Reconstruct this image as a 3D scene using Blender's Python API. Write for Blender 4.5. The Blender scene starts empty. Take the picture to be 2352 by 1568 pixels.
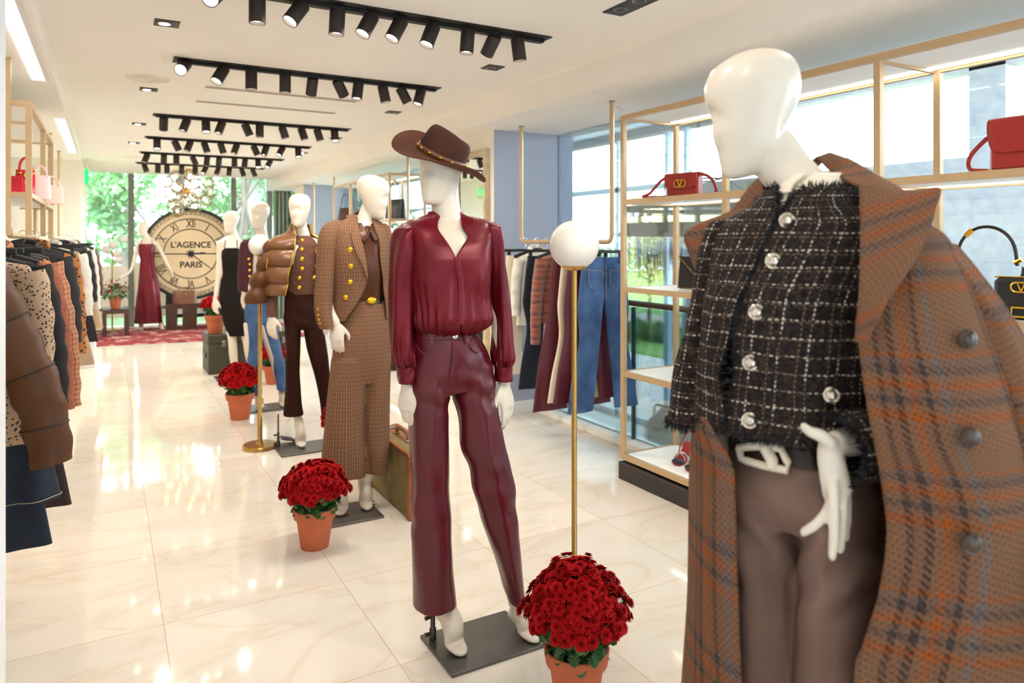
import bpy, math, random
import numpy as np
from mathutils import Vector, Matrix, Euler
random.seed(7); np.random.seed(7)
SC = bpy.context.scene
COL = SC.collection
PI = math.pi
# ---------------------------------------------------------------- camera calibration (2352 x 1568 frame)
F = 1640.0; PX = 1176.0; HY = 553.0; CH = 1.47
TH = math.atan((PX - 245) / F)
FW = np.array([math.sin(TH), math.cos(TH), 0.0]); RT = np.array([math.cos(TH), -math.sin(TH), 0.0])
def at(u, v, d):
    p = d * (FW + (u - PX) / F * RT); p[2] = CH + d * (HY - v) / F
    return p
def fl(u, v, z=0.0): return at(u, v, (CH - z) * F / (v - HY))
def atX(u, v, x): return at(u, v, x / (FW[0] + (u - PX) / F * RT[0]))
def atY(u, v, y): return at(u, v, y / (FW[1] + (u - PX) / F * RT[1]))

# ---------------------------------------------------------------- numpy noise
_P = np.random.RandomState(3).permutation(256); _P = np.concatenate([_P, _P, _P])
_G = np.random.RandomState(5).normal(size=(256, 3)); _G /= np.linalg.norm(_G, axis=1)[:, None]
def pn(x, y, z):
    x, y, z = np.broadcast_arrays(np.asarray(x, float), np.asarray(y, float), np.asarray(z, float))
    xi, yi, zi = np.floor(x).astype(int), np.floor(y).astype(int), np.floor(z).astype(int)
    fx, fy, fz = x - xi, y - yi, z - zi
    xi &= 255; yi &= 255; zi &= 255
    s = lambda t: t * t * t * (t * (t * 6 - 15) + 10)
    u, v, w = s(fx), s(fy), s(fz)
    def g(i, j, k):
        h = _P[_P[_P[xi + i] + yi + j] + zi + k]
        q = _G[h]
        return q[..., 0] * (fx - i) + q[..., 1] * (fy - j) + q[..., 2] * (fz - k)
    L = lambda a, b, t: a + t * (b - a)
    return 1.6 * L(L(L(g(0,0,0), g(1,0,0), u), L(g(0,1,0), g(1,1,0), u), v), L(L(g(0,0,1), g(1,0,1), u), L(g(0,1,1), g(1,1,1), u), v), w)
def sm(a, b, x):
    t = np.clip((np.asarray(x, float) - a) / (b - a), 0, 1); return t * t * (3 - 2 * t)
def bump(x, c, w): return np.exp(-((x - c) / w) ** 2)

def cr(keys, n=None, per=6):
    """Catmull-Rom resample of rows (k x m)."""
    K = np.asarray(keys, float)
    if K.ndim == 1: K = K[:, None]
    k = len(K)
    if k == 2:
        t = np.linspace(0, 1, n or per + 1)[:, None]; return K[0] + (K[1] - K[0]) * t
    m = n or (k - 1) * per + 1
    t = np.linspace(0, k - 1, m); i = np.minimum(t.astype(int), k - 2); f = (t - i)[:, None]
    Q = np.vstack([2 * K[0] - K[1], K, 2 * K[-1] - K[-2]])
    a, b, c, d = Q[i], Q[i + 1], Q[i + 2], Q[i + 3]
    return 0.5 * (2 * b + (c - a) * f + (2 * a - 5 * b + 4 * c - d) * f ** 2 + (3 * b - a - 3 * c + d) * f ** 3)

# ---------------------------------------------------------------- mesh builder
class MB:
    def __init__(s): s.v = []; s.f = []; s.uv = []; s.mi = []; s.n = 0
    def add(s, vs, fs, uvs=None, mi=0):
        b = s.n
        vs = [tuple(map(float, p)) for p in vs]
        s.v += vs; s.n += len(vs)
        for k, f in enumerate(fs):
            s.f.append(tuple(b + i for i in f)); s.mi.append(mi)
            s.uv.append(uvs[k] if uvs is not None else None)
        return s
    def merge(s, o, M=None):
        vs = o.v if M is None else [tuple(M @ Vector(p)) for p in o.v]
        b = s.n; s.v += vs; s.n += len(vs)
        s.f += [tuple(b + i for i in f) for f in o.f]; s.uv += o.uv; s.mi += o.mi
        return s
    def box(s, c, d, rz=0.0, mi=0, M=None, bev=0.0):
        x, y, z = d[0] / 2, d[1] / 2, d[2] / 2
        if bev > 0:
            b = min(bev, x * .9, y * .9, z * .9)
            P = []; 
            for sz in (-1, 1):
                for k, (ix, iy) in enumerate(((1, 1), (-1, 1), (-1, -1), (1, -1))):
                    pass
            rings = []
            for (zz, ins) in ((-z, b), (-z + b, 0), (z - b, 0), (z, b)):
                xx, yy = x - ins, y - ins; bb = b * (1 if ins == 0 else .4)
                rings.append([(xx, -yy + bb, zz), (xx, yy - bb, zz), (xx - bb, yy, zz), (-xx + bb, yy, zz), (-xx, yy - bb, zz), (-xx, -yy + bb, zz), (-xx + bb, -yy, zz), (xx - bb, -yy, zz)])
            vs = [p for r in rings for p in r]
            fs = [tuple(range(7, -1, -1)), tuple(24 + i for i in range(8))]
            for r in range(3):
                for i in range(8):
                    j = (i + 1) % 8; fs.append((r * 8 + i, r * 8 + j, r * 8 + 8 + j, r * 8 + 8 + i))
        else:
            vs = [(-x,-y,-z),(x,-y,-z),(x,y,-z),(-x,y,-z),(-x,-y,z),(x,-y,z),(x,y,z),(-x,y,z)]
            fs = [(3,2,1,0),(4,5,6,7),(0,1,5,4),(1,2,6,5),(2,3,7,6),(3,0,4,7)]
        T = Matrix.Translation(Vector(c)) @ Matrix.Rotation(rz, 4, 'Z')
        if M is not None: T = M @ T
        return s.add([T @ Vector(p) for p in vs], fs, None, mi)
    def box2(s, a, b, mi=0, bev=0.0):
        a = np.array(a, float); b = np.array(b, float)
        return s.box((a + b) / 2, np.abs(b - a), 0, mi, None, bev)
    def loft(s, R, closed=True, cap0=False, cap1=False, mi=0, uvo=(0, 0), flip=False):
        R = np.asarray(R, float); M, N = R.shape[:2]
        Q = np.concatenate([R, R[:, :1]], 1) if closed else R
        du = np.linalg.norm(np.diff(Q, axis=1), axis=2).mean(0); U = np.concatenate([[0], np.cumsum(du)])
        U = U - U[-1] / 2 + uvo[0]
        dv = np.linalg.norm(np.diff(R, axis=0), axis=2).mean(1); V = np.concatenate([[0], np.cumsum(dv)]) + uvo[1]
        fs = []; uv = []
        for i in range(M - 1):
            for j in range(N if closed else N - 1):
                k = (j + 1) % N
                q = (i * N + j, i * N + k, (i + 1) * N + k, (i + 1) * N + j)
                w = ((U[j], V[i]), (U[j + 1], V[i]), (U[j + 1], V[i + 1]), (U[j], V[i + 1]))
                if flip: q = q[::-1]; w = w[::-1]
                fs.append(q); uv.append(w)
        if cap0: fs.append(tuple(range(N))[::1 if flip else -1]); uv.append(tuple((U[j], V[0]) for j in range(N)))
        if cap1: fs.append(tuple((M - 1) * N + j for j in range(N))[::-1 if flip else 1]); uv.append(tuple((U[j], V[-1]) for j in range(N)))
        return s.add(R.reshape(-1, 3), fs, uv, mi)
    def tube(s, pts, r, n=10, cap=True, mi=0, flat=1.0, upv=None):
        pts = np.asarray(pts, float); r = np.broadcast_to(np.asarray(r, float), (len(pts),))
        return s.loft(tube_rings(pts, r, r * flat, n, upv), True, cap, cap, mi)
    def lathe(s, prof, n=32, c=(0, 0, 0), cap0=True, cap1=True, mi=0, M=None):
        a = np.linspace(0, 2 * PI, n, endpoint=False)
        R = np.array([[(r * math.cos(t), r * math.sin(t), z) for t in a] for r, z in prof]) + np.array(c)
        if M is not None:
            R = np.array([[tuple(M @ Vector(p)) for p in row] for row in R])
        return s.loft(R, True, cap0 and prof[0][0] > 1e-5, cap1 and prof[-1][0] > 1e-5, mi)
    def sphere(s, c, r, n=20, m=12, sc=(1, 1, 1), mi=0):
        a = np.linspace(0, 2 * PI, n, endpoint=False); R = []
        for i in range(m + 1):
            t = -PI / 2 + PI * i / m; e = max(math.cos(t), 1e-4)
            R.append([(c[0] + r * sc[0] * e * math.cos(x), c[1] + r * sc[1] * e * math.sin(x), c[2] + r * sc[2] * math.sin(t)) for x in a])
        return s.loft(R, True, False, False, mi)
    def prism(s, poly, vec, mi=0):
        P = np.asarray(poly, float); Q = P + np.asarray(vec, float); n = len(P)
        fs = [tuple(range(n))[::-1], tuple(range(n, 2 * n))] + [(i, (i + 1) % n, n + (i + 1) % n, n + i) for i in range(n)]
        return s.add(np.vstack([P, Q]), fs, None, mi)

def tube_rings(pts, ra, rb, n=12, upv=None, pw=2.0):
    pts = np.asarray(pts, float); k = len(pts)
    ra = np.broadcast_to(np.asarray(ra, float), (k,)); rb = np.broadcast_to(np.asarray(rb, float), (k,))
    T = np.gradient(pts, axis=0); T /= np.linalg.norm(T, axis=1)[:, None] + 1e-12
    up = np.asarray(upv if upv is not None else ((0, 0, 1) if abs(T[0][2]) < .9 else (0, 1, 0)), float)
    a = np.linspace(0, 2 * PI, n, endpoint=False); R = []
    ca, sa = np.cos(a), np.sin(a)
    ca = np.sign(ca) * np.abs(ca) ** (2 / pw); sa = np.sign(sa) * np.abs(sa) ** (2 / pw)
    for i in range(k):
        x = np.cross(up, T[i]); l = np.linalg.norm(x)
        if l < 1e-6: x = np.cross((1, 0.1, 0), T[i]); l = np.linalg.norm(x)
        x /= l; y = np.cross(T[i], x)
        if upv is None: up = y
        R.append(pts[i] + ra[i] * ca[:, None] * x + rb[i] * sa[:, None] * y)
    return np.array(R)

def mesh_obj(name, me, parent=None, mats=None):
    o = bpy.data.objects.new(name, me); COL.objects.link(o)
    if parent is not None: o.parent = parent
    return o
def build(mb, name, mats, parent=None, smooth=True, loc=None, rot=None, ang=40, solid=0.0, sub=0, offset=0.0):
    me = bpy.data.meshes.new(name)
    me.from_pydata(mb.v, [], mb.f)
    if any(u is not None for u in mb.uv):
        ul = me.uv_layers.new(name='UVMap')
        co = []
        for f, u in zip(mb.f, mb.uv):
            for k in range(len(f)): co += list(u[k]) if u is not None else [0, 0]
        ul.data.foreach_set('uv', co)
    if not isinstance(mats, (list, tuple)): mats = [mats]
    for m in mats: me.materials.append(m)
    if len(mats) > 1: me.polygons.foreach_set('material_index', mb.mi)
    me.validate(); me.update()
    if smooth:
        me.polygons.foreach_set('use_smooth', [True] * len(me.polygons))
        try: me.set_sharp_from_angle(angle=math.radians(ang))
        except Exception: pass
    o = mesh_obj(name, me, parent)
    if loc is not None: o.location = loc
    if rot is not None: o.rotation_euler = rot
    if solid:
        md = o.modifiers.new('Solidify', 'SOLIDIFY'); md.thickness = solid; md.offset = offset
    if sub:
        md = o.modifiers.new('Subdivision', 'SUBSURF'); md.levels = sub; md.render_levels = sub
    return o
def fuse(mb, vox=0.006, smooth_it=6, fac=.5):
    """one continuous skin around overlapping closed shapes"""
    me = bpy.data.meshes.new('tmp'); me.from_pydata(mb.v, [], mb.f); me.update()
    o = bpy.data.objects.new('tmp', me); COL.objects.link(o)
    r = o.modifiers.new('r', 'REMESH'); r.mode = 'VOXEL'; r.voxel_size = vox; r.adaptivity = 0
    if smooth_it:
        q = o.modifiers.new('s', 'SMOOTH'); q.iterations = smooth_it; q.factor = fac
    dg = bpy.context.evaluated_depsgraph_get(); dg.update()
    ev = o.evaluated_get(dg); m2 = ev.to_mesh()
    n = len(m2.vertices); co = np.empty(n * 3); m2.vertices.foreach_get('co', co)
    nr = np.empty(n * 3); m2.vertices.foreach_get('normal', nr)
    ls = np.empty(len(m2.loops), dtype=np.int32); m2.loops.foreach_get('vertex_index', ls)
    st = np.empty(len(m2.polygons), dtype=np.int32); m2.polygons.foreach_get('loop_start', st)
    tt = np.empty(len(m2.polygons), dtype=np.int32); m2.polygons.foreach_get('loop_total', tt)
    fs = [tuple(ls[a:a + b]) for a, b in zip(st.tolist(), tt.tolist())]
    ev.to_mesh_clear(); bpy.data.objects.remove(o); bpy.data.meshes.remove(me)
    return co.reshape(-1, 3), nr.reshape(-1, 3), fs
def build_fused(mb, name, mat, parent, vox=.006, it=6, disp=None, st=None, ang=180, loc=None):
    co, nr, fs = fuse(mb, vox, it)
    if disp is not None: co = co + nr * disp(co)[:, None]
    m = MB(); m.v = [tuple(p) for p in co]; m.n = len(co); m.f = fs; m.mi = [0] * len(fs)
    if st is not None:
        uv = st(co); m.uv = []
        for f in fs:
            q = uv[list(f)]
            m.uv.append([tuple(p) for p in q])
    else: m.uv = [None] * len(fs)
    return build(m, name, mat, parent, True, loc, ang=ang)

def empty(name, loc, rz=0.0, label=None, cat=None, group=None):
    o = bpy.data.objects.new(name, None); COL.objects.link(o); o.empty_display_size = .1
    o.location = loc; o.rotation_euler = (0, 0, rz)
    return tag(o, label, cat, group)
def tag(o, label=None, cat=None, group=None, kind=None):
    if label: o['label'] = label
    if cat: o['category'] = cat
    if group: o['group'] = group
    if kind: o['kind'] = kind
    return o
def struct(mb, name, mats, parent=None, smooth=False, **k):
    o = build(mb, name, mats, parent, smooth, **k)
    if parent is None: o['kind'] = 'structure'
    return o
def kids(o): return [c for c in COL.objects if c.parent is o]
def copy_tree(o, parent=None, loc=None, rz=None, label=None, cat=None, group=None):
    c = o.copy(); COL.objects.link(c); c.parent = parent
    if loc is not None: c.location = loc
    if rz is not None: c.rotation_euler = (0, 0, rz)
    if label: c['label'] = label
    if cat: c['category'] = cat
    if group: c['group'] = group
    for ch in kids(o): copy_tree(ch, c)
    return c

# ---------------------------------------------------------------- materials
def C(h):
    h = h.lstrip('#'); r = [int(h[i:i + 2], 16) / 255 for i in (0, 2, 4)]
    return tuple((x / 12.92 if x <= .04045 else ((x + .055) / 1.055) ** 2.4) for x in r) + (1.0,)
class NT:
    def __init__(s, name):
        s.m = bpy.data.materials.new(name); s.m.use_nodes = True; s.t = s.m.node_tree; s.N = s.t.nodes; s.L = s.t.links
        s.p = s.N['Principled BSDF']; s.out = s.N['Material Output']
    def node(s, ty, **k):
        n = s.N.new(ty)
        for a, b in k.items():
            if hasattr(n, a): setattr(n, a, b)
            else: n.inputs[a].default_value = b
        return n
    def ln(s, a, b): s.L.new(a, b); return b
    def val(s, x, n, i):
        if isinstance(x, (int, float)): n.inputs[i].default_value = x
        elif isinstance(x, (tuple, list)): n.inputs[i].default_value = x
        else: s.L.new(x, n.inputs[i])
    def math(s, op, a, b=0.0, c=None, clamp=False):
        n = s.N.new('ShaderNodeMath'); n.operation = op; n.use_clamp = clamp
        s.val(a, n, 0); s.val(b, n, 1)
        if c is not None: s.val(c, n, 2)
        return n.outputs[0]
    def mix(s, f, a, b, ty='MIX'):
        n = s.N.new('ShaderNodeMix'); n.data_type = 'RGBA'; n.blend_type = ty
        s.val(f, n, 0); s.val(a, n, 6); s.val(b, n, 7); return n.outputs[2]
    def ramp(s, f, stops, interp='LINEAR'):
        n = s.N.new('ShaderNodeValToRGB'); n.color_ramp.interpolation = interp
        e = n.color_ramp.elements
        while len(e) < len(stops): e.new(.5)
        for x, (p, c) in zip(e, stops): x.position = p; x.color = c
        s.val(f, n, 0); return n.outputs[0]
    def coord(s, kind='Object'): return s.N.new('ShaderNodeTexCoord').outputs[kind]
    def mapping(s, v, scale=(1, 1, 1), loc=(0, 0, 0), rot=(0, 0, 0)):
        n = s.N.new('ShaderNodeMapping'); n.inputs['Scale'].default_value = scale; n.inputs['Location'].default_value = loc; n.inputs['Rotation'].default_value = rot
        s.L.new(v, n.inputs[0]); return n.outputs[0]
    def noise(s, v, scale=5, detail=3, rough=.5, dist=0.0):
        n = s.N.new('ShaderNodeTexNoise'); n.inputs['Scale'].default_value = scale; n.inputs['Detail'].default_value = detail
        n.inputs['Roughness'].default_value = rough; n.inputs['Distortion'].default_value = dist
        if v is not None: s.L.new(v, n.inputs['Vector'])
        return n.outputs[0]
    def bump(s, h, strength=.2, dist=.01):
        n = s.N.new('ShaderNodeBump'); n.inputs['Strength'].default_value = strength; n.inputs['Distance'].default_value = dist
        s.L.new(h, n.inputs['Height']); s.L.new(n.outputs[0], s.p.inputs['Normal']); return n
    def set(s, **k):
        for a, b in k.items():
            key = {'col': 'Base Color', 'rough': 'Roughness', 'metal': 'Metallic', 'spec': 'Specular IOR Level', 'sheen': 'Sheen Weight', 'sheenr': 'Sheen Roughness', 'coat': 'Coat Weight', 'coatr': 'Coat Roughness', 'sss': 'Subsurface Weight', 'trans': 'Transmission Weight', 'emc': 'Emission Color', 'ems': 'Emission Strength', 'aniso': 'Anisotropic', 'alpha': 'Alpha', 'ior': 'IOR', 'sht': 'Sheen Tint'}[a]
            s.val(b, s.p, key)
        return s
def dk(c, f): return tuple(x * f for x in c[:3]) + (1.0,)
def mat(name, col, rough=.5, metal=0.0, var=.10, vs=6.0, bump=0.0, bs=60.0, **k):
    t = NT(name); c = C(col) if isinstance(col, str) else col
    o = t.coord()
    n = t.noise(o, vs, 3)
    t.set(col=t.ramp(n, [(.3, dk(c, 1 - var)), (.7, dk(c, 1 + var))]), rough=rough, metal=metal, **k)
    if bump: t.bump(t.noise(o, bs, 4), bump, .004)
    return t.m
def emis(name, col, s):
    t = NT(name); c = C(col); t.set(col=c, emc=c, ems=s, rough=.4); return t.m
def glass_mat(name, tint='#ffffff', refl=.9, rough=.0, base=.0):
    """thin clear sheet: mostly see-through with a mirror-like reflection"""
    t = NT(name); N = t.N
    tr = N.new('ShaderNodeBsdfTransparent'); tr.inputs[0].default_value = C(tint)
    gl = N.new('ShaderNodeBsdfGlossy'); gl.inputs['Roughness'].default_value = rough
    fr = N.new('ShaderNodeFresnel'); fr.inputs[0].default_value = 1.5
    f = t.math('ADD', t.math('MULTIPLY', fr.outputs[0], refl), base, clamp=True)
    mx = N.new('ShaderNodeMixShader'); t.L.new(f, mx.inputs[0]); t.L.new(tr.outputs[0], mx.inputs[1]); t.L.new(gl.outputs[0], mx.inputs[2])
    t.L.new(mx.outputs[0], t.out.inputs[0]); N.remove(t.p)
    return t.m
def sheer_mat(name, col, a):
    t = NT(name); t.set(col=C(col), rough=.9)
    t.p.inputs['Transmission Weight'].default_value = 0
    o = t.mapping(t.coord('Object'), (60, 60, 1)); n = t.noise(o, 3, 2)
    t.set(alpha=t.math('ADD', t.math('MULTIPLY', n, .25), a - .12))
    return t.m
# ================================================================ ROOM
ZC = 2.571; ZS = 2.396; ZL = 2.47
def marble():
    t = NT('polished_cream_marble'); o = t.coord('Object')
    def grid(axis, off):
        s = t.N.new('ShaderNodeSeparateXYZ'); t.L.new(o, s.inputs[0])
        f = t.math('FRACT', t.math('DIVIDE', t.math('SUBTRACT', s.outputs[axis], off), .695))
        d = t.math('MINIMUM', f, t.math('SUBTRACT', 1.0, f))
        i = t.math('FLOOR', t.math('DIVIDE', t.math('SUBTRACT', s.outputs[axis], off), .695))
        return d, i
    dx, ix = grid(0, .19); dy, iy = grid(1, 2.345)
    g = t.math('LESS_THAN', t.math('MINIMUM', dx, dy), .0028)
    cid = t.N.new('ShaderNodeCombineXYZ'); t.L.new(ix, cid.inputs[0]); t.L.new(iy, cid.inputs[1])
    wn = t.N.new('ShaderNodeTexWhiteNoise'); wn.noise_dimensions = '3D'; t.L.new(cid.outputs[0], wn.inputs[0])
    off = t.N.new('ShaderNodeVectorMath'); off.operation = 'MULTIPLY_ADD'
    t.L.new(wn.outputs[1], off.inputs[0]); off.inputs[1].default_value = (9, 9, 9); t.L.new(o, off.inputs[2])
    rot = t.mapping(off.outputs[0], (.8, 1.7, 1), (0, 0, 0), (0, 0, .5))
    n = t.noise(rot, 1.3, 4, .5, .8)
    vein = t.math('ABSOLUTE', t.math('SUBTRACT', n, .5))
    c1 = t.ramp(vein, [(0.0, C('#ddcfbc')), (.02, C('#e4dacb')), (.12, C('#e8dfd3')), (1, C('#e9e2d8'))])
    n2 = t.noise(t.mapping(o, (.6, 1.1, 1)), 1.3, 4)
    c2 = t.mix(t.math('MULTIPLY', n2, .5), c1, C('#e4d6c3'))
    tone = t.math('ADD', .93, t.math('MULTIPLY', wn.outputs[0], .1))
    hv = t.N.new('ShaderNodeHueSaturation'); t.L.new(tone, hv.inputs['Value']); t.L.new(c2, hv.inputs['Color'])
    t.set(col=t.mix(g, hv.outputs[0], C('#cdb396')), rough=t.math('ADD', .035, t.math('MULTIPLY', n, .05)), spec=.36)
    return t.m
M = {}
M['floor'] = marble()
M['ceil'] = mat('ceiling_paint_cream', '#fbf6ef', .85, var=.015, vs=2)
M['cream'] = mat('wall_paint_cream', '#f7f0e3', .8, var=.02, vs=2)
M['white'] = mat('wall_paint_white', '#e9e6e4', .75, var=.02, vs=2)
M['grey'] = mat('wall_paint_blue_grey', '#a9adba', .8, var=.02, vs=3)
M['gold'] = mat('brushed_champagne_metal', '#c9aa82', .38, .35, var=.04, vs=20)
M['brass'] = mat('polished_brass', '#bb9150', .3, 1.0, var=.02, vs=3)
M['black'] = mat('matte_black_metal', '#191615', .5, .2, var=.1)
M['head'] = mat('dark_spotlight_body', '#3a322e', .55, .3, var=.08)
M['lens'] = emis('lit_spotlight_lens', '#fff6e4', 14.0)
M['led'] = emis('led_strip_light', '#fffaf2', 3.5)
M['shelfled'] = emis('lit_shelf_underside', '#fff6ea', 1.6)
M['shelftop'] = mat('white_shelf_top', '#f2efe9', .4, var=.01)
M['plinth'] = mat('dark_bronze_plinth', '#3b322d', .5, .2, var=.05)
M['glass'] = glass_mat('clear_window_glass', '#f4f9fb', .8)
M['glassb'] = glass_mat('clear_balustrade_glass', '#e9f3f4', .7)
M['steel'] = mat('steel_rail', '#8f8780', .3, .9, var=.05)
M['chrome'] = mat('bright_chrome', '#d9d6d2', .12, 1.0, var=.02)
M['skyframe'] = mat('pale_blue_window_frame', '#b9cfdb', .5, var=.03)

struct(MB().box2((-1.6, -3.2, -.12), (3.34, 14.1, 0)), 'floor', M['floor'])
struct(MB().box2((-.28, -3.2, ZC), (2.6, 13.2, ZC + .1)), 'ceiling', M['ceil'])
b = MB(); b.box2((-.6, 13.2, ZC + .2), (3.6, 14.1, ZC + .3)); b.box2((-.6, 13.2, ZC), (2.6, 13.24, ZC + .2))
struct(b, 'ceiling_pocket', M['ceil'])
struct(MB().box2((2.6, -3.2, ZS), (3.62, 14.0, ZC + .1)), 'ceiling_soffit', M['ceil'])
struct(MB().box2((-1.25, -3.2, ZL), (-.28, 10.4, ZC + .1)), 'ceiling_bulkhead', M['ceil'])
b = MB(); b.box2((-1.25, 2.2, 0), (-1.1, 10.4, ZL)); b.box2((-1.25, 10.4, 0), (-.27, 10.52, ZC)); b.box2((-.4, 10.52, 0), (-.29, 14.0, ZC + .2))
struct(b, 'wall_left', M['cream'])
struct(MB().box2((-1.25, -3.2, 0), (-.222, 2.2, ZL)), 'wall_left_return', M['white'])
b = MB(); b.box2((-1.6, -3.35, 0), (-.1, -3.2, ZC)); b.box2((2.5, -3.35, 0), (3.6, -3.2, ZC)); b.box2((-.1, -3.35, 2.3), (2.5, -3.2, ZC))
struct(b, 'wall_back', M['cream'])
w6 = struct(MB().box2((-.1, -3.3, 0), (2.5, -3.29, 2.3)), 'added_rear_window', glass_mat('tinted_added_window_glass', '#9ea3a6', .6))  # unseen glazing added behind the camera to let in extra daylight
for x in (-.07, 1.2, 2.47): struct(MB().box2((x - .03, -3.33, 0), (x + .03, -3.26, 2.3)), 'window_frame', M['black'], w6)
def column(y0, y1, nm):
    b = MB(); b.box2((2.807, y0, 0), (3.6, y1, ZS))
    for f in range(6): b.mi[f] = 0
    b.mi = [1 if i in (2, 4) else 0 for i in range(6)]
    return struct(b, nm, [M['cream'], M['grey']])
column(5.25, 6.3, 'column_1'); column(11.85, 12.45, 'column_2')
b = MB()
for y0, y1 in ((5.25, 6.3), (11.85, 12.45)):
    b.box2((2.79, y0 - .017, 0), (3.25, y0, .11), bev=.004); b.box2((2.79, y0 - .017, 0), (2.807, y1, .11), bev=.004)
struct(b, 'baseboard_right', M['white'])
b = MB()
for y0, y1 in ((-3.2, 5.25), (6.3, 11.85), (12.45, 14.0)): b.box2((3.2, y0, 0), (3.34, y1, .045), bev=.006)
struct(b, 'trim_1', M['ceil'])
# balustrade along the atrium
br = empty('glass_balustrade', (3.3, 4, .045), 0, 'clear glass balustrade with brown metal handrail along the window side behind the shelves', 'balustrade')
ys = [-1.4, .4, 2.2, 4.04, 5.22]
for k in range(4):
    g = build(MB().box2((-.006, ys[k] - 4 + .008, 0), (.006, ys[k + 1] - 4 - .008, .95)), 'glass_panel', M['glassb'], br, False)
build(MB().tube([(0, -5.4, .975), (0, 1.22, .975)], .022, 12), 'handrail', mat('bronze_handrail', '#6b5a50', .35, .6), br)
build(MB().box2((-.012, .03, 0), (.012, .05, .95)), 'joint_post', mat('dark_glass_edge', '#1d4a52', .2), br)
br2 = empty('glass_balustrade', (3.3, 9, .045), 0, 'clear glass balustrade with handrail beyond the mirrored column', 'balustrade')
for y0, y1 in ((-2.68, -.8), (-.78, 1.1), (1.12, 2.83)): build(MB().box2((-.006, y0, 0), (.006, y1, .95)), 'glass_panel', M['glassb'], br2, False)
build(MB().tube([(0, -2.68, .975), (0, 2.83, .975)], .022, 12), 'handrail', bpy.data.materials['bronze_handrail'], br2)
# window on the atrium side
w2 = struct(MB().box2((3.44, -3.2, .0), (3.452, 5.25, ZS)), 'window_2', M['glass'])
w3 = struct(MB().box2((3.44, 6.3, 0), (3.452, 11.85, ZS)), 'window_3', M['glass'])
w4 = struct(MB().box2((3.44, 12.45, 0), (3.452, 14.0, ZS)), 'window_4', M['glass'])
fm = M['skyframe']
for y in (13.2,): struct(MB().box2((3.41, y - .03, 0), (3.48, y + .03, ZS)), 'window_frame', bpy.data.materials.get('dark_mull') or mat('dark_mull', '#53565a', .5), w4)
# far window
w1 = struct(MB().box2((-.5, 13.95, 0), (3.5, 13.965, ZC + .2)), 'window_1', M['glass'])
mul = mat('bronze_mullion', '#6d6156', .5)
for u in (301, 536, 618):
    p = atY(u, 500, 13.93); struct(MB().box2((p[0] - .045, 13.88, 0), (p[0] + .045, 13.948, ZC + .2)), 'window_mullion', mul, w1)
p0 = atY(200, 603, 13.93)
struct(MB().box2((-.5, 13.9, .28), (3.5, 13.948, .34)), 'window_mullion', mul, w1)

# ---------------------------------------------------------------- atrium and outdoors on the window side
AX = 8.0; GZ = -1.7
struct(MB().box2((3.34, -4, GZ - .1), (AX + .1, 24, GZ)), 'floor_atrium', mat('atrium_pale_floor', '#b9bcbc', .5, var=.04))
struct(MB().box2((3.34, -4, GZ), (3.36, 24, -.0)), 'wall_slab_edge', M['white'])
struct(MB().box2((3.62, -4, 3.42), (AX + .2, 24, 3.5)), 'ceiling_atrium', mat('atrium_ceiling_pale_blue', '#cfdde4', .8, var=.02))
stone = NT('grey_stone_wall'); o = stone.coord()
bk = stone.N.new('ShaderNodeTexBrick'); stone.L.new(stone.mapping(o, (1, 1, 1), rot=(PI / 2, 0, PI / 2)), bk.inputs[0])
bk.inputs['Scale'].default_value = 1.0; bk.inputs['Color1'].default_value = C('#8d8c89'); bk.inputs['Color2'].default_value = C('#7f8084'); bk.inputs['Mortar'].default_value = C('#777777')
bk.inputs['Brick Width'].default_value = .5; bk.inputs['Row Height'].default_value = .12; bk.inputs['Mortar Size'].default_value = .006
stone.set(col=stone.mix(.5, bk.outputs[0], stone.ramp(stone.noise(o, 9, 5), [(.3, C('#74757a')), (.7, C('#979592'))])), rough=.85)
b = MB(); b.box2((AX, -4, GZ), (AX + .25, 8.5, 2.37)); b.box2((AX, 3.86, 2.37), (AX + .25, 4.22, 3.42)); b.box2((AX, -4, 3.28), (AX + .25, 24, 3.42)); b.box2((AX, -4, 2.37), (AX + .25, -1, 3.28))
struct(b, 'wall_atrium', stone.m)
b = MB()
for y in (8.56, 9.0, 10.3, 12.0, 14, 16, 18.5, 21): b.box2((AX + .02, y - .05, GZ), (AX + .12, y + .05, 3.28))
for z in (GZ + .06, 2.39): b.box2((AX + .02, 8.5, z - .045), (AX + .12, 24, z + .045))
b.box2((AX + .03, 5.65, 2.37), (AX + .1, 5.7, 3.28))
struct(b, 'window_5', fm)
struct(MB().box2((3.36, 23.9, GZ), (AX, 24.1, 3.42)), 'wall_atrium_end', M['white'])

# outdoors
struct(MB().box2((AX + .25, -12, GZ - .3), (13.2, 40, GZ - .05)), 'ground_pavement', mat('white_pavement', '#b3b2ae', .8, var=.05))
struct(MB().box2((13.2, -12, GZ - .3), (70, 60, GZ - .02)), 'ground_lawn', mat('lawn_green', '#5f8a3e', .9, var=.2, vs=3))
struct(MB().box2((17.5, -12, GZ - .25), (20.5, 60, GZ - .0)), 'ground_path', mat('garden_path_grey', '#8d8a84', .9, var=.06))
struct(MB().box2((-30, 14.2, -.6), (AX - .2, 60, -.05)), 'ground_garden', mat('garden_soil_green', '#4a6139', .9, var=.25, vs=2))

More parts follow.
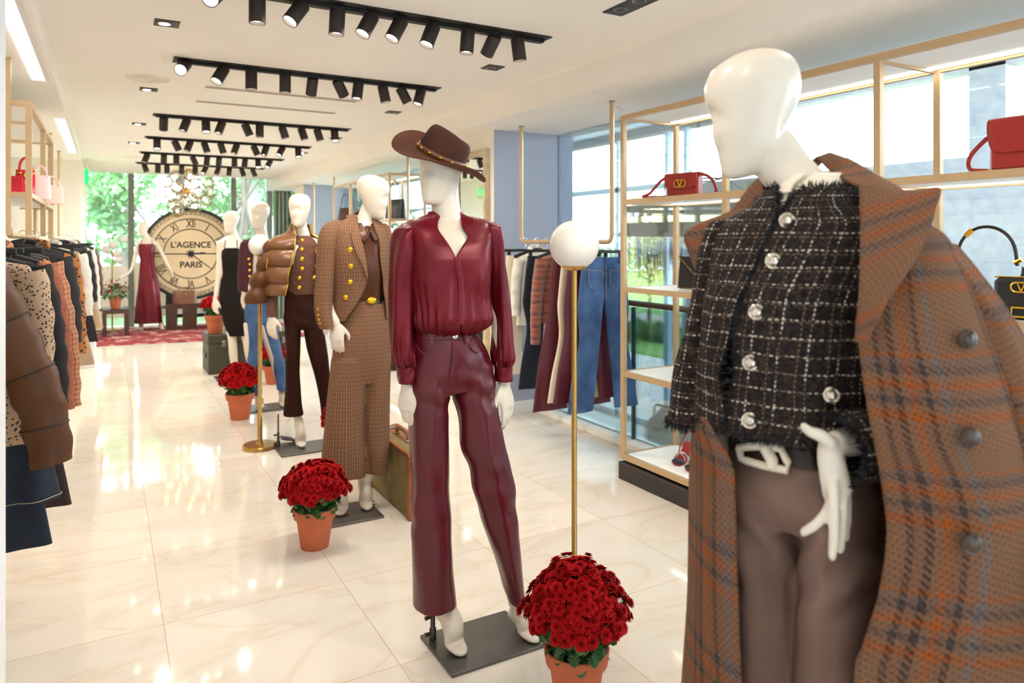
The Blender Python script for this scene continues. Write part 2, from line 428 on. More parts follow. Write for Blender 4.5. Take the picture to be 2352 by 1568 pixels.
def leaf_cloud(n, blobs, size, seed, flat=.3):
    """loose leaves around a set of balls (centre, radius)"""
    rs = np.random.RandomState(seed); m = MB(); w = np.array([r ** 2 for _, r in blobs]); w = w / w.sum()
    idx = rs.choice(len(blobs), n, p=w)
    d = rs.normal(size=(n, 3)); d /= np.linalg.norm(d, axis=1)[:, None]
    rr = rs.uniform(.55, 1.05, n)
    cs = np.array([np.array(blobs[i][0]) + blobs[i][1] * d[k] * rr[k] for k, i in enumerate(idx)])
    a = rs.normal(size=(n, 3)); a /= np.linalg.norm(a, axis=1)[:, None]
    b2 = np.cross(a, rs.normal(size=(n, 3))); b2 /= np.linalg.norm(b2, axis=1)[:, None]
    s = size * rs.uniform(.6, 1.3, n)[:, None]
    V = np.stack([cs - a * s, cs + b2 * s * .45, cs + a * s, cs - b2 * s * .45], 1).reshape(-1, 3)
    m.v = [tuple(p) for p in V]; m.n = len(V); m.f = [(4 * i, 4 * i + 1, 4 * i + 2, 4 * i + 3) for i in range(n)]; m.uv = [None] * n; m.mi = [0] * n
    return m
def leaf_mat(name, c1, c2, tr=.35):
    t = NT(name); o = t.coord(); n = t.noise(o, 2.2, 4)
    t.set(col=t.ramp(n, [(.3, C(c1)), (.7, C(c2))]), rough=.6)
    td = t.N.new('ShaderNodeBsdfTranslucent'); t.L.new(t.ramp(n, [(.3, C(c1)), (.7, C(c2))]), td.inputs[0])
    mx = t.N.new('ShaderNodeMixShader'); mx.inputs[0].default_value = tr
    t.L.new(t.p.outputs[0], mx.inputs[1]); t.L.new(td.outputs[0], mx.inputs[2]); t.L.new(mx.outputs[0], t.out.inputs[0])
    return t.m
LG = leaf_mat('fresh_green_leaves', '#3f7240', '#83b172'); LY = leaf_mat('yellow_green_leaves', '#9aa552', '#cfca84'); LD = leaf_mat('hedge_leaves', '#446b35', '#6f9654')
BK = mat('tree_bark', '#6e6258', .9, var=.2, vs=20)
def tree(loc, h, r, n, leaves, label, group, seed, lsize, trunk_r=.07, z0=.35, sp=(1, 1)):
    rs = np.random.RandomState(seed)
    t = empty('garden_tree', loc, 0, label, 'tree', group)
    top = np.array((rs.uniform(-.2, .2), rs.uniform(-.2, .2), h * .75))
    tk = MB(); tk.tube([(0, 0, -.1), (top[0] * .4, top[1] * .4, h * .35), top], [trunk_r, trunk_r * .75, trunk_r * .3], 8)
    bl = []
    for k in range(12):
        a = rs.uniform(0, 2 * PI); q = r * rs.uniform(.25, .8); z = h * rs.uniform(z0, .95)
        c = np.array((q * math.cos(a) * sp[0], q * math.sin(a) * sp[1], z)); bl.append((c, r * rs.uniform(.35, .6)))
        s = np.array((top[0] * .5, top[1] * .5, h * .4)); tk.tube([s, (s + c) / 2 + (0, 0, .1), c], [trunk_r * .4, trunk_r * .25, trunk_r * .1], 5)
    build(tk, 'trunk', BK, t); build(leaf_cloud(n, bl, lsize, seed), 'crown', leaves, t, False)
    return t
g = 'trees outside the far window'
for k, (x, y, h, r) in enumerate(((-2.0, 18.2, 6, 1.15), (.4, 18.0, 6.5, 1.1), (2.95, 18.2, 6.2, 1.1), (5.65, 18.4, 6.2, 1.05), (-3.3, 21.6, 7, 1.3), (-.75, 21.4, 7, 1.3), (1.85, 21.6, 7, 1.3), (4.5, 21.5, 7, 1.3), (7.2, 21.8, 7, 1.2))):
    tree((x, y, -.05), h, r, 3400, LG, 'tall leafy green tree seen through the sheer curtain of the end window', g, 20 + k, .11, .1, .08)
g = 'trees in the park'
for k, (u, X_, h, r, lm) in enumerate(((1490, 16, 4.6, 1.5, LY), (1545, 21, 5.2, 1.8, LY), (1400, 24, 3.2, 1.5, LG), (1440, 30, 3.6, 2.2, LG), (1330, 30, 3.4, 2.4, LG), (1530, 39, 4.2, 2.4, LY))):
    p = atX(u, 553, X_)
    tree((p[0], p[1], GZ), h, r, 1800, lm, 'pale yellow-green park tree outside beyond the glass balustrade' if lm is LY else 'small distant green tree beyond the park lawn', g + (' yellow' if lm is LY else ' green'), 40 + k, .1, .08, .4)
for k, (X_, u0, u1) in enumerate(((14.2, 1395, 1440), (15.2, 1450, 1560))):
    a = atX(u0, 700, X_); c = atX(u1, 700, X_); y0, y1 = sorted((a[1], c[1]))
    hb = [((X_ + .25 * math.sin(i * 3.1), y0 + (y1 - y0) * (i + .5) / 10, GZ + .28), .38) for i in range(10)]
    tag(build(leaf_cloud(2200, hb, .06, 60 + k), 'clipped_hedge', LD, None, False), ('low clipped green hedge beside the white pavement outside' if k == 0 else 'longer clipped hedge in front of the park tree outside'), 'hedge')
fr = empty('timber_fence', (0, 16.2, -.05), 0, 'brown timber board fence under the trees outside the far window', 'fence')
b = MB(); b.box2((-3, -.02, 0), (6, .02, 1.02)); build(b, 'board_panel', mat('brown_fence_boards', '#6d563f', .8, var=.2, vs=14), fr, False)
for k in range(6): build(MB().box2((-2.9 + k * 1.7, -.07, 0), (-2.8 + k * 1.7, -.02, 1.08)), 'post', bpy.data.materials['brown_fence_boards'], fr, False)

# ring chandelier hanging in the atrium
RCX, RCY, RZ = 5.98, 6.15, 1.52
t = empty('ring_chandelier', (RCX, RCY, RZ), 0, 'large black ring chandelier with lit cutouts and crystal strands in the atrium', 'chandelier')
RM = mat('blackened_steel', '#26282a', .5, .5); b = MB()
a_ = np.linspace(0, 2 * PI, 73)
def band(r0, r1, z0, z1, A0=0, A1=2 * PI, n=72):
    a = np.linspace(A0, A1, n + 1); return [[(r * math.cos(x), r * math.sin(x), z) for r, z in ((r0, z0), (r1, z0), (r1, z1), (r0, z1), (r0, z0))] for x in a]
b.loft(band(.84, .93, 0, .045), False); b.loft(band(.84, .885, .045, .15), False); b.loft(band(.84, .885, .30, .345), False)
for k in range(16): b.loft(band(.845, .88, .15, .30, k * PI / 8 - .035, k * PI / 8 + .035, 4), False)
build(b, 'drum', RM, t, ang=30)
build(MB().loft(band(.848, .856, .16, .22), False), 'light_band', emis('chandelier_glow', '#eaf2b0', 3.0), t)
b = MB(); rs = np.random.RandomState(12)
for k in range(150):
    a = rs.uniform(0, 2 * PI); r = rs.choice([.80, .70, .55]); L = rs.uniform(.30, .52)
    x, y = r * math.cos(a), r * math.sin(a); b.loft([[(x + q * math.cos(w), y + q * math.sin(w), z) for w in (0, 2.1, 4.2)] for z, q in ((.02, .004), (-L * .5, .011), (-L, .003))], True)
tag(build(b, 'crystal_strand', glass_mat('crystal_strand_glass', '#dbe6ea', 1.0, .1, .45), t, False), kind='stuff')
b = MB(); 
for k in range(4):
    a = k * PI / 2 + .3; b.tube([(.86 * math.cos(a), .86 * math.sin(a), .34), (.1 * math.cos(a), .1 * math.sin(a), .78)], .008, 6); b.tube([(.3 * math.cos(a), .3 * math.sin(a), .66), (.3 * math.cos(a + PI / 2), .3 * math.sin(a + PI / 2), .66)], .012, 6)
build(b, 'spreader', RM, t)
b = MB()
for k in range(28):
    z = .78 + k * .04; w = k % 2
    P = [((.014 * math.cos(x)) * (1 - w), (.014 * math.cos(x)) * w, z + .028 * math.sin(x)) for x in np.linspace(0, 2 * PI, 11)]
    b.tube(P, .005, 5, False)
build(b, 'chain', RM, t)
# curtains
def curtain(x0, x1, y, z0, z1, name, m, label, amp=.035, per=.11, n=None):
    k = n or int((x1 - x0) / .012); xs = np.linspace(x0, x1, k); zs = np.linspace(z1, z0, 12)
    R = np.array([[(x, y + amp * math.sin(2 * PI * x / per + 1.3 * math.sin(x * 3.1)) * (.75 + .25 * (z1 - z) / (z1 - z0)), z) for x in xs] for z in zs])
    return tag(build(MB().loft(R, False), name, m, None), label, 'curtain')
SH = sheer_mat('sheer_white_voile', '#c3cbbf', .27)
curtain(-.27, 2.78, 13.76, .02, ZC + .19, 'sheer_curtain', SH, 'full height sheer white curtain across the far end window', .03, .14)
curtain(2.68, 3.02, 13.62, .02, ZC + .19, 'drape', mat('grey_green_drape', '#98a08f', .9, var=.06), 'stacked grey-green drape in the far corner by the window', .05, .07)

# ---------------------------------------------------------------- ceiling fittings
def head_mb(L=.115, r=.036):
    return MB().lathe([(r * .93, 0), (r, -.004), (r, -L), (r * .9, -L), (r * .86, -L + .02)], 24)
hm = head_mb(); ln_ = MB().lathe([(.001, -.097), (.033, -.099)], 20, cap0=True, cap1=False)
_head = None
TR = [(3.31, 'nearest'), (4.77, ''), (6.94, ''), (8.47, ''), (9.94, ''), (11.29, '')]
TILT = {0: (.55, .9), 1: (.5, .3), 2: (0, 0), 3: (0, 0), 4: (0, -.5), 5: (-.6, -.35), 6: (.15, .1), 7: (-.2, .05), 8: (-.5, .05), 9: (.3, .1)}
T1T = {0: (.6, .8), 1: (0, 0), 2: (0.6, .2), 3: (.05, 0), 4: (.5, .15), 5: (.5, .1), 6: (.4, .1), 7: (.08, 0), 8: (.15, -.75), 9: (-.15, 0)}
XS = [.42, .64, .80, 1.01, 1.19, 1.35, 1.50, 1.67, 1.80, 1.96]
lab = ['black ceiling spotlight track closest to the camera, one lamp glaring', 'second black ceiling spotlight track, between the slot vents and the cut-off one', 'third black ceiling spotlight track, just beyond the two slot vents', 'fourth black ceiling spotlight track counted from the camera', 'fifth black spotlight track, second from the far window', 'last black spotlight track, closest to the far window']
spots = []
for k, (y, _) in enumerate(TR):
    t = empty('track_light', (0, y, ZC), 0, lab[k], 'spotlight track', 'ceiling spotlight tracks')
    b = MB().box2((.35, -.07, -.006), (2.09, .07, .0)); build(b, 'channel', M['black'], t, False)
    build(MB().box2((.37, -.018, -.022), (2.07, .018, -.006)), 'rail', M['black'], t, False)
    rs = random.Random(90 + k)
    for i in range(10):
        x = XS[i] if k == 1 else .44 + .165 * i + rs.uniform(-.03, .03)
        tx, ty = T1T[i] if k == 0 else (TILT[i] if k == 1 else rs.choice([(0, 0), (.35, .1), (-.3, .1), (.5, .2), (0, -.5), (-.45, -.1), (.1, 0), (0, .3)]))
        if _head is None:
            h = _head = build(hm, 'spotlight_head', M['head'], t); l = build(ln_, 'lens', M['lens'], h)
            j = build(MB().tube([(0, 0, .035), (0, 0, -.02)], .011, 8), 'swivel', M['black'], h)
        else: h = copy_tree(_head, t)
        h.location = (x, 0, -.022); h.rotation_euler = (-ty, tx, 0)
        spots.append((x, y, tx, ty))
def downlight(x, y, lx, ly, label, tilt=.5):
    t = empty('recessed_downlight', (x, y, ZC), 0, label, 'downlight', 'square recessed downlights')
    build(MB().box2((-lx / 2, -ly / 2, -.005), (lx / 2, ly / 2, 0)), 'housing', M['black'], t, False)
    for s in ((0,) if ly < .2 else (-.07, .07)):
        a = build(MB().lathe([(.03, -.004), (.034, -.0062), (.03, -.0075)], 18, (-.012, s, 0)), 'reflector', M['steel'], t)
        build(MB().lathe([(.001, -.008), (.026, -.008)], 16, (-.012, s, 0), cap1=False), 'lens', M['lens'] if x < 1 or y > 7 else M['head'], a)
for k, y in enumerate((4.0, 5.81, 7.57, 9.05)):
    o_ = ('first', 'second', 'third', 'fourth')[k]
    downlight(.265, y, .115, .115, f'square black recessed downlight, {o_} of the row nearer the clothes racks')
    downlight(2.13, y, .115, .115, f'square black recessed downlight, {o_} of the row nearer the windows')
downlight(2.13, 2.62, .115, .3, 'long black twin recessed downlight cut by the top edge of the view')
SPK = mat('speaker_grille_cream', '#ebe0d2', .8)
tag(build(MB().lathe([(.001, -.006), (.13, -.006), (.14, 0)], 40, (.244, 5.43, ZC)), 'ceiling_speaker', SPK), 'round cream ceiling speaker grille beside the second spotlight track', 'speaker')
tag(build(MB().lathe([(.001, -.006), (.13, -.006), (.14, 0)], 40, (.30, 10.6, ZC)), 'ceiling_speaker', SPK), 'far round ceiling speaker grille beside the fifth spotlight track', 'speaker')
tag(build(MB().lathe([(.001, -.02), (.035, -.02), (.042, 0)], 24, (3.097, 3.91, ZS)), 'smoke_detector', M['white']), 'small round white detector on the soffit beside the hanging rail', 'detector')
for y, lb in ((5.5, 'pair of slim slot air vents closest to the second spotlight track'), (6.1, 'slim slot air vent closest to the third spotlight track')):
    t = empty('slot_vent', (.6, y, ZC), 0, lb, 'vent', 'slot air vents')
    build(MB().box2((0, -.045, -.004), (1.12, .045, 0)), 'frame', M['ceil'], t, False)
    for q in (-.02, .02): build(MB().box2((.01, q - .01, -.0055), (1.11, q + .01, -.004)), 'slot', mat('vent_shadow_slot', '#8a7262', .8) if 'vent_shadow_slot' not in bpy.data.materials else bpy.data.materials['vent_shadow_slot'], t, False)
# LED strips under the left bulkhead
def onz(u, v, z): return at(u, v, (z - CH) * F / (HY - v))
for (u0, v0, u1, v1, lb) in ((15, -150, 98, 184, 'long bright linear light in the bulkhead above the first clothes rack'), (125, 272, 172, 350, 'shorter bright linear light in the bulkhead above the far clothes rack')):
    a = onz(u0, v0, ZL); c = onz(u1, v1, ZL); x = c[0] - .02
    t = empty('linear_ceiling_light', (x, a[1], ZL), 0, lb, 'ceiling light', 'linear bulkhead lights')
    build(MB().box2((-.035, 0, -.004), (.035, c[1] - a[1], 0)), 'diffuser', M['led'], t, False)
    build(MB().box2((.035, 0, -.006), (.06, c[1] - a[1], 0)), 'frame', M['white'], t, False)
# EXIT sign
def text_mesh(txt, size, depth, font_scale=(1, 1), align='CENTER', bold=0.0):
    cu = bpy.data.curves.new('t', 'FONT'); cu.body = txt; cu.size = size; cu.extrude = depth; cu.align_x = align; cu.align_y = 'CENTER'; cu.offset = bold
    o = bpy.data.objects.new('t', cu); COL.objects.link(o)
    dg = bpy.context.evaluated_depsgraph_get(); dg.update()
    me = bpy.data.meshes.new_from_object(o.evaluated_get(dg)); bpy.data.objects.remove(o); bpy.data.curves.remove(cu)
    return me
def text_obj(name, txt, size, depth, m, parent, M_, bold=0.0):
    me = text_mesh(txt, size, depth, bold=bold); me.transform(M_); me.materials.append(m)
    o = bpy.data.objects.new(name, me); COL.objects.link(o); o.parent = parent; return o
ex = empty('exit_sign', (-.235, 11.27, 2.33), 0, 'small hanging green EXIT sign at the far end of the clothes rack wall', 'sign')
build(MB().box2((-.02, -.17, -.1), (.02, .17, .1), bev=.006), 'housing', mat('exit_housing', '#cfc4b4', .5), ex, False)
build(MB().tube([(0, 0, .1), (0, 0, ZC - 2.33)], .012, 8), 'stem', M['white'], ex)
gm = emis('green_exit_letters', '#12e04a', 2.5)
text_obj('lettering', 'EXIT', .17, .002, gm, ex, Matrix.Translation((.022, 0, 0)) @ Matrix.Rotation(PI / 2, 4, 'Z') @ Matrix.Rotation(PI / 2, 4, 'X'), .004)
build(MB().box2((-.0225, -.172, -.101), (.0225, -.168, .101)), 'lit_edge', gm, ex, False)

# ---------------------------------------------------------------- lights and world
def spot(loc, aim, energy, size=70, blend=.7, rad=.04, col=(1, .92, .83)):
    l = bpy.data.lights.new('ceiling_and_fill_spot', 'SPOT'); l.energy = energy; l.spot_size = math.radians(size); l.spot_blend = blend; l.shadow_soft_size = rad; l.color = col
    o = bpy.data.objects.new('ceiling_and_fill_spot', l); COL.objects.link(o); o.location = loc
    d = Vector(aim) - Vector(loc); o.rotation_euler = d.to_track_quat('-Z', 'Y').to_euler()
    return o
rs = random.Random(4)
for (x, y, tx, ty) in spots[::2]:
    spot((x, y, ZC - .18), (x - .8 * math.sin(tx) , y + .8 * math.sin(ty), ZC - 1.2), 15, 140)
for y in (4.0, 5.81, 7.57, 9.05):
    spot((.265, y, ZC - .05), (-.6, y, 1.2), 16, 90); spot((2.13, y, ZC - .05), (2.8, y, .9), 22, 90)
spot((2.13, 2.6, ZC - .05), (1.7, 1.6, .9), 18, 95)
for (x, y) in ((.5, 1.2), (1.9, 1.0), (.6, -1.0), (1.9, -1.2)):  # added fill lamps without fittings, brightening floor and ceiling near the camera
    spot((x, y, ZC - .1), (x, y + .2, 0), 15, 150)
for a_, b_, e_ in (((.8, .6, ZC - .15), (1.2, 2.3, 1.25), 26), ((.45, 1.9, ZC - .15), (1.25, 3.8, 1.3), 34), ((1.6, 1.3, ZC - .15), (1.22, 2.32, 1.1), 18), ((.64, 3.31, ZC - .15), (1.22, 5.17, 1.3), 34), ((.6, 4.77, ZC - .15), (1.2, 6.5, 1.3), 34), ((.6, 6.94, ZC - .15), (1.2, 8.2, 1.3), 30), ((.3, 11.29, ZC - .15), (.8, 13.2, 1.2), 40), ((.2, .2, ZC - .15), (1.1, .9, 1.5), 7)):  # extra spots added to light the mannequins, several away from any track
    spot(a_, b_, e_, 44, .6)
def area(loc, rot, sx, sy, e, col):
    l = bpy.data.lights.new('led_area', 'AREA'); l.shape = 'RECTANGLE'; l.size = sx; l.size_y = sy; l.energy = e; l.color = col
    o = bpy.data.objects.new('led_area', l); COL.objects.link(o); o.location = loc; o.rotation_euler = rot; return o
wd = bpy.data.worlds.new('overcast_sky'); SC.world = wd; wd.use_nodes = True
n_ = wd.node_tree.nodes; bg = n_['Background']
tc = n_.new('ShaderNodeTexCoord'); sx = n_.new('ShaderNodeSeparateXYZ'); rp = n_.new('ShaderNodeValToRGB')
wd.node_tree.links.new(tc.outputs['Generated'], sx.inputs[0]); wd.node_tree.links.new(sx.outputs[2], rp.inputs[0]); wd.node_tree.links.new(rp.outputs[0], bg.inputs[0])
rp.color_ramp.elements[0].color = (.80, .90, 1.0, 1); rp.color_ramp.elements[1].color = (.92, .96, 1, 1)
bg.inputs[1].default_value = 15.0
# ---------------------------------------------------------------- camera
cd = bpy.data.cameras.new('camera'); cam = bpy.data.objects.new('camera', cd); COL.objects.link(cam); SC.camera = cam
cd.sensor_fit = 'HORIZONTAL'; cd.sensor_width = 36.0; cd.lens = F / 2352 * 36; cd.shift_x = 0; cd.shift_y = -(784 - HY) / 2352
cam.location = (0, 0, CH); cam.rotation_euler = (PI / 2, 0, -TH); cd.clip_start = .05; cd.clip_end = 300
cd.dof.use_dof = True; cd.dof.focus_distance = 2.65; cd.dof.aperture_fstop = 3.2
SC.view_settings.view_transform = 'Standard'; SC.view_settings.look = 'None'; SC.view_settings.gamma = 1; SC.view_settings.exposure = 0.52
cy = SC.cycles
cy.max_bounces = 7; cy.diffuse_bounces = 5; cy.glossy_bounces = 3; cy.transmission_bounces = 4; cy.transparent_max_bounces = 12
cy.caustics_reflective = False; cy.caustics_refractive = False; cy.sample_clamp_indirect = 6.0; cy.use_denoising = True; cy.use_adaptive_sampling = True; cy.adaptive_threshold = .12; cy.use_light_tree = False
# ================================================================ FURNITURE AND PROPS
def shelf_unit(loc, n, bay, label, group):
    t = empty('display_shelving', loc, 0, label, 'shelving', group)
    L = n * bay; D = .46; w = .03
    for k in range(n + 1):
        for x in (w / 2, D - w / 2):
            build(MB().box((x, -k * bay + (w / 2 if k == n else -w / 2) , 1.18), (w, w, 2.12), bev=.002), 'post', M['gold'], t, False)
    build(MB().box2((-.012, -L - .01, 0), (D, .004, .105), bev=.003), 'plinth', M['plinth'], t, False)
    for z, nm in ((.138, 'shelf'), (.65, 'shelf'), (1.17, 'shelf'), (1.71, 'shelf'), (2.23, 'top_frame')):
        b = MB(); h = .03
        for x in (w / 2, D - w / 2): b.box((x, -L / 2, z), (w * .96, L - w, h))
        for y in (-w / 2, -L + w / 2): b.box((D / 2, y, z), (D - 2 * w, w * .96, h))
        for k in range(1, n): b.box((D / 2, -k * bay, z - .006), (D - 2 * w, w * .6, h * .6))
        s = build(b, nm, M['gold'], t, False)
        build(MB().box2((w, -L + w, z - .004), (D - w, -w, z + .0145)), 'board', M['shelftop'], s, False)
        if z > .2:
            build(MB().box2((D - w - .06, -L + w + .02, z - .009), (D - w - .03, -w - .02, z - .0045)), 'light_strip', M['shelfled'] if z < 2 else M['shelfled2'], s, False)
    return t
M['shelfled'] = emis('shelf_light_strip', '#fff4e4', 5.0); M['shelfled2'] = emis('shelf_top_light_strip', '#fff4e4', 7.0)
shelf_unit((2.77, 3.52, 0), 4, .84, 'champagne metal display shelving with lit white shelves behind the coat mannequin', 'window display shelving')
shelf_unit((2.77, 9.98, 0), 3, .76, 'champagne metal display shelving beyond the mirrored column, half hidden by mannequins', 'window display shelving')

# shelving above the clothes rack on the wall side
t = empty('display_shelving', (-.36, 4.76, 1.5), 0, 'champagne metal wall shelving holding red bags above the clothes rack', 'shelving', 'wall display shelving')
for y in (0, 1.02, 1.81): build(MB().box((-.015, y, .37), (.03, .03, .74)), 'post', M['gold'], t, False)
build(MB().box((-.11, -.016, .485), (.03, .03, .97)), 'post', M['gold'], t, False)
P_ = [(-.11, .06, .21)] + [(-.11, .06 + .05 - .05 * math.cos(a), .05 - .05 * math.sin(a)) for a in np.linspace(0, PI / 2, 7)] + [(-.11, 1.7 + .05 * math.cos(a), .05 - .05 * math.sin(a)) for a in np.linspace(PI / 2, 0, 7)] + [(-.11, 1.75, .21)]
build(MB().tube(P_, .0155, 12, upv=(1, 0, 0)), 'hanging_rod', M['gold'], t)
for z, nm in ((.225, 'shelf'), (.727, 'top_frame')):
    b = MB(); b.box((-.015, .905, z), (.03, 1.78, .028))
    for y in (0, 1.81): b.box((-.245, y, z), (.43, .03, .028))
    s = build(b, nm, M['gold'], t, False)
    build(MB().box2((-.72, .015, z - .005), (-.03, 1.795, z + .0135)), 'board', M['shelftop'], s, False)
for z in (.13, .06): build(MB().box2((-.72, .0, z - .02), (-.06, .02, z + .03)), 'apron_panel', M['shelftop'], t, False)
for z in (.62, .52): build(MB().box((-.245, .0, z), (.43, .012, .014)), 'cross_bar', M['gold'], t, False)

def rail(x, y0, y1, z, ztop, label, group):
    t = empty('hanging_rail', (x, (y0 + y1) / 2, z), 0, label, 'clothes rail', group)
    h = (y1 - y0) / 2; H = ztop - z; r = .05
    P = [(0, -h, H)]
    for a in np.linspace(0, PI / 2, 7): P.append((0, -h + r - r * math.cos(a), r - r * math.sin(a)))
    for a in np.linspace(PI / 2, 0, 7): P.append((0, h - r + r * math.cos(a), r - r * math.sin(a)))
    P.append((0, h, H))
    build(MB().tube(P, .0155, 12, upv=(1, 0, 0)), 'rod', M['gold'], t)
    for s in (-h, h): build(MB().lathe([(.022, -.006), (.022, 0)], 16, (0, s, H)), 'ceiling_plate', M['steel'], t)
    return t
rail(2.913, 3.79, 4.98, 1.463, ZS, 'hanging metal clothes rail by the blue-grey column, carrying jeans', 'window side hanging rails')
rail(2.9, 6.62, 7.44, 1.463, ZS, 'hanging metal clothes rail just beyond the mirrored column', 'window side hanging rails')
rail(2.88, 10.3, 11.5, 1.463, ZS, 'hanging metal clothes rail in front of the far column', 'window side hanging rails')
rail(-.46, 2.45, 3.85, 1.5, ZL, 'hanging rail carrying the brown puffer jacket beside the white wall edge', 'wall side hanging rails')
rail(-.46, 7.9, 9.4, 1.5, ZL, 'far hanging rail closest to the white cash desk', 'wall side hanging rails')

# ---------------------------------------------------------------- hangers and clothes
HANG = mat('black_hanger', '#1d1a1a', .55, var=.05); HOOK = M['chrome']
def hanger(x, y, z, rz, w, clips, label, group):
    t = empty('clothes_hanger', (x, y, z), rz, label, 'hanger', group)
    P = [(.022 * math.cos(a), 0, -.006 + .022 * math.sin(a)) for a in np.linspace(-.5, PI + .2, 12)][::-1] + [(.012, 0, -.035), (0, 0, -.055), (0, 0, -.075)]
    P = [(p[0], 0, p[2]) for p in P]
    build(MB().tube(P, .0022, 6), 'hook', HOOK, t)
    if clips:
        build(MB().box((0, 0, -.082), (w, .012, .022), bev=.003), 'bar', HANG, t, False)
        for s in (-1, 1): build(MB().box((s * w * .36, 0, -.117), (.026, .02, .05), bev=.004), 'clip', HANG, t, False)
    else:
        P = [(-w / 2, 0, -.13), (-w * .3, 0, -.105), (0, 0, -.075), (w * .3, 0, -.105), (w / 2, 0, -.13)]
        build(MB().tube(cr(P, per=4), .009, 8, flat=1.6), 'shoulder_bar', HANG, t)
    return t
def flat_ring(x0, x1, z, th, y=0, n=36, wav=0.0, ph=0.0, pw=2.6):
    a = np.linspace(0, 2 * PI, n, endpoint=False); cx = (x0 + x1) / 2; w = (x1 - x0) / 2
    c, s = np.cos(a), np.sin(a)
    X = cx + w * np.sign(c) * np.abs(c) ** (2 / pw); Y = y + th * np.sign(s) * np.abs(s) ** .8
    Y = Y + wav * np.sin(X * 42 + ph) + wav * .6 * np.sin(X * 23 + ph * 2.1)
    return np.stack([X, Y, np.full(n, z)], 1)
def trousers(x, y, z, rz, m, label, group, waist=.33, flare=.2, length=1.03, rise=.27, th=.02, spread=.05, denim=None, seed=0):
    """trousers clipped by the waistband, hanging in the plane of their hanger"""
    t = empty('trousers' if not denim else 'jeans', (x, y, z), rz, label, 'trousers', group)
    w = waist / 2; top = -.125; hw = w * 1.22
    rs = random.Random(seed); ph = rs.uniform(0, 6)
    def leg(s):
        K = [(top - .0, 0.0, w * s, th), (top - .1, 0, w * 1.1 * s, th * 1.1), (top - rise, .0, hw * s, th * 1.2), (top - rise - .08, .012 * s, (hw + .005) * s, th * 1.2),
             (top - length * .55, .02 * s + spread * .3 * s, (.02 + spread * .3 + flare * .86) * s, th), (top - length * .8, .025 * s + spread * .7 * s, (.025 + spread * .75 + flare) * s, th), (top - length, (.03 + spread) * s, (.03 + spread + flare * 1.1) * s, th)]
        R = []
        for zz, a, b, q in cr(K, per=7):
            f = sm(-.3, -1.0, zz)
            R.append(flat_ring(min(a, b), max(a, b), zz, q, 0, 36, .004 * f + .0015, ph + s))
        return R
    b = MB()
    for s in (-1, 1): b.loft(leg(s), True, True, True)
    build(b, 'legs', m, t)
    bd = MB(); bd.loft([flat_ring(-w * 1.02, w * 1.02, zz, th * 1.15) for zz in (top - .038, top - .02, top + .004)], True, True, True)
    build(bd, 'waistband', m, t)
    if denim:
        st = denim
        for s in (-1, 1):
            cx = s * w * .52; zt = top - .085; pw = .062
            pts = [(cx - pw, 0, zt - .005 * s), (cx - pw * .92, 0, zt - .1), (cx, 0, zt - .135), (cx + pw * .92, 0, zt - .1), (cx + pw, 0, zt + .005 * s)]
            pk = MB().prism([(p[0], -th * 1.36, p[2]) for p in pts], (0, .006, 0))
            po = build(pk, 'back_pocket', m, t, False)
            q = [(p[0] * .97 + cx * .03, -th * 1.4, p[2] + .004) for p in pts]
            build(MB().tube(q + [q[0]], .0011, 5), 'stitching', st, po)
        build(MB().tube([(-w * 1.08, -th * 1.22, top - .075), (0, -th * 1.3, top - .105), (w * 1.08, -th * 1.22, top - .075)], .0011, 5), 'yoke_stitching', st, t)
        build(MB().tube([(0, -th * 1.3, top - .05), (0, -th * 1.35, top - rise)], .0012, 5), 'seat_seam', st, t)
        for xx in (-w * .7, 0, w * .7): build(MB().box((xx, -th * 1.3, top - .018), (.012, .006, .05)), 'belt_loop', m, t, False)
    return t
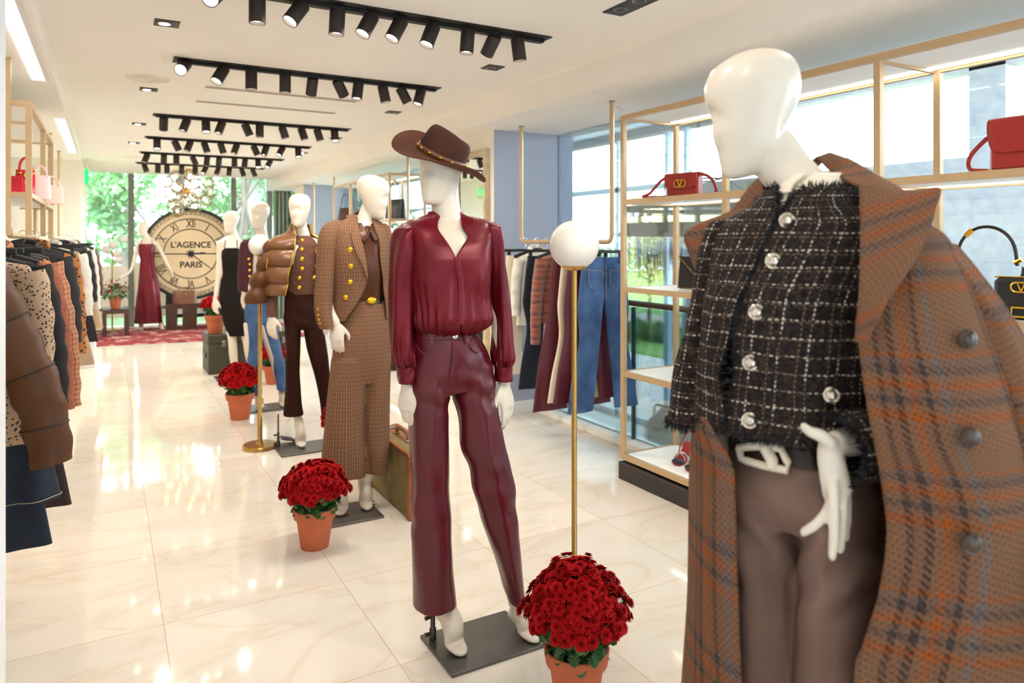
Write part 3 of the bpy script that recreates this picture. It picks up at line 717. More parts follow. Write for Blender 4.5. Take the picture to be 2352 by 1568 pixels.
def top_on_hanger(kind, x, y, z, rz, m, label, cat, group, w=.36, length=.62, th=.045, sl=.55, slw=.06, drop=.16, quilt=0, sleeve_m=None, seed=0, collar=True, slx=.11, fuzz=0):
    """jacket, knit or shirt with hanging sleeves"""
    t = empty(kind, (x, y, z), rz, label, cat, group); rs = random.Random(seed); ph = rs.uniform(0, 6)
    def q(zz, n): return 1.0 + (.16 * abs(math.sin(zz * quilt)) if quilt else 0)
    K = [(-.075, .05, .03), (-.095, .07, th * .7), (-.115, w * .36, th * .9), (-.14, w * .5, th), (-.24, w * .47, th * 1.15), (-.24 - length * .5, w * .47, th * 1.15), (-.10 - length, w * .52, th * 1.1)]
    R = [flat_ring(-a, a, zz, b * q(zz, 1), 0, 40, .004 + .006 * sm(-.3, -.8, zz), ph) for zz, a, b in cr(K, per=8)]
    build(MB().loft(R, True, True, True), 'body', m, t)
    for s in (-1, 1):
        P = cr([(s * (w * .5 - .02), 0, -.15), (s * (w * .5 + slx * .35), -.005, -.15 - sl * .3), (s * (w * .5 + slx * .8), -.01, -.15 - sl * .65), (s * (w * .5 + slx), -.02, -.15 - sl)], per=14)
        r = np.array([slw * (1.05 - .35 * i / (len(P) - 1)) * (1 + (.07 * abs(math.sin(i / (len(P) - 1) * PI * quilt * .33)) ** .4 - .06 if quilt else 0)) for i in range(len(P))])
        RR = tube_rings(P, r, r * .75, 18, upv=(0, 1, 0))
        k = np.arange(RR.shape[1]); RR += (.003 * np.sin(P[:, 2] * 60 + ph))[:, None, None]
        so = build(MB().loft(RR, True, True, True), 'sleeve', sleeve_m or m, t)
        if quilt:
            for fq in (.30, .56, .82):
                i_ = int(fq * (len(RR) - 1)); ce = RR[i_].mean(0); build(MB().tube(np.vstack([RR[i_], RR[i_][:1]]) * 1.0 + (np.vstack([RR[i_], RR[i_][:1]]) - ce) * .012, .0035, 6, False), 'quilt_seam', M['darkseam'], so)
    if collar:
        P = cr([(-.06, -.03, -.10), (-.058, .015, -.075), (0, .035, -.06), (.058, .015, -.075), (.06, -.03, -.10)], per=5)
        build(MB().tube(P, .016, 8, flat=1.8, upv=(0, 0, 1)), 'collar', m, t)
    return t
M['darkseam'] = mat('dark_seam_leather', '#2a1a10', .6)
def weave(name, base, warp, weft, bumpk=.3, rough=.85, tw=.004, sheen=.2, fine=.35, tick=0.0, tk=.010):
    """woven check: warp/weft are (period, [(width fraction start, colour)...]) in metres along the cloth"""
    t = NT(name); uv = t.N.new('ShaderNodeUVMap'); s = t.N.new('ShaderNodeSeparateXYZ'); t.L.new(uv.outputs[0], s.inputs[0])
    n = t.noise(t.coord('Object'), 14, 2); wob = t.math('MULTIPLY', t.math('SUBTRACT', n, .5), .004)
    def stripes(ax, spec):
        per, st = spec
        f = t.math('FRACT', t.math('DIVIDE', t.math('ADD', t.math('ADD', s.outputs[ax], wob), 40.0), per))
        return t.ramp(f, [(p, C(c)) for p, c in st], 'CONSTANT')
    a = stripes(0, warp); b = stripes(1, weft)
    d = t.math('FRACT', t.math('DIVIDE', t.math('ADD', t.math('ADD', s.outputs[0], s.outputs[1]), 40.0), tw))
    k = t.math('GREATER_THAN', d, .5)
    tx = t.math('FRACT', t.math('DIVIDE', t.math('ADD', s.outputs[0], 40.0), tw * .73))
    col = t.mix(k, a, b)
    col = t.mix(.35, col, t.mix(.5, a, b))
    if tick:
        a_ = t.math('GREATER_THAN', t.math('FRACT', t.math('DIVIDE', t.math('ADD', t.math('MULTIPLY_ADD', s.outputs[0], .45, s.outputs[1]), 40.0), tk)), .5)
        b_ = t.math('GREATER_THAN', t.math('FRACT', t.math('DIVIDE', t.math('ADD', t.math('MULTIPLY_ADD', s.outputs[1], -.6, s.outputs[0]), 40.0), tk * .8)), .45)
        col = t.mix(t.math('MULTIPLY', t.math('MULTIPLY', a_, b_), tick), col, C('#2a1a14'))
    fib = t.noise(t.coord('Object'), 420, 3, .7)
    col = t.mix(1.0, col, t.ramp(fib, [(.25, (1 - fine, 1 - fine, 1 - fine, 1)), (.75, (1 + fine * .5, 1 + fine * .5, 1 + fine * .5, 1))]), 'MULTIPLY')
    t.set(col=col, rough=rough, sheen=sheen, sheenr=.5, spec=.2)
    h = t.math('ADD', t.math('MULTIPLY', d, .5), fib)
    t.bump(h, bumpk, .002)
    return t.m
DEN = NT('blue_denim'); o = DEN.coord(); n = DEN.noise(DEN.mapping(o, (2.2, 2, 2.2)), 2.0, 3); wv = DEN.noise(DEN.mapping(o, (900, 900, 160)), 1, 2)
DEN.set(col=DEN.mix(1.0, DEN.ramp(n, [(.35, C('#2a4672')), (.65, C('#4d6f9c'))]), DEN.ramp(wv, [(.3, (.8, .8, .8, 1)), (.7, (1.1, 1.1, 1.1, 1))]), 'MULTIPLY'), rough=.85); DEN.bump(wv, .2, .001)
M['denim'] = DEN.m
M['navy'] = mat('dark_navy_denim', '#141c2c', .85, var=.25, vs=30)
M['cream_twill'] = mat('cream_twill', '#e6d8c0', .85, var=.05, vs=12, bump=.15, bs=200)
M['burg_cloth'] = mat('burgundy_coated_cloth', '#5a1822', .45, var=.1, vs=9, bump=.1, bs=40)
M['stitch'] = mat('pale_denim_stitching', '#b9a88a', .8)
M['puff'] = mat('brown_padded_leather', '#573419', .42, var=.12, vs=8, bump=.3, bs=28, spec=.25)
M['knit_black'] = mat('charcoal_knit', '#1f1b1c', .95, var=.2, vs=90, bump=.5, bs=150)
M['blackcloth'] = mat('black_cloth', '#171415', .8, var=.15, vs=20)
def stripe_fuzz():
    t = NT('striped_mohair_knit'); s = t.N.new('ShaderNodeSeparateXYZ'); o = t.coord(); t.L.new(o, s.inputs[0])
    z = t.math('ADD', s.outputs[2], t.math('MULTIPLY', t.noise(o, 30, 2), .02))
    f = t.math('FRACT', t.math('DIVIDE', t.math('ADD', z, 10), .085))
    c = t.ramp(f, [(0, C('#8a3b25')), (.3, C('#c0683a')), (.5, C('#6e2a28')), (.75, C('#b5583a'))], 'EASE')
    fb = t.noise(o, 260, 3); t.set(col=t.mix(1, c, t.ramp(fb, [(.3, (.6, .6, .6, 1)), (.7, (1.2, 1.2, 1.2, 1))]), 'MULTIPLY'), rough=1.0, sheen=.8); t.bump(fb, 1, .01)
    return t.m
M['mohair'] = stripe_fuzz()
def spots_mat(name, base, spot, sc, thr=.45):
    t = NT(name); o = t.coord(); v = t.N.new('ShaderNodeTexVoronoi'); v.inputs['Scale'].default_value = sc; t.L.new(o, v.inputs['Vector'])
    n = t.noise(o, sc * 1.7, 3); d = t.math('ADD', v.outputs[0], t.math('MULTIPLY', n, .3))
    t.set(col=t.ramp(d, [(thr - .02, C(spot)), (thr + .05, C(base))]), rough=.8); return t.m
M['leopard'] = spots_mat('leopard_print_cloth', '#a5662f', '#1d120c', 42, .5)
M['animal'] = spots_mat('pale_animal_print_cloth', '#b69678', '#4a3426', 90, .5)
M['rust_check'] = weave('rust_check_tweed', '', (.022, [(0, '#b5764e'), (.5, '#c69a75'), (.8, '#6b3d2b')]), (.022, [(0, '#b06f49'), (.55, '#8a4a30'), (.8, '#4a2a22')]), .5)
M['rust_tweed'] = mat('rust_tweed', '#8f5138', .95, var=.35, vs=120, bump=.6, bs=200)
M['tan_cloth'] = mat('tan_cloth', '#b59a7a', .85, var=.08, vs=10)
M['offwhite'] = mat('offwhite_knit', '#e3ddd2', .95, var=.06, vs=30, bump=.4, bs=120)
gr = 'clothes hanging on the rail by the column'; hg = 'hangers on the rail by the column'
def hang_pants(y, m, lb, hl, x=2.913, z=1.478, rz=0, g=gr, gh=hg, **k):
    hanger(x, y, z, rz, .40, True, hl, gh); return trousers(x, y, z, rz, m, lb, g, **k)
hang_pants(3.93, M['denim'], 'mid-blue jeans showing back pockets, first on the rail by the column', 'black clip hanger holding the mid-blue jeans', waist=.34, flare=.19, length=1.03, spread=.06, denim=M['stitch'], seed=1, x=2.95)
hang_pants(4.03, M['burg_cloth'], 'burgundy trousers directly behind the blue jeans', 'black clip hanger holding burgundy trousers behind the jeans', flare=.2, length=.98, spread=.05, seed=2, x=2.90)
hang_pants(4.11, M['cream_twill'], 'cream trousers between two burgundy trousers', 'black clip hanger holding cream trousers in the middle of the rail', flare=.19, length=.99, spread=.045, seed=3, x=2.90)
hang_pants(4.20, M['burg_cloth'], 'wide burgundy trousers in front of the striped cardigan', 'black clip hanger holding the wide burgundy trousers', flare=.26, length=1.06, spread=.02, seed=4, x=2.88)
hanger(2.90, 4.38, 1.478, 0, .40, False, 'black hanger holding the striped fuzzy cardigan', hg)
top_on_hanger('cardigan', 2.90, 4.38, 1.478, 0, M['mohair'], 'fuzzy rust striped cardigan with long sleeve beside the burgundy trousers', 'cardigan', gr, w=.36, length=.50, sl=.60, slw=.055, slx=.05, seed=5)
hang_pants(4.56, M['navy'], 'dark navy flared jeans behind the striped cardigan', 'black clip hanger holding dark navy jeans', flare=.17, length=.98, spread=.03, seed=6, x=2.89)
hanger(2.89, 4.70, 1.478, 0, .40, False, 'black hanger holding the cream knit', hg)
top_on_hanger('sweater', 2.89, 4.70, 1.478, 0, M['offwhite'], 'cream knit with bent sleeve between dark jeans and cream trousers', 'sweater', gr, w=.34, length=.55, sl=.42, slw=.05, slx=.03, seed=7)
hang_pants(4.83, M['cream_twill'], 'cream trousers furthest along the rail by the column', 'black clip hanger holding the last cream trousers', flare=.17, length=.92, spread=.02, seed=8, x=2.86)
# rail beyond the column
g2 = 'dark clothes beyond the mirrored column'
for k, y in enumerate((6.8, 6.95, 7.1, 7.25)):
    hanger(2.9, y, 1.478, 0, .4, False, 'black hanger on the rail just beyond the mirrored column', 'hangers beyond the mirrored column')
    top_on_hanger('jacket', 2.9, y, 1.478, 0, M['navy'] if k % 2 == 0 else M['blackcloth'], 'dark navy jacket hanging just beyond the mirrored column' if k % 2 == 0 else 'black jacket hanging just beyond the mirrored column', 'jacket', g2 + (' navy' if k % 2 == 0 else ' black'), seed=10 + k)
# wall side racks (clothes face down the room)
gw = 'clothes on the wall side rails'; hw_ = 'hangers on the wall side rails'
def hang_top(kind, x, y, m, lb, cat, hl, **k):
    hanger(x, y, 1.515, 0, .40, False, hl, hw_); return top_on_hanger(kind, x, y, 1.515, 0, m, lb, cat, gw, **k)
def hang_p(x, y, m, lb, hl, **k):
    hanger(x, y, 1.515, 0, .36, True, hl, hw_); return trousers(x, y, 1.515, 0, m, lb, gw, **k)
# ---------------------------------------------------------------- handbags
M['redl'] = mat('red_leather', '#a8241c', .4, var=.06, vs=10, bump=.15, bs=90)
M['blackl'] = mat('black_leather', '#191717', .35, var=.1, vs=10, bump=.2, bs=120)
M['suede'] = mat('black_suede', '#262122', .9, var=.2, vs=60, bump=.3, bs=200)
M['goldm'] = mat('gold_hardware', '#d9a93c', .22, 1.0, var=.05)
def v_logo(parent, M_, s):
    """rounded frame with a V inside, in gold"""
    w, h, r = .032 * s, .017 * s, .017 * s; P = []
    for cx, a0 in ((w - r, -PI / 2), (-(w - r), PI / 2)):
        for a in np.linspace(a0, a0 + PI, 9): P.append((cx + r * math.cos(a), 0, r * math.sin(a)))
    b = MB().tube(P + [P[0]], .0035 * s, 6)
    b.tube([(-.012 * s, 0, .0165 * s), (0, 0, -.016 * s)], .004 * s, 6); b.tube([(.012 * s, 0, .0165 * s), (0, 0, -.016 * s)], .004 * s, 6)
    o = build(b, 'clasp', M['goldm'], parent); o.data.transform(M_); return o
def rbox(b, c, d, bev=.012): return b.box(c, d, bev=bev)
def flap_bag(loc, rz, w, h, d, m, label, group, strap_pts, s=1.0, logo=True, name='handbag'):
    t = empty(name, loc, rz, label, 'handbag', group)
    build(MB().box((0, 0, h / 2), (w, d, h * .98), bev=.012), 'body', m, t)
    K = [(w * .5, d * .5, h * .99), (w * .5, 0, h * 1.01), (w * .5, -d * .5 - .004, h * .96), (w * .5, -d * .5 - .008, h * .7), (w * .44, -d * .5 - .008, h * .42), (w * .30, -d * .5 - .008, h * .34)]
    R = []
    for a, yy, zz in cr(K, per=5):
        R.append([(x, yy, zz) for x in np.linspace(-a, a, 13)])
    build(MB().loft(np.array(R), False), 'flap', m, t, solid=.006, offset=0)
    if logo: v_logo(t, Matrix.Translation((0, -d * .5 - .014, h * .55)), s)
    st = build(MB().tube(cr(strap_pts, per=8), .0085, 8, flat=.35, upv=(0, 1, .2)), 'strap', m, t)
    for p in (strap_pts[0], strap_pts[-1]): build(MB().tube([(p[0], p[1] - .014, p[2]), (p[0], p[1] + .014, p[2])], .007, 8), 'strap_ring', M['goldm'], t)
    return t
SZ = {.138: .1525, .65: .6645, 1.17: 1.1845, 1.71: 1.7245}
gb = 'handbags on the window shelving'
p = atX(1572, 446, 2.96)
flap_bag((p[0], p[1], 1.731), PI * 1.5 + .25, .215, .135, .07, M['redl'], 'red flap handbag with gold V clasp and long strap, alone on its shelf', gb, [(-.1075, 0, .12), (-.15, -.02, .1), (-.22, -.03, .03), (-.26, -.04, .006), (-.1, .06, .008), (.14, .07, .01), (.17, .05, .06), (.15, .02, .11), (.1075, 0, .125)], 1.2)
p = atX(2352, 400, 2.97)
flap_bag((p[0], p[1] - .02, 1.731), PI * 1.5, .23, .2, .11, M['redl'], 'dull red box handbag with curved strap at the edge of the view', gb, [(-.115, 0, .15), (-.155, 0, .13), (-.205, -.01, .07), (-.2, -.02, .02), (-.14, -.03, .008), (-.12, -.03, .006)], 1.2, False)
# studded envelope clutch
p = atX(1600, 662, 2.95)
t = empty('clutch', (p[0], p[1], 1.1855), PI * 1.5 + .1, 'black envelope clutch edged with gold studs on the middle shelf', 'handbag', gb)
M_r = Matrix.Rotation(-.12, 4, 'X')
b = MB().box((0, 0, .098), (.27, .03, .19), bev=.008); o_ = build(b, 'body', M['suede'], t); o_.data.transform(M_r)
b = MB().prism([(-.135, -.016, .192), (.135, -.016, .192), (0, -.016, .085)], (0, -.006, 0)); o_ = build(b, 'flap', M['suede'], t, False); o_.data.transform(M_r)
sb = MB()
for a, c_ in (((-.132, .19), (-.132, .008)), ((.132, .19), (.132, .008)), ((-.132, .008), (.132, .008)), ((-.132, .19), (0, .085)), ((0, .085), (.132, .19))):
    n_s = int(math.dist(a, c_) / .0105)
    for i in range(n_s + 1):
        f = i / n_s; sb.box((a[0] + (c_[0] - a[0]) * f, -.0225 if a[1] != c_[1] and a[0] != c_[0] else -.017, a[1] + (c_[1] - a[1]) * f), (.006, .006, .006), bev=.0015)
o_ = build(sb, 'stud_border', M['goldm'], t, False); o_.data.transform(M_r)
# small black top-handle bag
def tote(loc, rz, w, h, d, m, label, group, name='handbag', hh=.1, clasp=True):
    t = empty(name, loc, rz, label, 'handbag', group)
    R = []
    for zz, a, b_ in cr([(0, w * .5, d * .5), (h * .1, w * .52, d * .52), (h * .6, w * .5, d * .42), (h, w * .46, d * .2)], per=5):
        R.append(flat_ring(-a, a, zz, b_, 0, 28))
    build(MB().loft(R, True, True, True), 'body', m, t)
    P = [(-w * .3, -d * .2, h * .92)] + [(w * .3 * -math.cos(a), -d * .1, h + hh * math.sin(a)) for a in np.linspace(.15, PI - .15, 12)] + [(w * .3, -d * .2, h * .92)]
    build(MB().tube(P, .007, 8), 'handle', m, t)
    if clasp:
        build(MB().box((0, -d * .36 - .01, h * .75), (.03, .012, .03), bev=.004), 'clasp', M['goldm'], t)
        for s in (-1, 1): build(MB().lathe([(.011, -.003), (.011, .003)], 14, (s * w * .3, -d * .28, h * .86), M=None), 'handle_ring', M['goldm'], t)
    return t
p = atX(1590, 865, 3.0)
tote((p[0], p[1], .666), PI * 1.5 + .2, .2, .17, .1, M['suede'], 'small black suede top-handle bag with gold clasp below the envelope clutch', gb)
# hobo, pouch and low black bag behind the coat
p = atX(2265, 726, 2.98)
t = empty('handbag', (p[0], p[1], 1.1855), PI * 1.5, 'black quilted crescent shoulder bag with gold V clasp', 'handbag', gb)
def quilt():
    q = NT('black_quilted_leather'); o = q.coord(); s = q.N.new('ShaderNodeSeparateXYZ'); q.L.new(o, s.inputs[0])
    a = q.math('PINGPONG', q.math('ADD', s.outputs[0], s.outputs[2]), .014); b_ = q.math('PINGPONG', q.math('SUBTRACT', s.outputs[0], s.outputs[2]), .014)
    q.set(col=C('#1b1919'), rough=.5); q.bump(q.math('MINIMUM', a, b_), 1.0, .05); return q.m
M['quilt'] = quilt()
al = np.linspace(0, PI, 40); outer = [(.155 * -math.cos(a), .135 - .135 * math.sin(a) ** .8) for a in al]
b = MB(); R = []
for i, a in enumerate(al):
    xo, zo = -.155 * math.cos(a), .17 - .17 * math.sin(a) ** .75
    xi, zi = -.125 * math.cos(a), .19 - .11 * math.sin(a) ** .8
    th = .006 + .035 * math.sin(a)
    c = np.array(((xo + xi) / 2, 0, (zo + zi) / 2)); e = np.array(((xo - xi) / 2, 0, (zo - zi) / 2))
    R.append([c + e * math.cos(q) + np.array((0, th, 0)) * math.sin(q) for q in np.linspace(0, 2 * PI, 16, endpoint=False)])
build(MB().loft(R, True, True, True), 'body', M['quilt'], t)
build(MB().tube([(-.11, 0, .19)] + [(-.105 * math.cos(a), 0, .23 + .11 * math.sin(a)) for a in np.linspace(.1, PI - .1, 16)] + [(.11, 0, .19)], .0065, 8), 'strap', M['blackl'], t)
for s in (-1, 1): build(MB().tube([(s * .112 - .012, 0, .2), (s * .112 + .012, 0, .215)], .009, 8), 'strap_ring', M['goldm'], t)
build(MB().tube([(-.075, 0, .305), (-.05, 0, .33)], .011, 8), 'buckle', M['goldm'], t)
v_logo(t, Matrix.Translation((0, -.047, .045)), 1.0)
p = atX(2352, 731, 2.87)
t = empty('pouch', (p[0], p[1] - .03, 1.1855), PI * 1.5 + .15, 'black quilted zip pouch with gold V clasp beside the crescent bag', 'handbag', gb)
build(MB().box((0, 0, .075), (.24, .035, .15), bev=.014), 'body', M['quilt'], t); v_logo(t, Matrix.Translation((-.03, -.023, .118)), 1.0)
build(MB().tube([(-.118, 0, .153), (.118, 0, .153)], .004, 6), 'zip', M['goldm'], t)
build(MB().tube([(-.06, -.022, .045), (.06, -.022, .045), (.06, -.022, .012), (-.06, -.022, .012), (-.06, -.022, .045)], .004, 6), 'gold_frame', M['goldm'], t)
p = atX(2352, 935, 2.98)
tote((p[0], p[1] - .03, .666), PI * 1.5, .28, .15, .1, M['blackl'], 'black leather handle bag low behind the plaid coat sleeve', gb, hh=.13, clasp=False)
# sandals
M['silver'] = mat('silver_crystal_strap', '#d8d6d8', .15, .9, var=.3, vs=300, bump=.8, bs=500)
def sandal(loc, rz, label):
    t = empty('sandal', loc, rz, label, 'sandal', 'slingback sandals on the bottom shelf'); b = MB(); R = []
    for s_, w_, z_ in cr([(-.115, .022, .078), (-.09, .028, .076), (-.04, .024, .052), (.01, .03, .02), (.06, .04, .008), (.1, .034, .008), (.128, .008, .008)], per=4):
        R.append([(s_, -w_, z_), (s_, w_, z_), (s_, w_, z_ + .007), (s_, -w_, z_ + .007)])
    build(b.loft(R, True, True, True), 'sole', M['redl'], t)
    build(MB().tube([(-.1, 0, .076), (-.098, 0, .04), (-.094, 0, 0)], [.014, .006, .005], 10), 'heel', M['goldm'], t)
    R = []
    for s_, w_, h_ in cr([(.075, .038, .016), (.1, .035, .024), (.12, .02, .018), (.13, .006, .012)], per=3): R.append([(s_, w_ * math.cos(a), .012 + h_ * math.sin(a)) for a in np.linspace(0, PI, 9)])
    build(MB().loft(R, False), 'toe_cap', mat('navy_patent', '#1c1f2c', .3) if 'navy_patent' not in bpy.data.materials else bpy.data.materials['navy_patent'], t, solid=.002)
    for k, (s_, d_) in enumerate(((.05, .02), (.035, -.02), (.01, .015))):
        P = [(s_ + d_ * -math.cos(a), .036 * -math.cos(a), .018 + .034 * math.sin(a)) for a in np.linspace(0, PI, 10)]
        build(MB().tube(P, .0035, 6), 'crystal_strap', M['silver'], t)
    P = [(.0, -.03, .03), (-.05, -.034, .085), (-.115, -.02, .135), (-.135, 0, .14), (-.115, .02, .135), (-.05, .034, .085), (.0, .03, .03)]
    build(MB().tube(cr(P, per=4), .004, 6, flat=1.5), 'sling_strap', M['redl'], t)
    return t
for k, (u, v) in enumerate(((1562, 1078), (1592, 1084))):
    to, he = ((1548, 1072), (1590, 1042)) if k == 0 else ((1579, 1085), (1624, 1058)); a0, a1 = fl(*to, .155), fl(*he, .155); q = (a0 + a1) / 2; sandal((q[0], q[1], .1545), math.atan2(a0[1] - a1[1], a0[0] - a1[0]), ('red-soled slingback sandal with silver straps, nearer the shelf end' if k == 0 else 'red-soled slingback sandal with silver straps, nearer the plaid coat'))
# bags on the far unit
gb2 = 'bags on the far window shelving'
p = atX(909, 500, 3.0); tote((p[0], p[1], 1.7255), PI * 1.5 + .4, .3, .24, .14, M['blackl'], 'black leather bucket bag with tall handle on the far shelving', gb2, hh=.22, clasp=False)
p = atX(795, 500, 3.0); tote((p[0], p[1], 1.7255), PI * 1.5 + .4, .3, .22, .14, mat('oxblood_leather', '#4a1d1e', .4), 'oxblood bag with tall handle on the far shelving', gb2, hh=.2, clasp=False)
p = atX(884, 600, 3.0); tote((p[0], p[1], 1.1855), PI * 1.5 + .4, .28, .2, .12, mat('tan_leather', '#b98f56', .5), 'tan bag on the middle far shelf behind the check blazer', gb2, hh=.13, clasp=False)
p = atX(884, 560, 3.1); tote((p[0], p[1] + .35, 1.1855), PI * 1.5 + .4, .24, .26, .1, M['blackl'], 'black bag behind the tan one on the far shelving', gb2, hh=.1, clasp=False)
# red goods on the wall shelving
gl = 'red goods on the wall shelving'
p = atY(33, 440, 4.95); build(MB().box((0, 0, .05), (.085, .06, .1), bev=.003), 'gift_box', mat('red_card', '#c8102a', .5), None, loc=(p[0], 4.95, 1.7385)); tag(COL.objects[-1] if COL.objects[-1].name.startswith('gift_box') else bpy.data.objects['gift_box'], 'small square red box on the wall shelf', 'box', gl)
p = atY(57, 440, 4.95); tote((p[0], 4.98, 1.7395), .3, .10, .14, .07, mat('glossy_red_leather', '#c50f22', .15), 'glossy red mini bag beside the red box on the wall shelf', gl, hh=.07)
p = atY(92, 450, 5.6); tote((p[0], 5.6, 1.7395), .2, .12, .16, .07, mat('pale_pink_leather', '#f1cfc9', .4), 'pale pink mini bag further along the wall shelf', gl, hh=.06, clasp=False)
p = atY(117, 450, 6.25); tote((p[0], 6.25, 1.7395), .2, .16, .14, .07, mat('blush_leather', '#eec6b8', .4), 'blush coloured bag at the far end of the wall shelf', gl, hh=.06, clasp=False)

# ---------------------------------------------------------------- mirror
t = empty('wall_mirror', (2.806, 5.63, 0.35), 0, 'tall wall mirror in pale wooden frame on the cream column side', 'mirror')
mm = NT('mirror_glass'); mm.set(col=C('#eef2f0'), rough=.0, metal=1.0)
wf = mat('pale_burl_frame', '#c9b596', .5, var=.2, vs=14)
build(MB().box2((-.02, -.27, .05), (-.014, .27, 1.85)), 'mirror_glass', mm.m, t, False)
b = MB()
for y0, y1, z0, z1 in ((-.31, -.265, 0, 1.9), (.265, .31, 0, 1.9), (-.265, .265, 0, .055), (-.265, .265, 1.845, 1.9)): b.box2((-.045, y0, z0), (0, y1, z1), bev=.004)
build(b, 'frame', wf, t, False)

# ---------------------------------------------------------------- end of the room
def rugmat():
    t = NT('persian_rug'); o = t.coord('Object')
    v = t.N.new('ShaderNodeTexVoronoi'); v.inputs['Scale'].default_value = 7; t.L.new(o, v.inputs['Vector'])
    n = t.noise(o, 16, 3)
    c = t.ramp(t.math('ADD', v.outputs[0], t.math('MULTIPLY', n, .4)), [(.2, C('#2e3350')), (.38, C('#8c2b33')), (.55, C('#a04a4c')), (.72, C('#6d2a3a')), (.85, C('#c08f7d'))], 'CONSTANT')
    t.set(col=c, rough=1.0, spec=.1); return t.m
b = MB(); b.prism([(-.27, 11.52, 0.002), (2.72, 11.08, 0.002), (2.72, 13.5, 0.002), (-.27, 13.5, 0.002)], (0, 0, .010))
tag(build(b, 'rug', rugmat(), None, False), 'red and blue patterned rug at the far end of the room', 'rug')
WOOD = NT('dark_walnut'); o = WOOD.coord(); n = WOOD.noise(WOOD.mapping(o, (2, 2, 14)), 6, 4)
WOOD.set(col=WOOD.ramp(n, [(.3, C('#2c1a12')), (.7, C('#50301f'))]), rough=.45); M['walnut'] = WOOD.m
t = empty('side_table', (.12, 12.7, .0125), 0, 'dark wooden side table carrying the green potted plant', 'table')
build(MB().box2((-.18, -.2, .34), (.18, .2, .405), bev=.004), 'tabletop', M['walnut'], t)
for sx in (-1, 1):
    for sy in (-1, 1): build(MB().box((sx * .15, sy * .17, .17), (.06, .06, .34)), 'leg', M['walnut'], t, False)
t = empty('wooden_bench', (1.26, 13.05, .0125), -.1, 'dark wooden block bench below the big clock', 'bench')
build(MB().box2((-.40, -.17, .34), (.4, .17, .40), bev=.004), 'seat', M['walnut'], t)
for x0, x1 in ((-.40, -.24), (-.16, .06), (.2, .4)): build(MB().box2((x0, -.165, 0), (x1, .165, .34)), 'leg', M['walnut'], t, False)
t = tote((1.13, 13.02, .4135), .05, .36, .23, .18, mat('brown_leather_worn', '#6a3d26', .5, var=.2), 'brown leather satchel sitting on the bench below the clock', None, 'handbag', .05, True)
# big clock
p = atY(439, 582.6, 13.42)
t = empty('station_clock', (p[0], 13.42, p[2]), -.13, 'huge round black and cream clock lettered in capitals at the far window', 'clock')
R0 = .785; FC = mat('clock_face_cream', '#e9d2ad', .6, var=.05, vs=3); CB = mat('clock_black_metal', '#1c1a1a', .5)
RX = Matrix.Rotation(PI / 2, 4, 'X')
def disc(b, r0, r1, y, th=.004, n=72):
    a = np.linspace(0, 2 * PI, n, endpoint=False)
    R = [[(r * math.cos(x), yy, r * math.sin(x)) for x in a] for r, yy in ((r0, y), (r1, y), (r1, y - th), (r0, y - th), (r0, y))]
    return b.loft(R, True)
b = MB(); b.lathe([(.0001, -.05), (R0 - .04, -.05), (R0 - .04, .05), (.0001, .05)], 72, M=RX); build(b, 'face', FC, t)
b = disc(MB(), R0 - .05, R0, .075, .15); build(b, 'rim', CB, t)
b = disc(MB(), .590, .605, -.051); disc(b, .415, .43, -.051); disc(b, .675, .682, -.051); disc(b, .715, .722, -.051)
for k in range(60):
    a = k * PI / 30; b.prism([(r * math.cos(a + e), -.051, r * math.sin(a + e)) for r, e in ((.68, -.006), (.72, -.006), (.72, .006), (.68, .006))], (0, -.004, 0))
b.box2((-.415, -.056, -.008), (.415, -.051, .008)); build(b, 'dial_rings', CB, t)
for k, s in enumerate(['XII', 'I', 'II', 'III', 'IV', 'V', 'VI', 'VII', 'VIII', 'IX', 'X', 'XI']):
    a = PI / 2 - k * PI / 6
    Mx = Matrix.Translation((.508 * math.cos(a), -.052, .508 * math.sin(a))) @ Matrix.Rotation(-(a - PI / 2), 4, 'Y') @ RX @ Matrix.Diagonal((.62, 1, 1, 1))
    text_obj('numeral', s, .19, .002, CB, t, Mx, .002)
text_obj('lettering', "L'AGENCE", .142, .002, CB, t, Matrix.Translation((0, -.052, .15)) @ RX @ Matrix.Diagonal((.98, 1, 1, 1)), .0035)
text_obj('lettering', 'PARIS', .142, .002, CB, t, Matrix.Translation((0, -.052, -.19)) @ RX, .0035)
b = MB(); b.lathe([(.001, .055), (.05, .055), (.05, .07), (.001, .07)], 24, M=RX)
for k in range(8):
    a = k * PI / 4 + .2; b.tube([(0, -.062, 0), (.085 * math.cos(a), -.062, .085 * math.sin(a))], [.014, .004], 6)
build(b, 'hub', CB, t)
b = MB(); b.tube([(0, -.066, 0), (.13, -.066, .012), (.17, -.066, .016), (.24, -.066, .02)], [.012, .006, .014, .002], 6); build(b, 'hour_hand', CB, t)
b = MB(); b.tube([(-.06, -.07, .05), (0, -.07, 0), (.27, -.07, -.22), (.36, -.07, -.29)], [.006, .006, .007, .002], 6); build(b, 'minute_hand', CB, t)
for s in (-1, 1): build(MB().box2((s * .34 - .05, -.06, -p[2] + .0125), (s * .34 + .05, .1, -.69)), 'foot', CB, t, False)
build(MB().box2((-.34, -.02, -p[2] + .16), (.34, .04, -p[2] + .22)), 'foot_rail', CB, t, False)
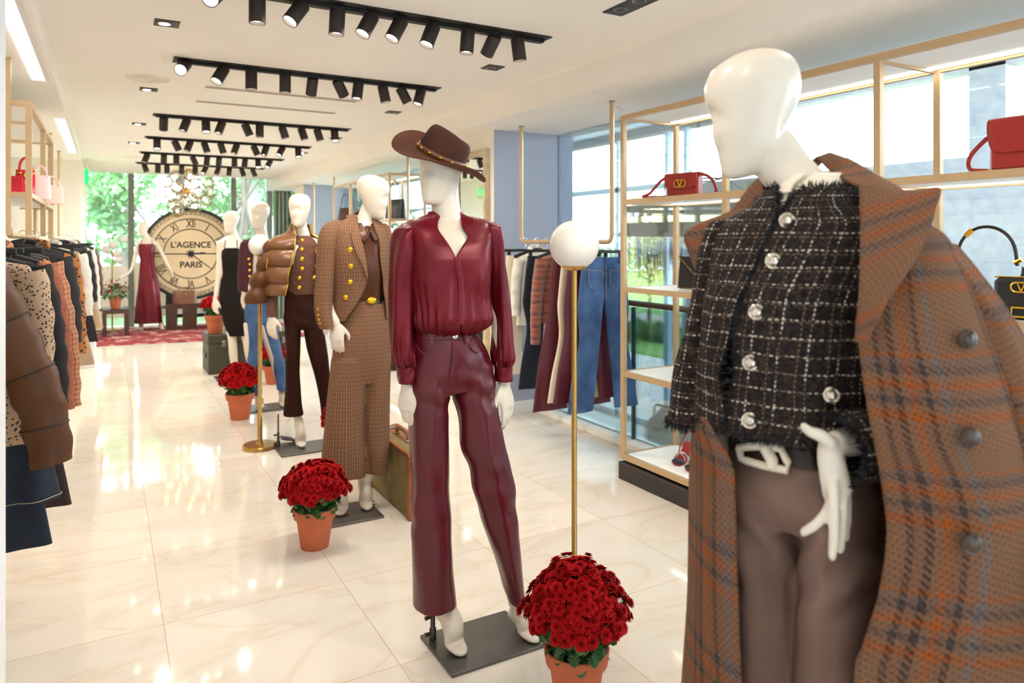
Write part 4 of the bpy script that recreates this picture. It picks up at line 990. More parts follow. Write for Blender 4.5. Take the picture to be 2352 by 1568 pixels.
# bubble chandelier
p = atY(432, 437, 11.5)
t = empty('bubble_chandelier', (p[0], 11.75, p[2]), 0, 'glass bubble chandelier with glowing bulbs hanging before the far window', 'chandelier')
BG = glass_mat('smoky_glass_bubble', '#faf3ea', .8, 0, .02); BB = emis('warm_bulb', '#ffdca6', 16)
build(MB().tube([(0, 0, 0), (0, 0, ZC - p[2])], .008, 8), 'stem', M['brass'], t); build(MB().sphere((0, 0, 0), .05), 'hub', M['brass'], t)
rs = np.random.RandomState(8); dirs = []
for k in range(18):
    z = 1 - 2 * (k + .5) / 18; a = k * 2.399; q = math.sqrt(1 - z * z); dirs.append((q * math.cos(a), q * math.sin(a), z * .85))
b0 = None
for k, d in enumerate(dirs):
    r_ = .27 + .05 * (k % 3); v = np.array(d) * r_
    if b0 is None:
        b0 = build(MB().sphere((0, 0, 0), .095, 20, 12), 'glass_globe', BG, t); build(MB().sphere((0, 0, 0), .02, 10, 8), 'bulb', BB, b0); g_ = b0
    else: g_ = copy_tree(b0, t)
    g_.location = v
    build(MB().tube([(0, 0, 0), v * .72], .005, 6), 'arm', M['brass'], t)
# branching globe lamp
p = atY(258, 600, 13.3); q = .0125
t = empty('floor_lamp', (p[0], 13.3, q), 0, 'brass floor lamp with five small white globes behind the side table', 'lamp')
WG = NT('opal_globe_glass'); WG.set(col=C('#e6dfd5'), rough=.25); M['opal'] = WG.m
build(MB().tube([(0, 0, 0), (0, 0, 1.55)], .012, 10), 'pole', M['brass'], t); build(MB().lathe([(.13, 0), (.13, .015), (.02, .03)], 28), 'base', M['brass'], t)
for (u, v, r_) in ((284, 549, .062), (259, 562, .072), (243, 573, .066), (270, 583, .066), (274, 597, .06)):
    g_ = atY(u, v, 13.25) - np.array((p[0], 13.3, q)); build(MB().sphere(g_, r_), 'lamp_globe', M['opal'], t); build(MB().tube([(0, 0, g_[2] - .06), g_ * np.array((.5, .5, 1)) - (0, 0, .03), g_ - (0, 0, r_ * .9)], .006, 6), 'arm', M['brass'], t)
# white cash desk
t = empty('cash_desk', (-.2, 9.98, 0), 0, 'white cash desk block at the end of the clothes racks', 'desk')
build(MB().box2((-.065, -.38, 0), (.085, .38, .92), bev=.004), 'body', M['white'], t, False); build(MB().box2((-.075, -.39, .92), (.095, .39, .945), bev=.003), 'top', M['shelftop'], t, False)
tote((-.17, 9.75, .946), .6, .12, .07, .09, M['blackl'], 'small black bag lying on the white cash desk', None, hh=.02, clasp=False)

# ---------------------------------------------------------------- floor lamps with globes
def globe_lamp(loc, globes, h, pr, br, label, cord=False):
    t = empty('floor_lamp', loc, 0, label, 'lamp', 'brass globe floor lamps')
    build(MB().lathe([(br, 0), (br, .022), (br * .96, .028), (.03, .030), (.024, .05)], 48), 'base', M['brass'], t)
    build(MB().lathe([(pr * 1.25, .03), (pr * 1.25, .22), (pr, .225), (pr, h)], 20), 'pole', M['brass'], t)
    build(MB().lathe([(pr * 1.05, h * .58), (pr * 1.05, h * .585)], 20), 'pole_joint', M['brass'], t)
    for z, r in globes:
        build(MB().sphere((0, 0, z), r, 40, 24), 'lamp_globe', M['opal'], t)
        build(MB().lathe([(pr, z - r * 1.02), (r * .42, z - r * .98), (r * .56, z - r * .84), (r * .55, z - r * .82)], 32, cap1=False), 'globe_cup', M['brass'], t)
    if cord:
        P = [(pr + .1, 0, .01)]
        rs = random.Random(2)
        for k in range(60):
            a = k * .62; P.append((.19 + .05 * math.cos(a) + rs.uniform(-.01, .01), -.03 + .055 * math.sin(a * 1.13) + .01, .012 + .045 * abs(math.sin(k * .31)) ))
        build(MB().tube(cr(P, per=3), .0035, 6), 'power_cord', M['blackl'], t)
    return t
p = at(1319, 563, 2.78); globe_lamp((p[0], p[1], 0), [(p[2], .0965)], p[2] - .08, .0105, .115, 'tall brass floor lamp with one large white globe behind the closest flower pot')
p = fl(597, 1028); zz = lambda v: CH - (v - HY) * 5.08 / F
globe_lamp((p[0], p[1], 0), [(zz(563), .078), (zz(660), .08)], zz(563) - .06, .0145, .118, 'brass floor lamp with two white globes one above the other', True)

# ---------------------------------------------------------------- suitcase and trunk
LE = mat('olive_canvas_worn', '#7d6a3d', .8, var=.28, vs=9, bump=.3, bs=60); LT = mat('tan_leather_trim', '#8e4f26', .5, var=.3, vs=16, bump=.3, bs=50)
def suitcase(loc, rz, L, W, H, label):
    t = empty('suitcase', loc, rz, label, 'suitcase')
    build(MB().box((0, 0, H / 2), (W, L, H), bev=.012), 'body', LE, t)
    for sx in (-1, 1):
        for sy in (-1, 1):
            build(MB().box((sx * (W / 2 - .004), sy * (L / 2 - .004), H / 2), (.022, .022, H * .98), bev=.006), 'edge_trim', LT, t)
            for z in (.028, H - .028): build(MB().box((sx * (W / 2 - .022), sy * (L / 2 - .022), z), (.056, .056, .062), bev=.012), 'corner_cap', LT, t)
        build(MB().box((sx * (W / 2 - .004), 0, H - .003), (.02, L * .98, .014), bev=.004), 'edge_trim', LT, t)
    build(MB().box((0, 0, H + .0015), (.03, L * .97, .003)), 'lid_seam', LT, t)
    P = [(0, -.09, H), (0, -.085, H + .035), (0, -.05, H + .05), (0, .05, H + .05), (0, .085, H + .035), (0, .09, H)]
    build(MB().tube(cr(P, per=4), .011, 8, flat=1.3), 'handle', LT, t)
    for s in (-1, 1):
        build(MB().box((0, s * .095, H + .006), (.035, .03, .012), bev=.003), 'handle_mount', M['steel'], t)
        build(MB().box((.02, s * L * .36, H + .006), (.05, .035, .01), bev=.003), 'latch', M['steel'], t)
    return t
suitcase((1.465, 3.84, 0), 0, .64, .17, .348, 'worn olive canvas suitcase with leather corners standing behind the burgundy trousers')
t = empty('storage_trunk', (1.33, 8.72, 0), 0, 'old dark olive storage trunk carrying a potted red chrysanthemum', 'trunk')
TK = mat('dark_olive_metal', '#3c3a2a', .6, var=.15, vs=6, bump=.15, bs=30)
build(MB().box2((-.36, -.27, .0), (.62, .27, .34), bev=.006), 'body', TK, t); build(MB().box2((-.365, -.275, .342), (.625, .275, .432), bev=.008), 'lid', TK, t)
build(MB().box2((-.372, -.1, .16), (-.36, .1, .22), bev=.004), 'side_handle', M['black'], t)
for x in (-.2, .45): build(MB().box((x, -.278, .33), (.05, .012, .07), bev=.003), 'latch', M['steel'], t)
build(MB().box2((.1, -.276, 0), (.13, -.268, .34)), 'seam_strip', M['black'], t, False)

# ---------------------------------------------------------------- potted chrysanthemums
TC = mat('terracotta', '#b9603c', .75, var=.1, vs=7, bump=.08, bs=80); SOIL = mat('potting_soil', '#2a1c14', 1, var=.3, vs=60)
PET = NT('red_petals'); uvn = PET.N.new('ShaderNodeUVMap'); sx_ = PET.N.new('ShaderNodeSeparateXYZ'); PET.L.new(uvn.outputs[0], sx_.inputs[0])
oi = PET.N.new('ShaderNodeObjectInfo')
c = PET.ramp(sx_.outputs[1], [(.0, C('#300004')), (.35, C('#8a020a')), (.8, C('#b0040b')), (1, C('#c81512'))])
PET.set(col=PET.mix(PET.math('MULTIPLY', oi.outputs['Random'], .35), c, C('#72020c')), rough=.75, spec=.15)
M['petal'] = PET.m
LF = mat('chrysanthemum_leaf', '#2f5a22', .5, var=.3, vs=12); LF2 = mat('pale_stem', '#8c9a6a', .6)
def flower_mb(r, seed, rings=((13, .95, -.15), (13, .92, .25), (11, .78, .65), (8, .55, 1.0), (5, .32, 1.3))):
    m = MB(); rs = random.Random(seed)
    for n, L, up in rings:
        for k in range(n):
            a = 2 * PI * k / n + rs.uniform(-.12, .12); l = r * L * rs.uniform(.9, 1.08); w = r * .17
            ca, sa = math.cos(a), math.sin(a)
            P = []
            for t_, ww in ((.12, .5), (.6, 1.0), (.93, .85), (1.0, .3)):
                q = l * t_ * math.cos(up * (.6 + .4 * t_)); z = l * t_ * math.sin(up * .9) * (1 - .15 * t_ * t_)
                P.append(((q * ca + w * ww * sa, q * sa - w * ww * ca, z), (q * ca - w * ww * sa, q * sa + w * ww * ca, z), t_))
            vs = [p for row in P for p in row[:2]]
            fs = [(2 * i, 2 * i + 1, 2 * i + 3, 2 * i + 2) for i in range(3)]
            uv = [((0, P[i][2]), (1, P[i][2]), (1, P[i + 1][2]), (0, P[i + 1][2])) for i in range(3)]
            m.add(vs, fs, uv)
    return m
FLM = None
def chrys(loc, label, n, sc=1.0, seed=0, fs=.021, R=.17, H=.19, base=.19, green=0, lean=(0, 0), gap=0):
    global FLM
    rs = np.random.RandomState(seed)
    t = empty('potted_chrysanthemum', loc, rs.uniform(0, 6), label, 'potted flowers', 'potted red chrysanthemums')
    t.scale = (sc, sc, sc)
    build(MB().lathe([(.064, 0), (.066, .004), (.086, .142), (.088, .143), (.098, .145), (.104, .188), (.101, .192), (.093, .19), (.089, .16)], 48, cap1=False), 'pot', TC, t)
    build(MB().lathe([(.09, .165), (.001, .172)], 24, cap0=False), 'soil', SOIL, t)
    # leaves and stems
    b = MB(); lf = [(0, 0), (.22, .25), (.5, .22), (.42, .45), (.62, .55), (.38, .7), (.36, .88), (0, 1.05)]
    lf = [(x * .9, y) for x, y in lf]; poly = lf + [(-x, y) for x, y in lf[-2:0:-1]]
    for k in range(230 if not green else 340):
        a = rs.uniform(0, 2 * PI); zz = rs.uniform(.0, .11) if not green else rs.uniform(0, .2); q = rs.uniform(.05, R * (.55 + 2.6 * zz)) if not green else R * rs.uniform(.5, 1.0) * math.sqrt(max(.05, 1 - (zz / .21) ** 2))
        s = .035 * rs.uniform(.7, 1.25); tl = rs.uniform(-.5, 1.0)
        Mx = Matrix.Translation((q * math.cos(a), q * math.sin(a), base - .012 + zz)) @ Matrix.Rotation(a - PI / 2, 4, 'Z') @ Matrix.Rotation(-tl if zz > .03 else -1.1 + rs.uniform(-.3, .6), 4, 'X') @ Matrix.Rotation(rs.uniform(-.5, .5), 4, 'Y')
        vs = [Mx @ Vector((x * s, y * s, .004 * math.sin(3 * y) - .12 * abs(x) * s)) for x, y in poly] + [Mx @ Vector((0, .5 * s, 0))]
        nP = len(poly); b.add(vs, [(i, (i + 1) % nP, nP) for i in range(nP)])
    for k in range(0 if green else 280):
        a = rs.uniform(0, 2 * PI); zz = rs.uniform(.06, .95); q = R * .88 * math.sqrt(max(.02, 1 - zz * zz)) * rs.uniform(.75, 1.0); s = .042 * rs.uniform(.7, 1.2)
        Mx = Matrix.Translation((q * math.cos(a), q * math.sin(a), base + .05 + zz * (H - .03))) @ Matrix.Rotation(a - PI / 2, 4, 'Z') @ Matrix.Rotation(zz * 1.2 - 1.3 + rs.uniform(-.4, .4), 4, 'X') @ Matrix.Translation((0, -s * .5, 0))
        vs = [Mx @ Vector((x * s, y * s, 0)) for x, y in poly] + [Mx @ Vector((0, .5 * s, .002))]
        nP = len(poly); b.add(vs, [(i, (i + 1) % nP, nP) for i in range(nP)])
    build(b, 'leaves', LF, t, False)
    b = MB()
    for k in range(46):
        a = rs.uniform(0, 2 * PI); q = R * rs.uniform(.3, .95); z = base + .03 + .07 * rs.uniform(0, 1)
        b.tube([(q * .35 * math.cos(a), q * .35 * math.sin(a), base - .02), (q * .8 * math.cos(a), q * .8 * math.sin(a), base + .03), (q * math.cos(a), q * math.sin(a), z + .03)], .0018, 4, False)
    build(b, 'stems', LF2, t)
    if FLM is None: FLM = []
    pos = []
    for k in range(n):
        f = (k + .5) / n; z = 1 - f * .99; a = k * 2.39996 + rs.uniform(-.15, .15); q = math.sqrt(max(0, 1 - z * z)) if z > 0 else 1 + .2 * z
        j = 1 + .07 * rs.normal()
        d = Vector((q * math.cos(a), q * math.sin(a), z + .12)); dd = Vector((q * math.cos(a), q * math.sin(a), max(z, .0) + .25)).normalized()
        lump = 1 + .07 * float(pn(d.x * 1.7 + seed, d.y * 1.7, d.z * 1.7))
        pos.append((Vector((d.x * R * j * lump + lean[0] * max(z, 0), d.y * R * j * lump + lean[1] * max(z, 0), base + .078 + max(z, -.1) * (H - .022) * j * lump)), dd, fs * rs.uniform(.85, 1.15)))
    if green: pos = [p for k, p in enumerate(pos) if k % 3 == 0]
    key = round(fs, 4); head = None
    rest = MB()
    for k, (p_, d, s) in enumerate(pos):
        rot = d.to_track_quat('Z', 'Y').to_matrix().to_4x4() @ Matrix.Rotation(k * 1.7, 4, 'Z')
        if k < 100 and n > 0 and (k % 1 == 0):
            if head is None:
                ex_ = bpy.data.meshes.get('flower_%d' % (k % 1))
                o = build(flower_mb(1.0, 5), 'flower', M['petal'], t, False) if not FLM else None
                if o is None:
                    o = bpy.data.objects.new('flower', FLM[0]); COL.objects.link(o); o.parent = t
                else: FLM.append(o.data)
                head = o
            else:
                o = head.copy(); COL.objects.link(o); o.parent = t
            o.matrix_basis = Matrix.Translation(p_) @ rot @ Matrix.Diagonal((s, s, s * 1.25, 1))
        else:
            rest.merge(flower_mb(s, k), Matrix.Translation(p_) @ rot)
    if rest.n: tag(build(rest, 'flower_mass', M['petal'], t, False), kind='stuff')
    return t
def order_near(): pass
chrys((1.29, 1.86, 0), 'terracotta pot of red chrysanthemums closest to the camera, beside the burgundy trousers', 330, 1.0, 1, .0215, .152, .185, .20)
chrys((.872, 3.46, 0), 'terracotta pot of red chrysanthemums in front of the check suit mannequin', 240, 1.0, 2, .0245, .150, .148, .19)
chrys((.96, 6.25, 0), 'terracotta pot of red chrysanthemums beside the two-globe brass lamp', 170, 1.12, 3, .027, .135, .15, .19)
chrys((1.49, 7.62, 0), 'terracotta pot of red chrysanthemums between the legs of the blue jeans mannequin', 150, 1.0, 4, .027, .13, .14, .2)
chrys((1.06, 8.62, .433), 'terracotta pot of red chrysanthemums standing on the dark trunk', 140, 1.1, 5, .027, .13, .11, .2)
chrys((1.40, 4.66, 0), 'pot of red chrysanthemums mostly hidden behind the check wide trousers', 100, 1.0, 6, .026, .17, .16, .2)
chrys((.12, 12.7, .4185), 'terracotta pot of leafy green chrysanthemums with few blooms on the side table', 60, 1.0, 7, .022, .20, .2, .19, green=1)
# wall side racks: clothes
M['lace'] = mat('white_lace_cloth', '#d9d2c8', .9, var=.2, vs=80, bump=.6, bs=140); M['darkbrown'] = mat('dark_brown_cloth', '#2e1c15', .8, var=.15, vs=10)
def skirt(x, y, m, lb, hl, w=.34, flare=.62, length=.9):
    hanger(x, y, 1.515, 0, .36, True, hl, hw_); t = empty('skirt', (x, y, 1.515), 0, lb, 'skirt', gw)
    R = [flat_ring(-a, a, z, b_, 0, 60, .022 * sm(-.3, -1.0, z), 1.0) for z, a, b_ in cr([(-.125, w / 2, .02), (-.25, w * .58, .028), (-.6, (w + flare) / 4, .04), (-.125 - length, flare / 2, .055)], per=9)]
    build(MB().loft(R, True, True, True), 'panel', m, t)
    build(MB().loft([flat_ring(-w * .51, w * .51, z, .023) for z in (-.16, -.14, -.12)], True, True, True), 'waistband', m, t)
    hem = [np.array(p_) * (1.004, 1.02, 1) + np.array((0, 0, .012)) for p_ in R[-1]]; build(MB().tube(hem + [hem[0]], .0012, 4, False), 'hem_stitching', M['stitch'], t)
    return t
hang_top('puffer_jacket', -.55, 2.72, M['puff'], 'brown quilted leather puffer jacket, first on the clothes rack beside the white wall edge', 'jacket', 'black hanger holding the brown puffer jacket', w=.42, length=.42, th=.07, sl=.60, slw=.085, slx=.19, quilt=12, seed=20)
hang_top('blouse', -.44, 2.89, M['animal'], 'animal print blouse tucked behind the brown puffer jacket', 'blouse', 'black hanger holding the animal print blouse', w=.44, length=.62, th=.045, sl=.45, slw=.06, slx=.02, seed=21)
skirt(-.45, 2.99, M['navy'], 'long flared dark denim skirt below the brown puffer jacket', 'black clip hanger holding the dark denim skirt', .36, .62, .83)
hang_p(-.44, 3.12, M['navy'], 'dark jeans between the denim skirt and the charcoal knit', 'black clip hanger holding dark jeans behind the denim skirt', flare=.17, seed=22)
hang_top('cardigan', -.43, 3.26, M['knit_black'], 'charcoal knit cardigan beside the rust tweed jacket', 'cardigan', 'black hanger holding the charcoal cardigan', w=.40, length=.6, th=.05, sl=.52, slw=.062, slx=.06, seed=23)
hang_p(-.40, 3.39, M['darkbrown'], 'dark brown trousers low between the skirt and the tweed jackets', 'black clip hanger holding dark brown trousers', flare=.18, length=.98, seed=24)
hang_top('jacket', -.43, 3.52, M['rust_tweed'], 'mottled rust tweed jacket behind the charcoal cardigan', 'jacket', 'black hanger holding the mottled rust tweed jacket', w=.42, length=.6, th=.05, sl=.6, slw=.06, slx=.06, seed=25)
hang_top('jacket', -.42, 3.68, M['rust_check'], 'rust checked tweed jacket, last on the near clothes rack', 'jacket', 'black hanger holding the rust checked jacket', w=.42, length=.6, th=.05, sl=.62, slw=.062, slx=.07, seed=26)
hang_top('coat', -.42, 5.0, M['blackcloth'], 'black coat below the wall shelving, beside a leopard dress', 'coat', 'black hanger holding the black coat', w=.40, length=.62, th=.05, sl=.5, slw=.06, slx=.05, seed=27)
hang_top('dress', -.38, 5.25, M['leopard'], 'long leopard print dress below the wall shelving', 'dress', 'black hanger holding the leopard dress', w=.38, length=.78, th=.05, sl=.6, slw=.055, slx=.04, seed=28)
hang_top('jacket', -.42, 5.55, M['blackcloth'], 'black jacket between the leopard dress and pale trousers', 'jacket', 'black hanger holding the black jacket under the shelving', w=.40, length=.55, sl=.5, slx=.04, seed=29)
hang_p(-.34, 5.9, M['tan_cloth'], 'pale tan trousers hanging at the far end of the wall shelving', 'black clip hanger holding pale tan trousers', flare=.17, length=.8, seed=30)
hang_top('sweater', -.36, 6.15, M['offwhite'], 'offwhite knit next to the pale tan trousers', 'sweater', 'black hanger holding the offwhite knit', w=.38, length=.5, sl=.45, slx=.04, seed=31)
hang_top('blazer', -.38, 8.2, M['blackcloth'], 'black blazer on the far rack near the cash desk', 'jacket', 'black hanger holding the black blazer on the far rack', w=.40, length=.6, sl=.5, slx=.06, seed=32)
hang_p(-.34, 8.45, M['blackcloth'], 'black trousers on the far rack near the cash desk', 'black clip hanger holding black trousers on the far rack', flare=.17, length=.95, seed=33)
hang_top('blouse', -.34, 8.75, M['lace'], 'white lace blouse on the far rack near the cash desk', 'blouse', 'black hanger holding the white lace blouse', w=.38, length=.62, sl=.62, slx=.05, seed=34)
hang_top('jacket', -.32, 9.05, M['puff'], 'brown leather jacket, last on the far rack', 'jacket', 'black hanger holding the brown leather jacket on the far rack', w=.38, length=.55, sl=.5, slx=.06, seed=35)
hang_p(-.30, 9.25, M['tan_cloth'], 'tan trousers, last on the far rack', 'black clip hanger holding tan trousers on the far rack', flare=.17, length=.9, seed=36)
q_ = atY(1193, 832, 5.25); tag(build(MB().box2((-.035, -.006, -.09), (.035, -.0005, .09), bev=.002), 'wall_plate', M['white'], None, False, loc=(q_[0], 5.25, q_[2])), 'small white wall plate low on the blue-grey column face behind the jeans', 'wall plate')
# pale garments on a rack one floor down in the atrium
t = empty('clothes_rack', (5.0, 5.34, -1.7), 0, 'low dark clothes rack with pale garments one floor down beyond the balustrade', 'clothes rack')
P = [(0, -.45, 0), (0, -.45, 1.42), (0, -.41, 1.46), (0, .41, 1.46), (0, .45, 1.42), (0, .45, 0)]
build(MB().tube(P, .014, 8, upv=(1, 0, 0)), 'frame', M['black'], t)
for s in (-.45, .45): build(MB().box((0, s, .012), (.5, .04, .024)), 'foot', M['black'], t, False)
GRY = mat('pale_grey_cloth', '#a7a49c', .9, var=.1)
for k in range(6):
    y = 5.04 + .12 * k; hanger(5.0, y, -.225, 0, .40, False, 'hanger on the rack one floor down in the atrium', 'hangers one floor down')
    top_on_hanger('jacket', 5.0, y, -.225, 0, GRY, 'pale grey garment on the rack one floor down in the atrium', 'jacket', 'pale garments one floor down', length=.75, sl=.5, slx=.03, seed=60 + k)
# ================================================================ MANNEQUINS
def flipf(m):
    m.f = [f[::-1] for f in m.f]; m.uv = [u[::-1] if u is not None else None for u in m.uv]; return m
class Man:
    """one dressed mannequin: local frame x = across the body, -y = its front, z up"""
    def __init__(s, ox, oy, phi, label, name='mannequin', group='dressed white mannequins'):
        s.O = np.array((ox, oy, 0.0)); s.phi = math.radians(phi)
        s.L = np.array((math.cos(s.phi), math.sin(s.phi), 0)); s.Fv = np.array((math.sin(s.phi), -math.cos(s.phi), 0))
        s.t = empty(name, (ox, oy, 0), s.phi, label, 'mannequin', group)
        s.d = float(s.O @ FW)
    def px(s, u, v, f=0.0):
        dr = FW + (u - PX) / F * RT; dr = np.array((dr[0], dr[1], (HY - v) / F))
        k = (s.O @ s.Fv + f) / (dr @ s.Fv); P = dr * k; P[2] += CH
        return np.array(((P - s.O) @ s.L, -f, P[2]))
    def w(s, p):
        p = np.asarray(p, float); return s.O + p[..., 0:1] * s.L - p[..., 1:2] * s.Fv + p[..., 2:3] * np.array((0, 0, 1.0))
    def proj(s, p):
        q = s.w(p); d = q @ FW; return PX + F * (q @ RT) / d, HY - F * (q[..., 2] - CH) / d
    def cv(s, r, u, t):
        w_ = r * RT + np.array((0, 0, u)) - t * FW; return np.array((w_ @ s.L, -(w_ @ s.Fv), w_[2]))
    def keys(s, rows):
        K = []
        for r in rows:
            v, uL, uR, f, b = r[:5]
            a = s.px(uL, v, f); c = s.px(uR, v, f)
            zf = s.px((uL + uR) / 2, v, f + .9 * b)[2]
            K.append([(a[0] + c[0]) / 2, -f, zf, abs(c[0] - a[0]) / 2, b])
        return np.array(K)
    def rings(s, rows, n=48, per=6, pw=2.15, mod=None):
        K = cr(s.keys(rows), per=per); th = np.linspace(0, 2 * PI, n, endpoint=False)
        return s._r(K, np.tile(th, (len(K), 1)), pw, mod)
    def _r(s, K, TH_, pw, mod):
        S, Cc = np.sin(TH_), np.cos(TH_)
        sp = np.sign(S) * np.abs(S) ** (2 / pw); cp = np.sign(Cc) * np.abs(Cc) ** (2 / pw)
        x = K[:, 0:1] + K[:, 3:4] * sp; y = K[:, 1:2] - K[:, 4:5] * cp; z = np.repeat(K[:, 2:3], TH_.shape[1], 1)
        if mod is not None:
            m = mod(x, y, z, TH_, np.linspace(0, 1, len(K))[:, None])
            x = x + m * sp; y = y - m * cp
        return np.stack([x, y, z], 2)
    def open_rings(s, rows, n=60, per=6, pw=2.15, mod=None):
        """rows carry two more numbers: picture columns of the two front edges"""
        K0 = s.keys(rows); ex = []
        g = np.radians(np.linspace(-100, 100, 201))
        for k, r in zip(K0, rows):
            S, Cc = np.sin(g), np.cos(g); sp = np.sign(S) * np.abs(S) ** (2 / pw); cp = np.sign(Cc) * np.abs(Cc) ** (2 / pw)
            P = np.stack([k[0] + k[3] * sp, k[1] - k[4] * cp, np.full_like(g, k[2])], 1)
            u, _ = s.proj(P); i0, i1 = int(np.argmin(u)), int(np.argmax(u))
            uu = u[i0:i1 + 1]; gg = g[i0:i1 + 1]
            ex.append([np.interp(r[5], uu, gg), np.interp(r[6], uu, gg)])
        K = cr(np.hstack([K0, np.array(ex)]), per=per)
        f = np.linspace(0, 1, n)[None, :]
        TH_ = K[:, 6:7] + f * (2 * PI + K[:, 5:6] - K[:, 6:7])
        return s._r(K[:, :5], TH_, pw, mod)
    def limb(s, pts, ra, rb=None, per=6, n=16, upv=None):
        P = cr([s.px(*p) for p in pts], per=per); ra = cr(np.array(ra, float), per=per)[:, 0]
        rb = ra if rb is None else cr(np.array(rb, float), per=per)[:, 0]
        return tube_rings(P, ra, rb, n, upv)
    def plate(s, x0, y0, x1, y1, rod=None, label=None):
        m = M['plate']; iw = s.t.matrix_basis.inverted() if False else None
        c = np.array(((x0 + x1) / 2, (y0 + y1) / 2, 0)) - s.O
        o = build(MB().box((0, 0, .006), (abs(x1 - x0), abs(y1 - y0), .012), bev=.002), 'base_plate', m, s.t, False)
        o.location = (c @ s.L, -(c @ s.Fv), 0); o.rotation_euler = (0, 0, -s.phi)
        if rod is not None:
            r = np.array((rod[0], rod[1], 0)) - s.O; x, y = r @ s.L, -(r @ s.Fv)
            b = MB().tube([(x, y, .012), (x, y, rod[2])], .0055, 10); ro = build(b, 'support_rod', M['steeld'], s.t)
            build(MB().lathe([(.013, .012), (.013, .05), (.009, .055), (.009, .11), (.006, .115)], 16, (x, y, 0)), 'rod_clamp', M['steeld'], ro)
            for z in (.035, .095): build(MB().tube([(x - .03, y - .01, z), (x, y, z)], [.008, .004], 8), 'thumb_screw', M['steeld'], ro)
M['skin'] = mat('glossy_white_mannequin', '#dacdbb', .28, var=.012, vs=3, coat=.25, coatr=.15)
M['plate'] = mat('dark_steel_plate', '#6a6663', .32, .75, var=.12, vs=9, bump=.08, bs=40)
M['steeld'] = mat('dark_steel_rod', '#4a4642', .35, .9, var=.05)

def head_mb(s=1.0, n=56):
    #      z     yf     yb     w
    T = [(0.000, -.074, -.040, .016), (.006, -.086, -.022, .027), (.018, -.0925, .000, .037), (.036, -.093, .018, .046), (.056, -.0925, .030, .053), (.078, -.095, .042, .0585), (.098, -.0955, .058, .063),
         (.120, -.092, .076, .068), (.142, -.0925, .087, .0712), (.165, -.0935, .0925, .073), (.187, -.089, .092, .072), (.207, -.077, .083, .066), (.223, -.056, .064, .053), (.233, -.030, .040, .034), (.2375, -.004, .014, .012)]
    K = cr(T, per=5); th = np.linspace(0, 2 * PI, n, endpoint=False); R = []
    for z, yf, yb, w in K:
        x = w * np.sin(th); c = np.cos(th)
        cy = yf * .25 + yb * .35 if True else 0
        y = np.where(c > 0, cy + (yf - cy) * np.abs(c) ** .9, cy + (yb - cy) * np.abs(c))
        face = sm(.004, .03, z) * (1 - sm(.140, .156, z))
        # flattened face plane with soft brow edge, hollow eye areas, nose ridge, mouth
        front = np.clip(c, 0, 1)
        pl = -.0895 + .006 * sm(.10, .135, z) * (1 - sm(.135, .16, z)) + .55 * np.maximum(np.abs(x) - .030, 0) ** 1.25 * 3
        y = np.where(c > .15, y + face * .6 * (np.maximum(y, pl) - y), y)
        eye = bump(z, .118, .013) * bump(np.abs(x), .026, .014) * front * .005
        nose = bump(x, 0, .0085) * (sm(.062, .078, z) * (1 - sm(.088, .135, z))) * .0065
        mouth = bump(x, 0, .02) * (.0035 * bump(z, .047, .006) + .003 * bump(z, .036, .005) - .002 * bump(z, .0415, .002)) 
        chin = bump(x, 0, .018) * bump(z, .016, .012) * .003
        y = y + eye - (nose + mouth + chin) * (c > .2)
        R.append(np.stack([x, y, np.full_like(x, z)], 1))
    return MB().loft(np.array(R) * s, True, True, True)
def hand_mb(curl=(.2, .3, .25), spread=.05, tout=.0, s=1.0, var=(0, .06, .12, .2), pinch=0):
    m = MB(); K = cr([(.02, .020, .021), (0, .0215, .018), (-.02, .027, .0165), (-.045, .037, .015), (-.07, .0395, .013), (-.088, .0365, .0105)], per=3)
    a = np.linspace(0, 2 * PI, 22, endpoint=False)
    R = [np.stack([w * np.sign(np.cos(a)) * np.abs(np.cos(a)) ** .85, t * np.sin(a) - .002, np.full_like(a, z)], 1) for z, w, t in K]
    m.loft(np.array(R), True, True, True)
    for i, (x, L, r) in enumerate(((.0285, .070, .0085), (.0098, .079, .0088), (-.0095, .073, .0085), (-.027, .057, .0075))):
        p = np.array((x, 0.0, -.07)); pts = [p.copy()]; sx = spread * (1.5 - i) * .6; an = 0.0
        for q, (l, c) in enumerate(((.018, 0), (L * .45, curl[0] + var[i]), (L * .31, curl[1] + var[i] * .7), (L * .26, curl[2]))):
            an += c; dr = np.array((math.sin(sx) * math.cos(an), math.sin(an), -math.cos(sx) * math.cos(an)))
            for h in (.5, 1): pts.append(p + dr * l * h)
            p = p + dr * l
        rr = np.array([1.05, 1.05, 1.04, 1.0, 1.0, .95, .93, .86, .62]) * r
        m.loft(tube_rings(np.array(pts), rr, rr * .95, 12, upv=(1, 0, 0)), True, True, True); m.sphere(pts[-1], rr[-1] * .98, 10, 8)
    T = np.array([(.018, .002, -.012), (.034 + tout * .4, .006, -.034), (.047 + tout, .011, -.058), (.051 + tout, .017, -.080), (.050 + tout * .8, .022, -.097)])
    rr = np.array([.0145, .0135, .0108, .0095, .007]); T = cr(T, per=3); rr = cr(rr, per=3)[:, 0]
    m.loft(tube_rings(T, rr, rr, 12), True, True, True); m.sphere(T[-1], rr[-1], 10, 8)
    m.v = [(x * s, y * s, z * s) for x, y, z in m.v]
    return m
def nrm(v): v = np.asarray(v, float); return v / np.linalg.norm(v)
def frame_mat(o, X, Y, Z):
    return Matrix(((X[0], Y[0], Z[0], o[0]), (X[1], Y[1], Z[1], o[1]), (X[2], Y[2], Z[2], o[2]), (0, 0, 0, 1)))
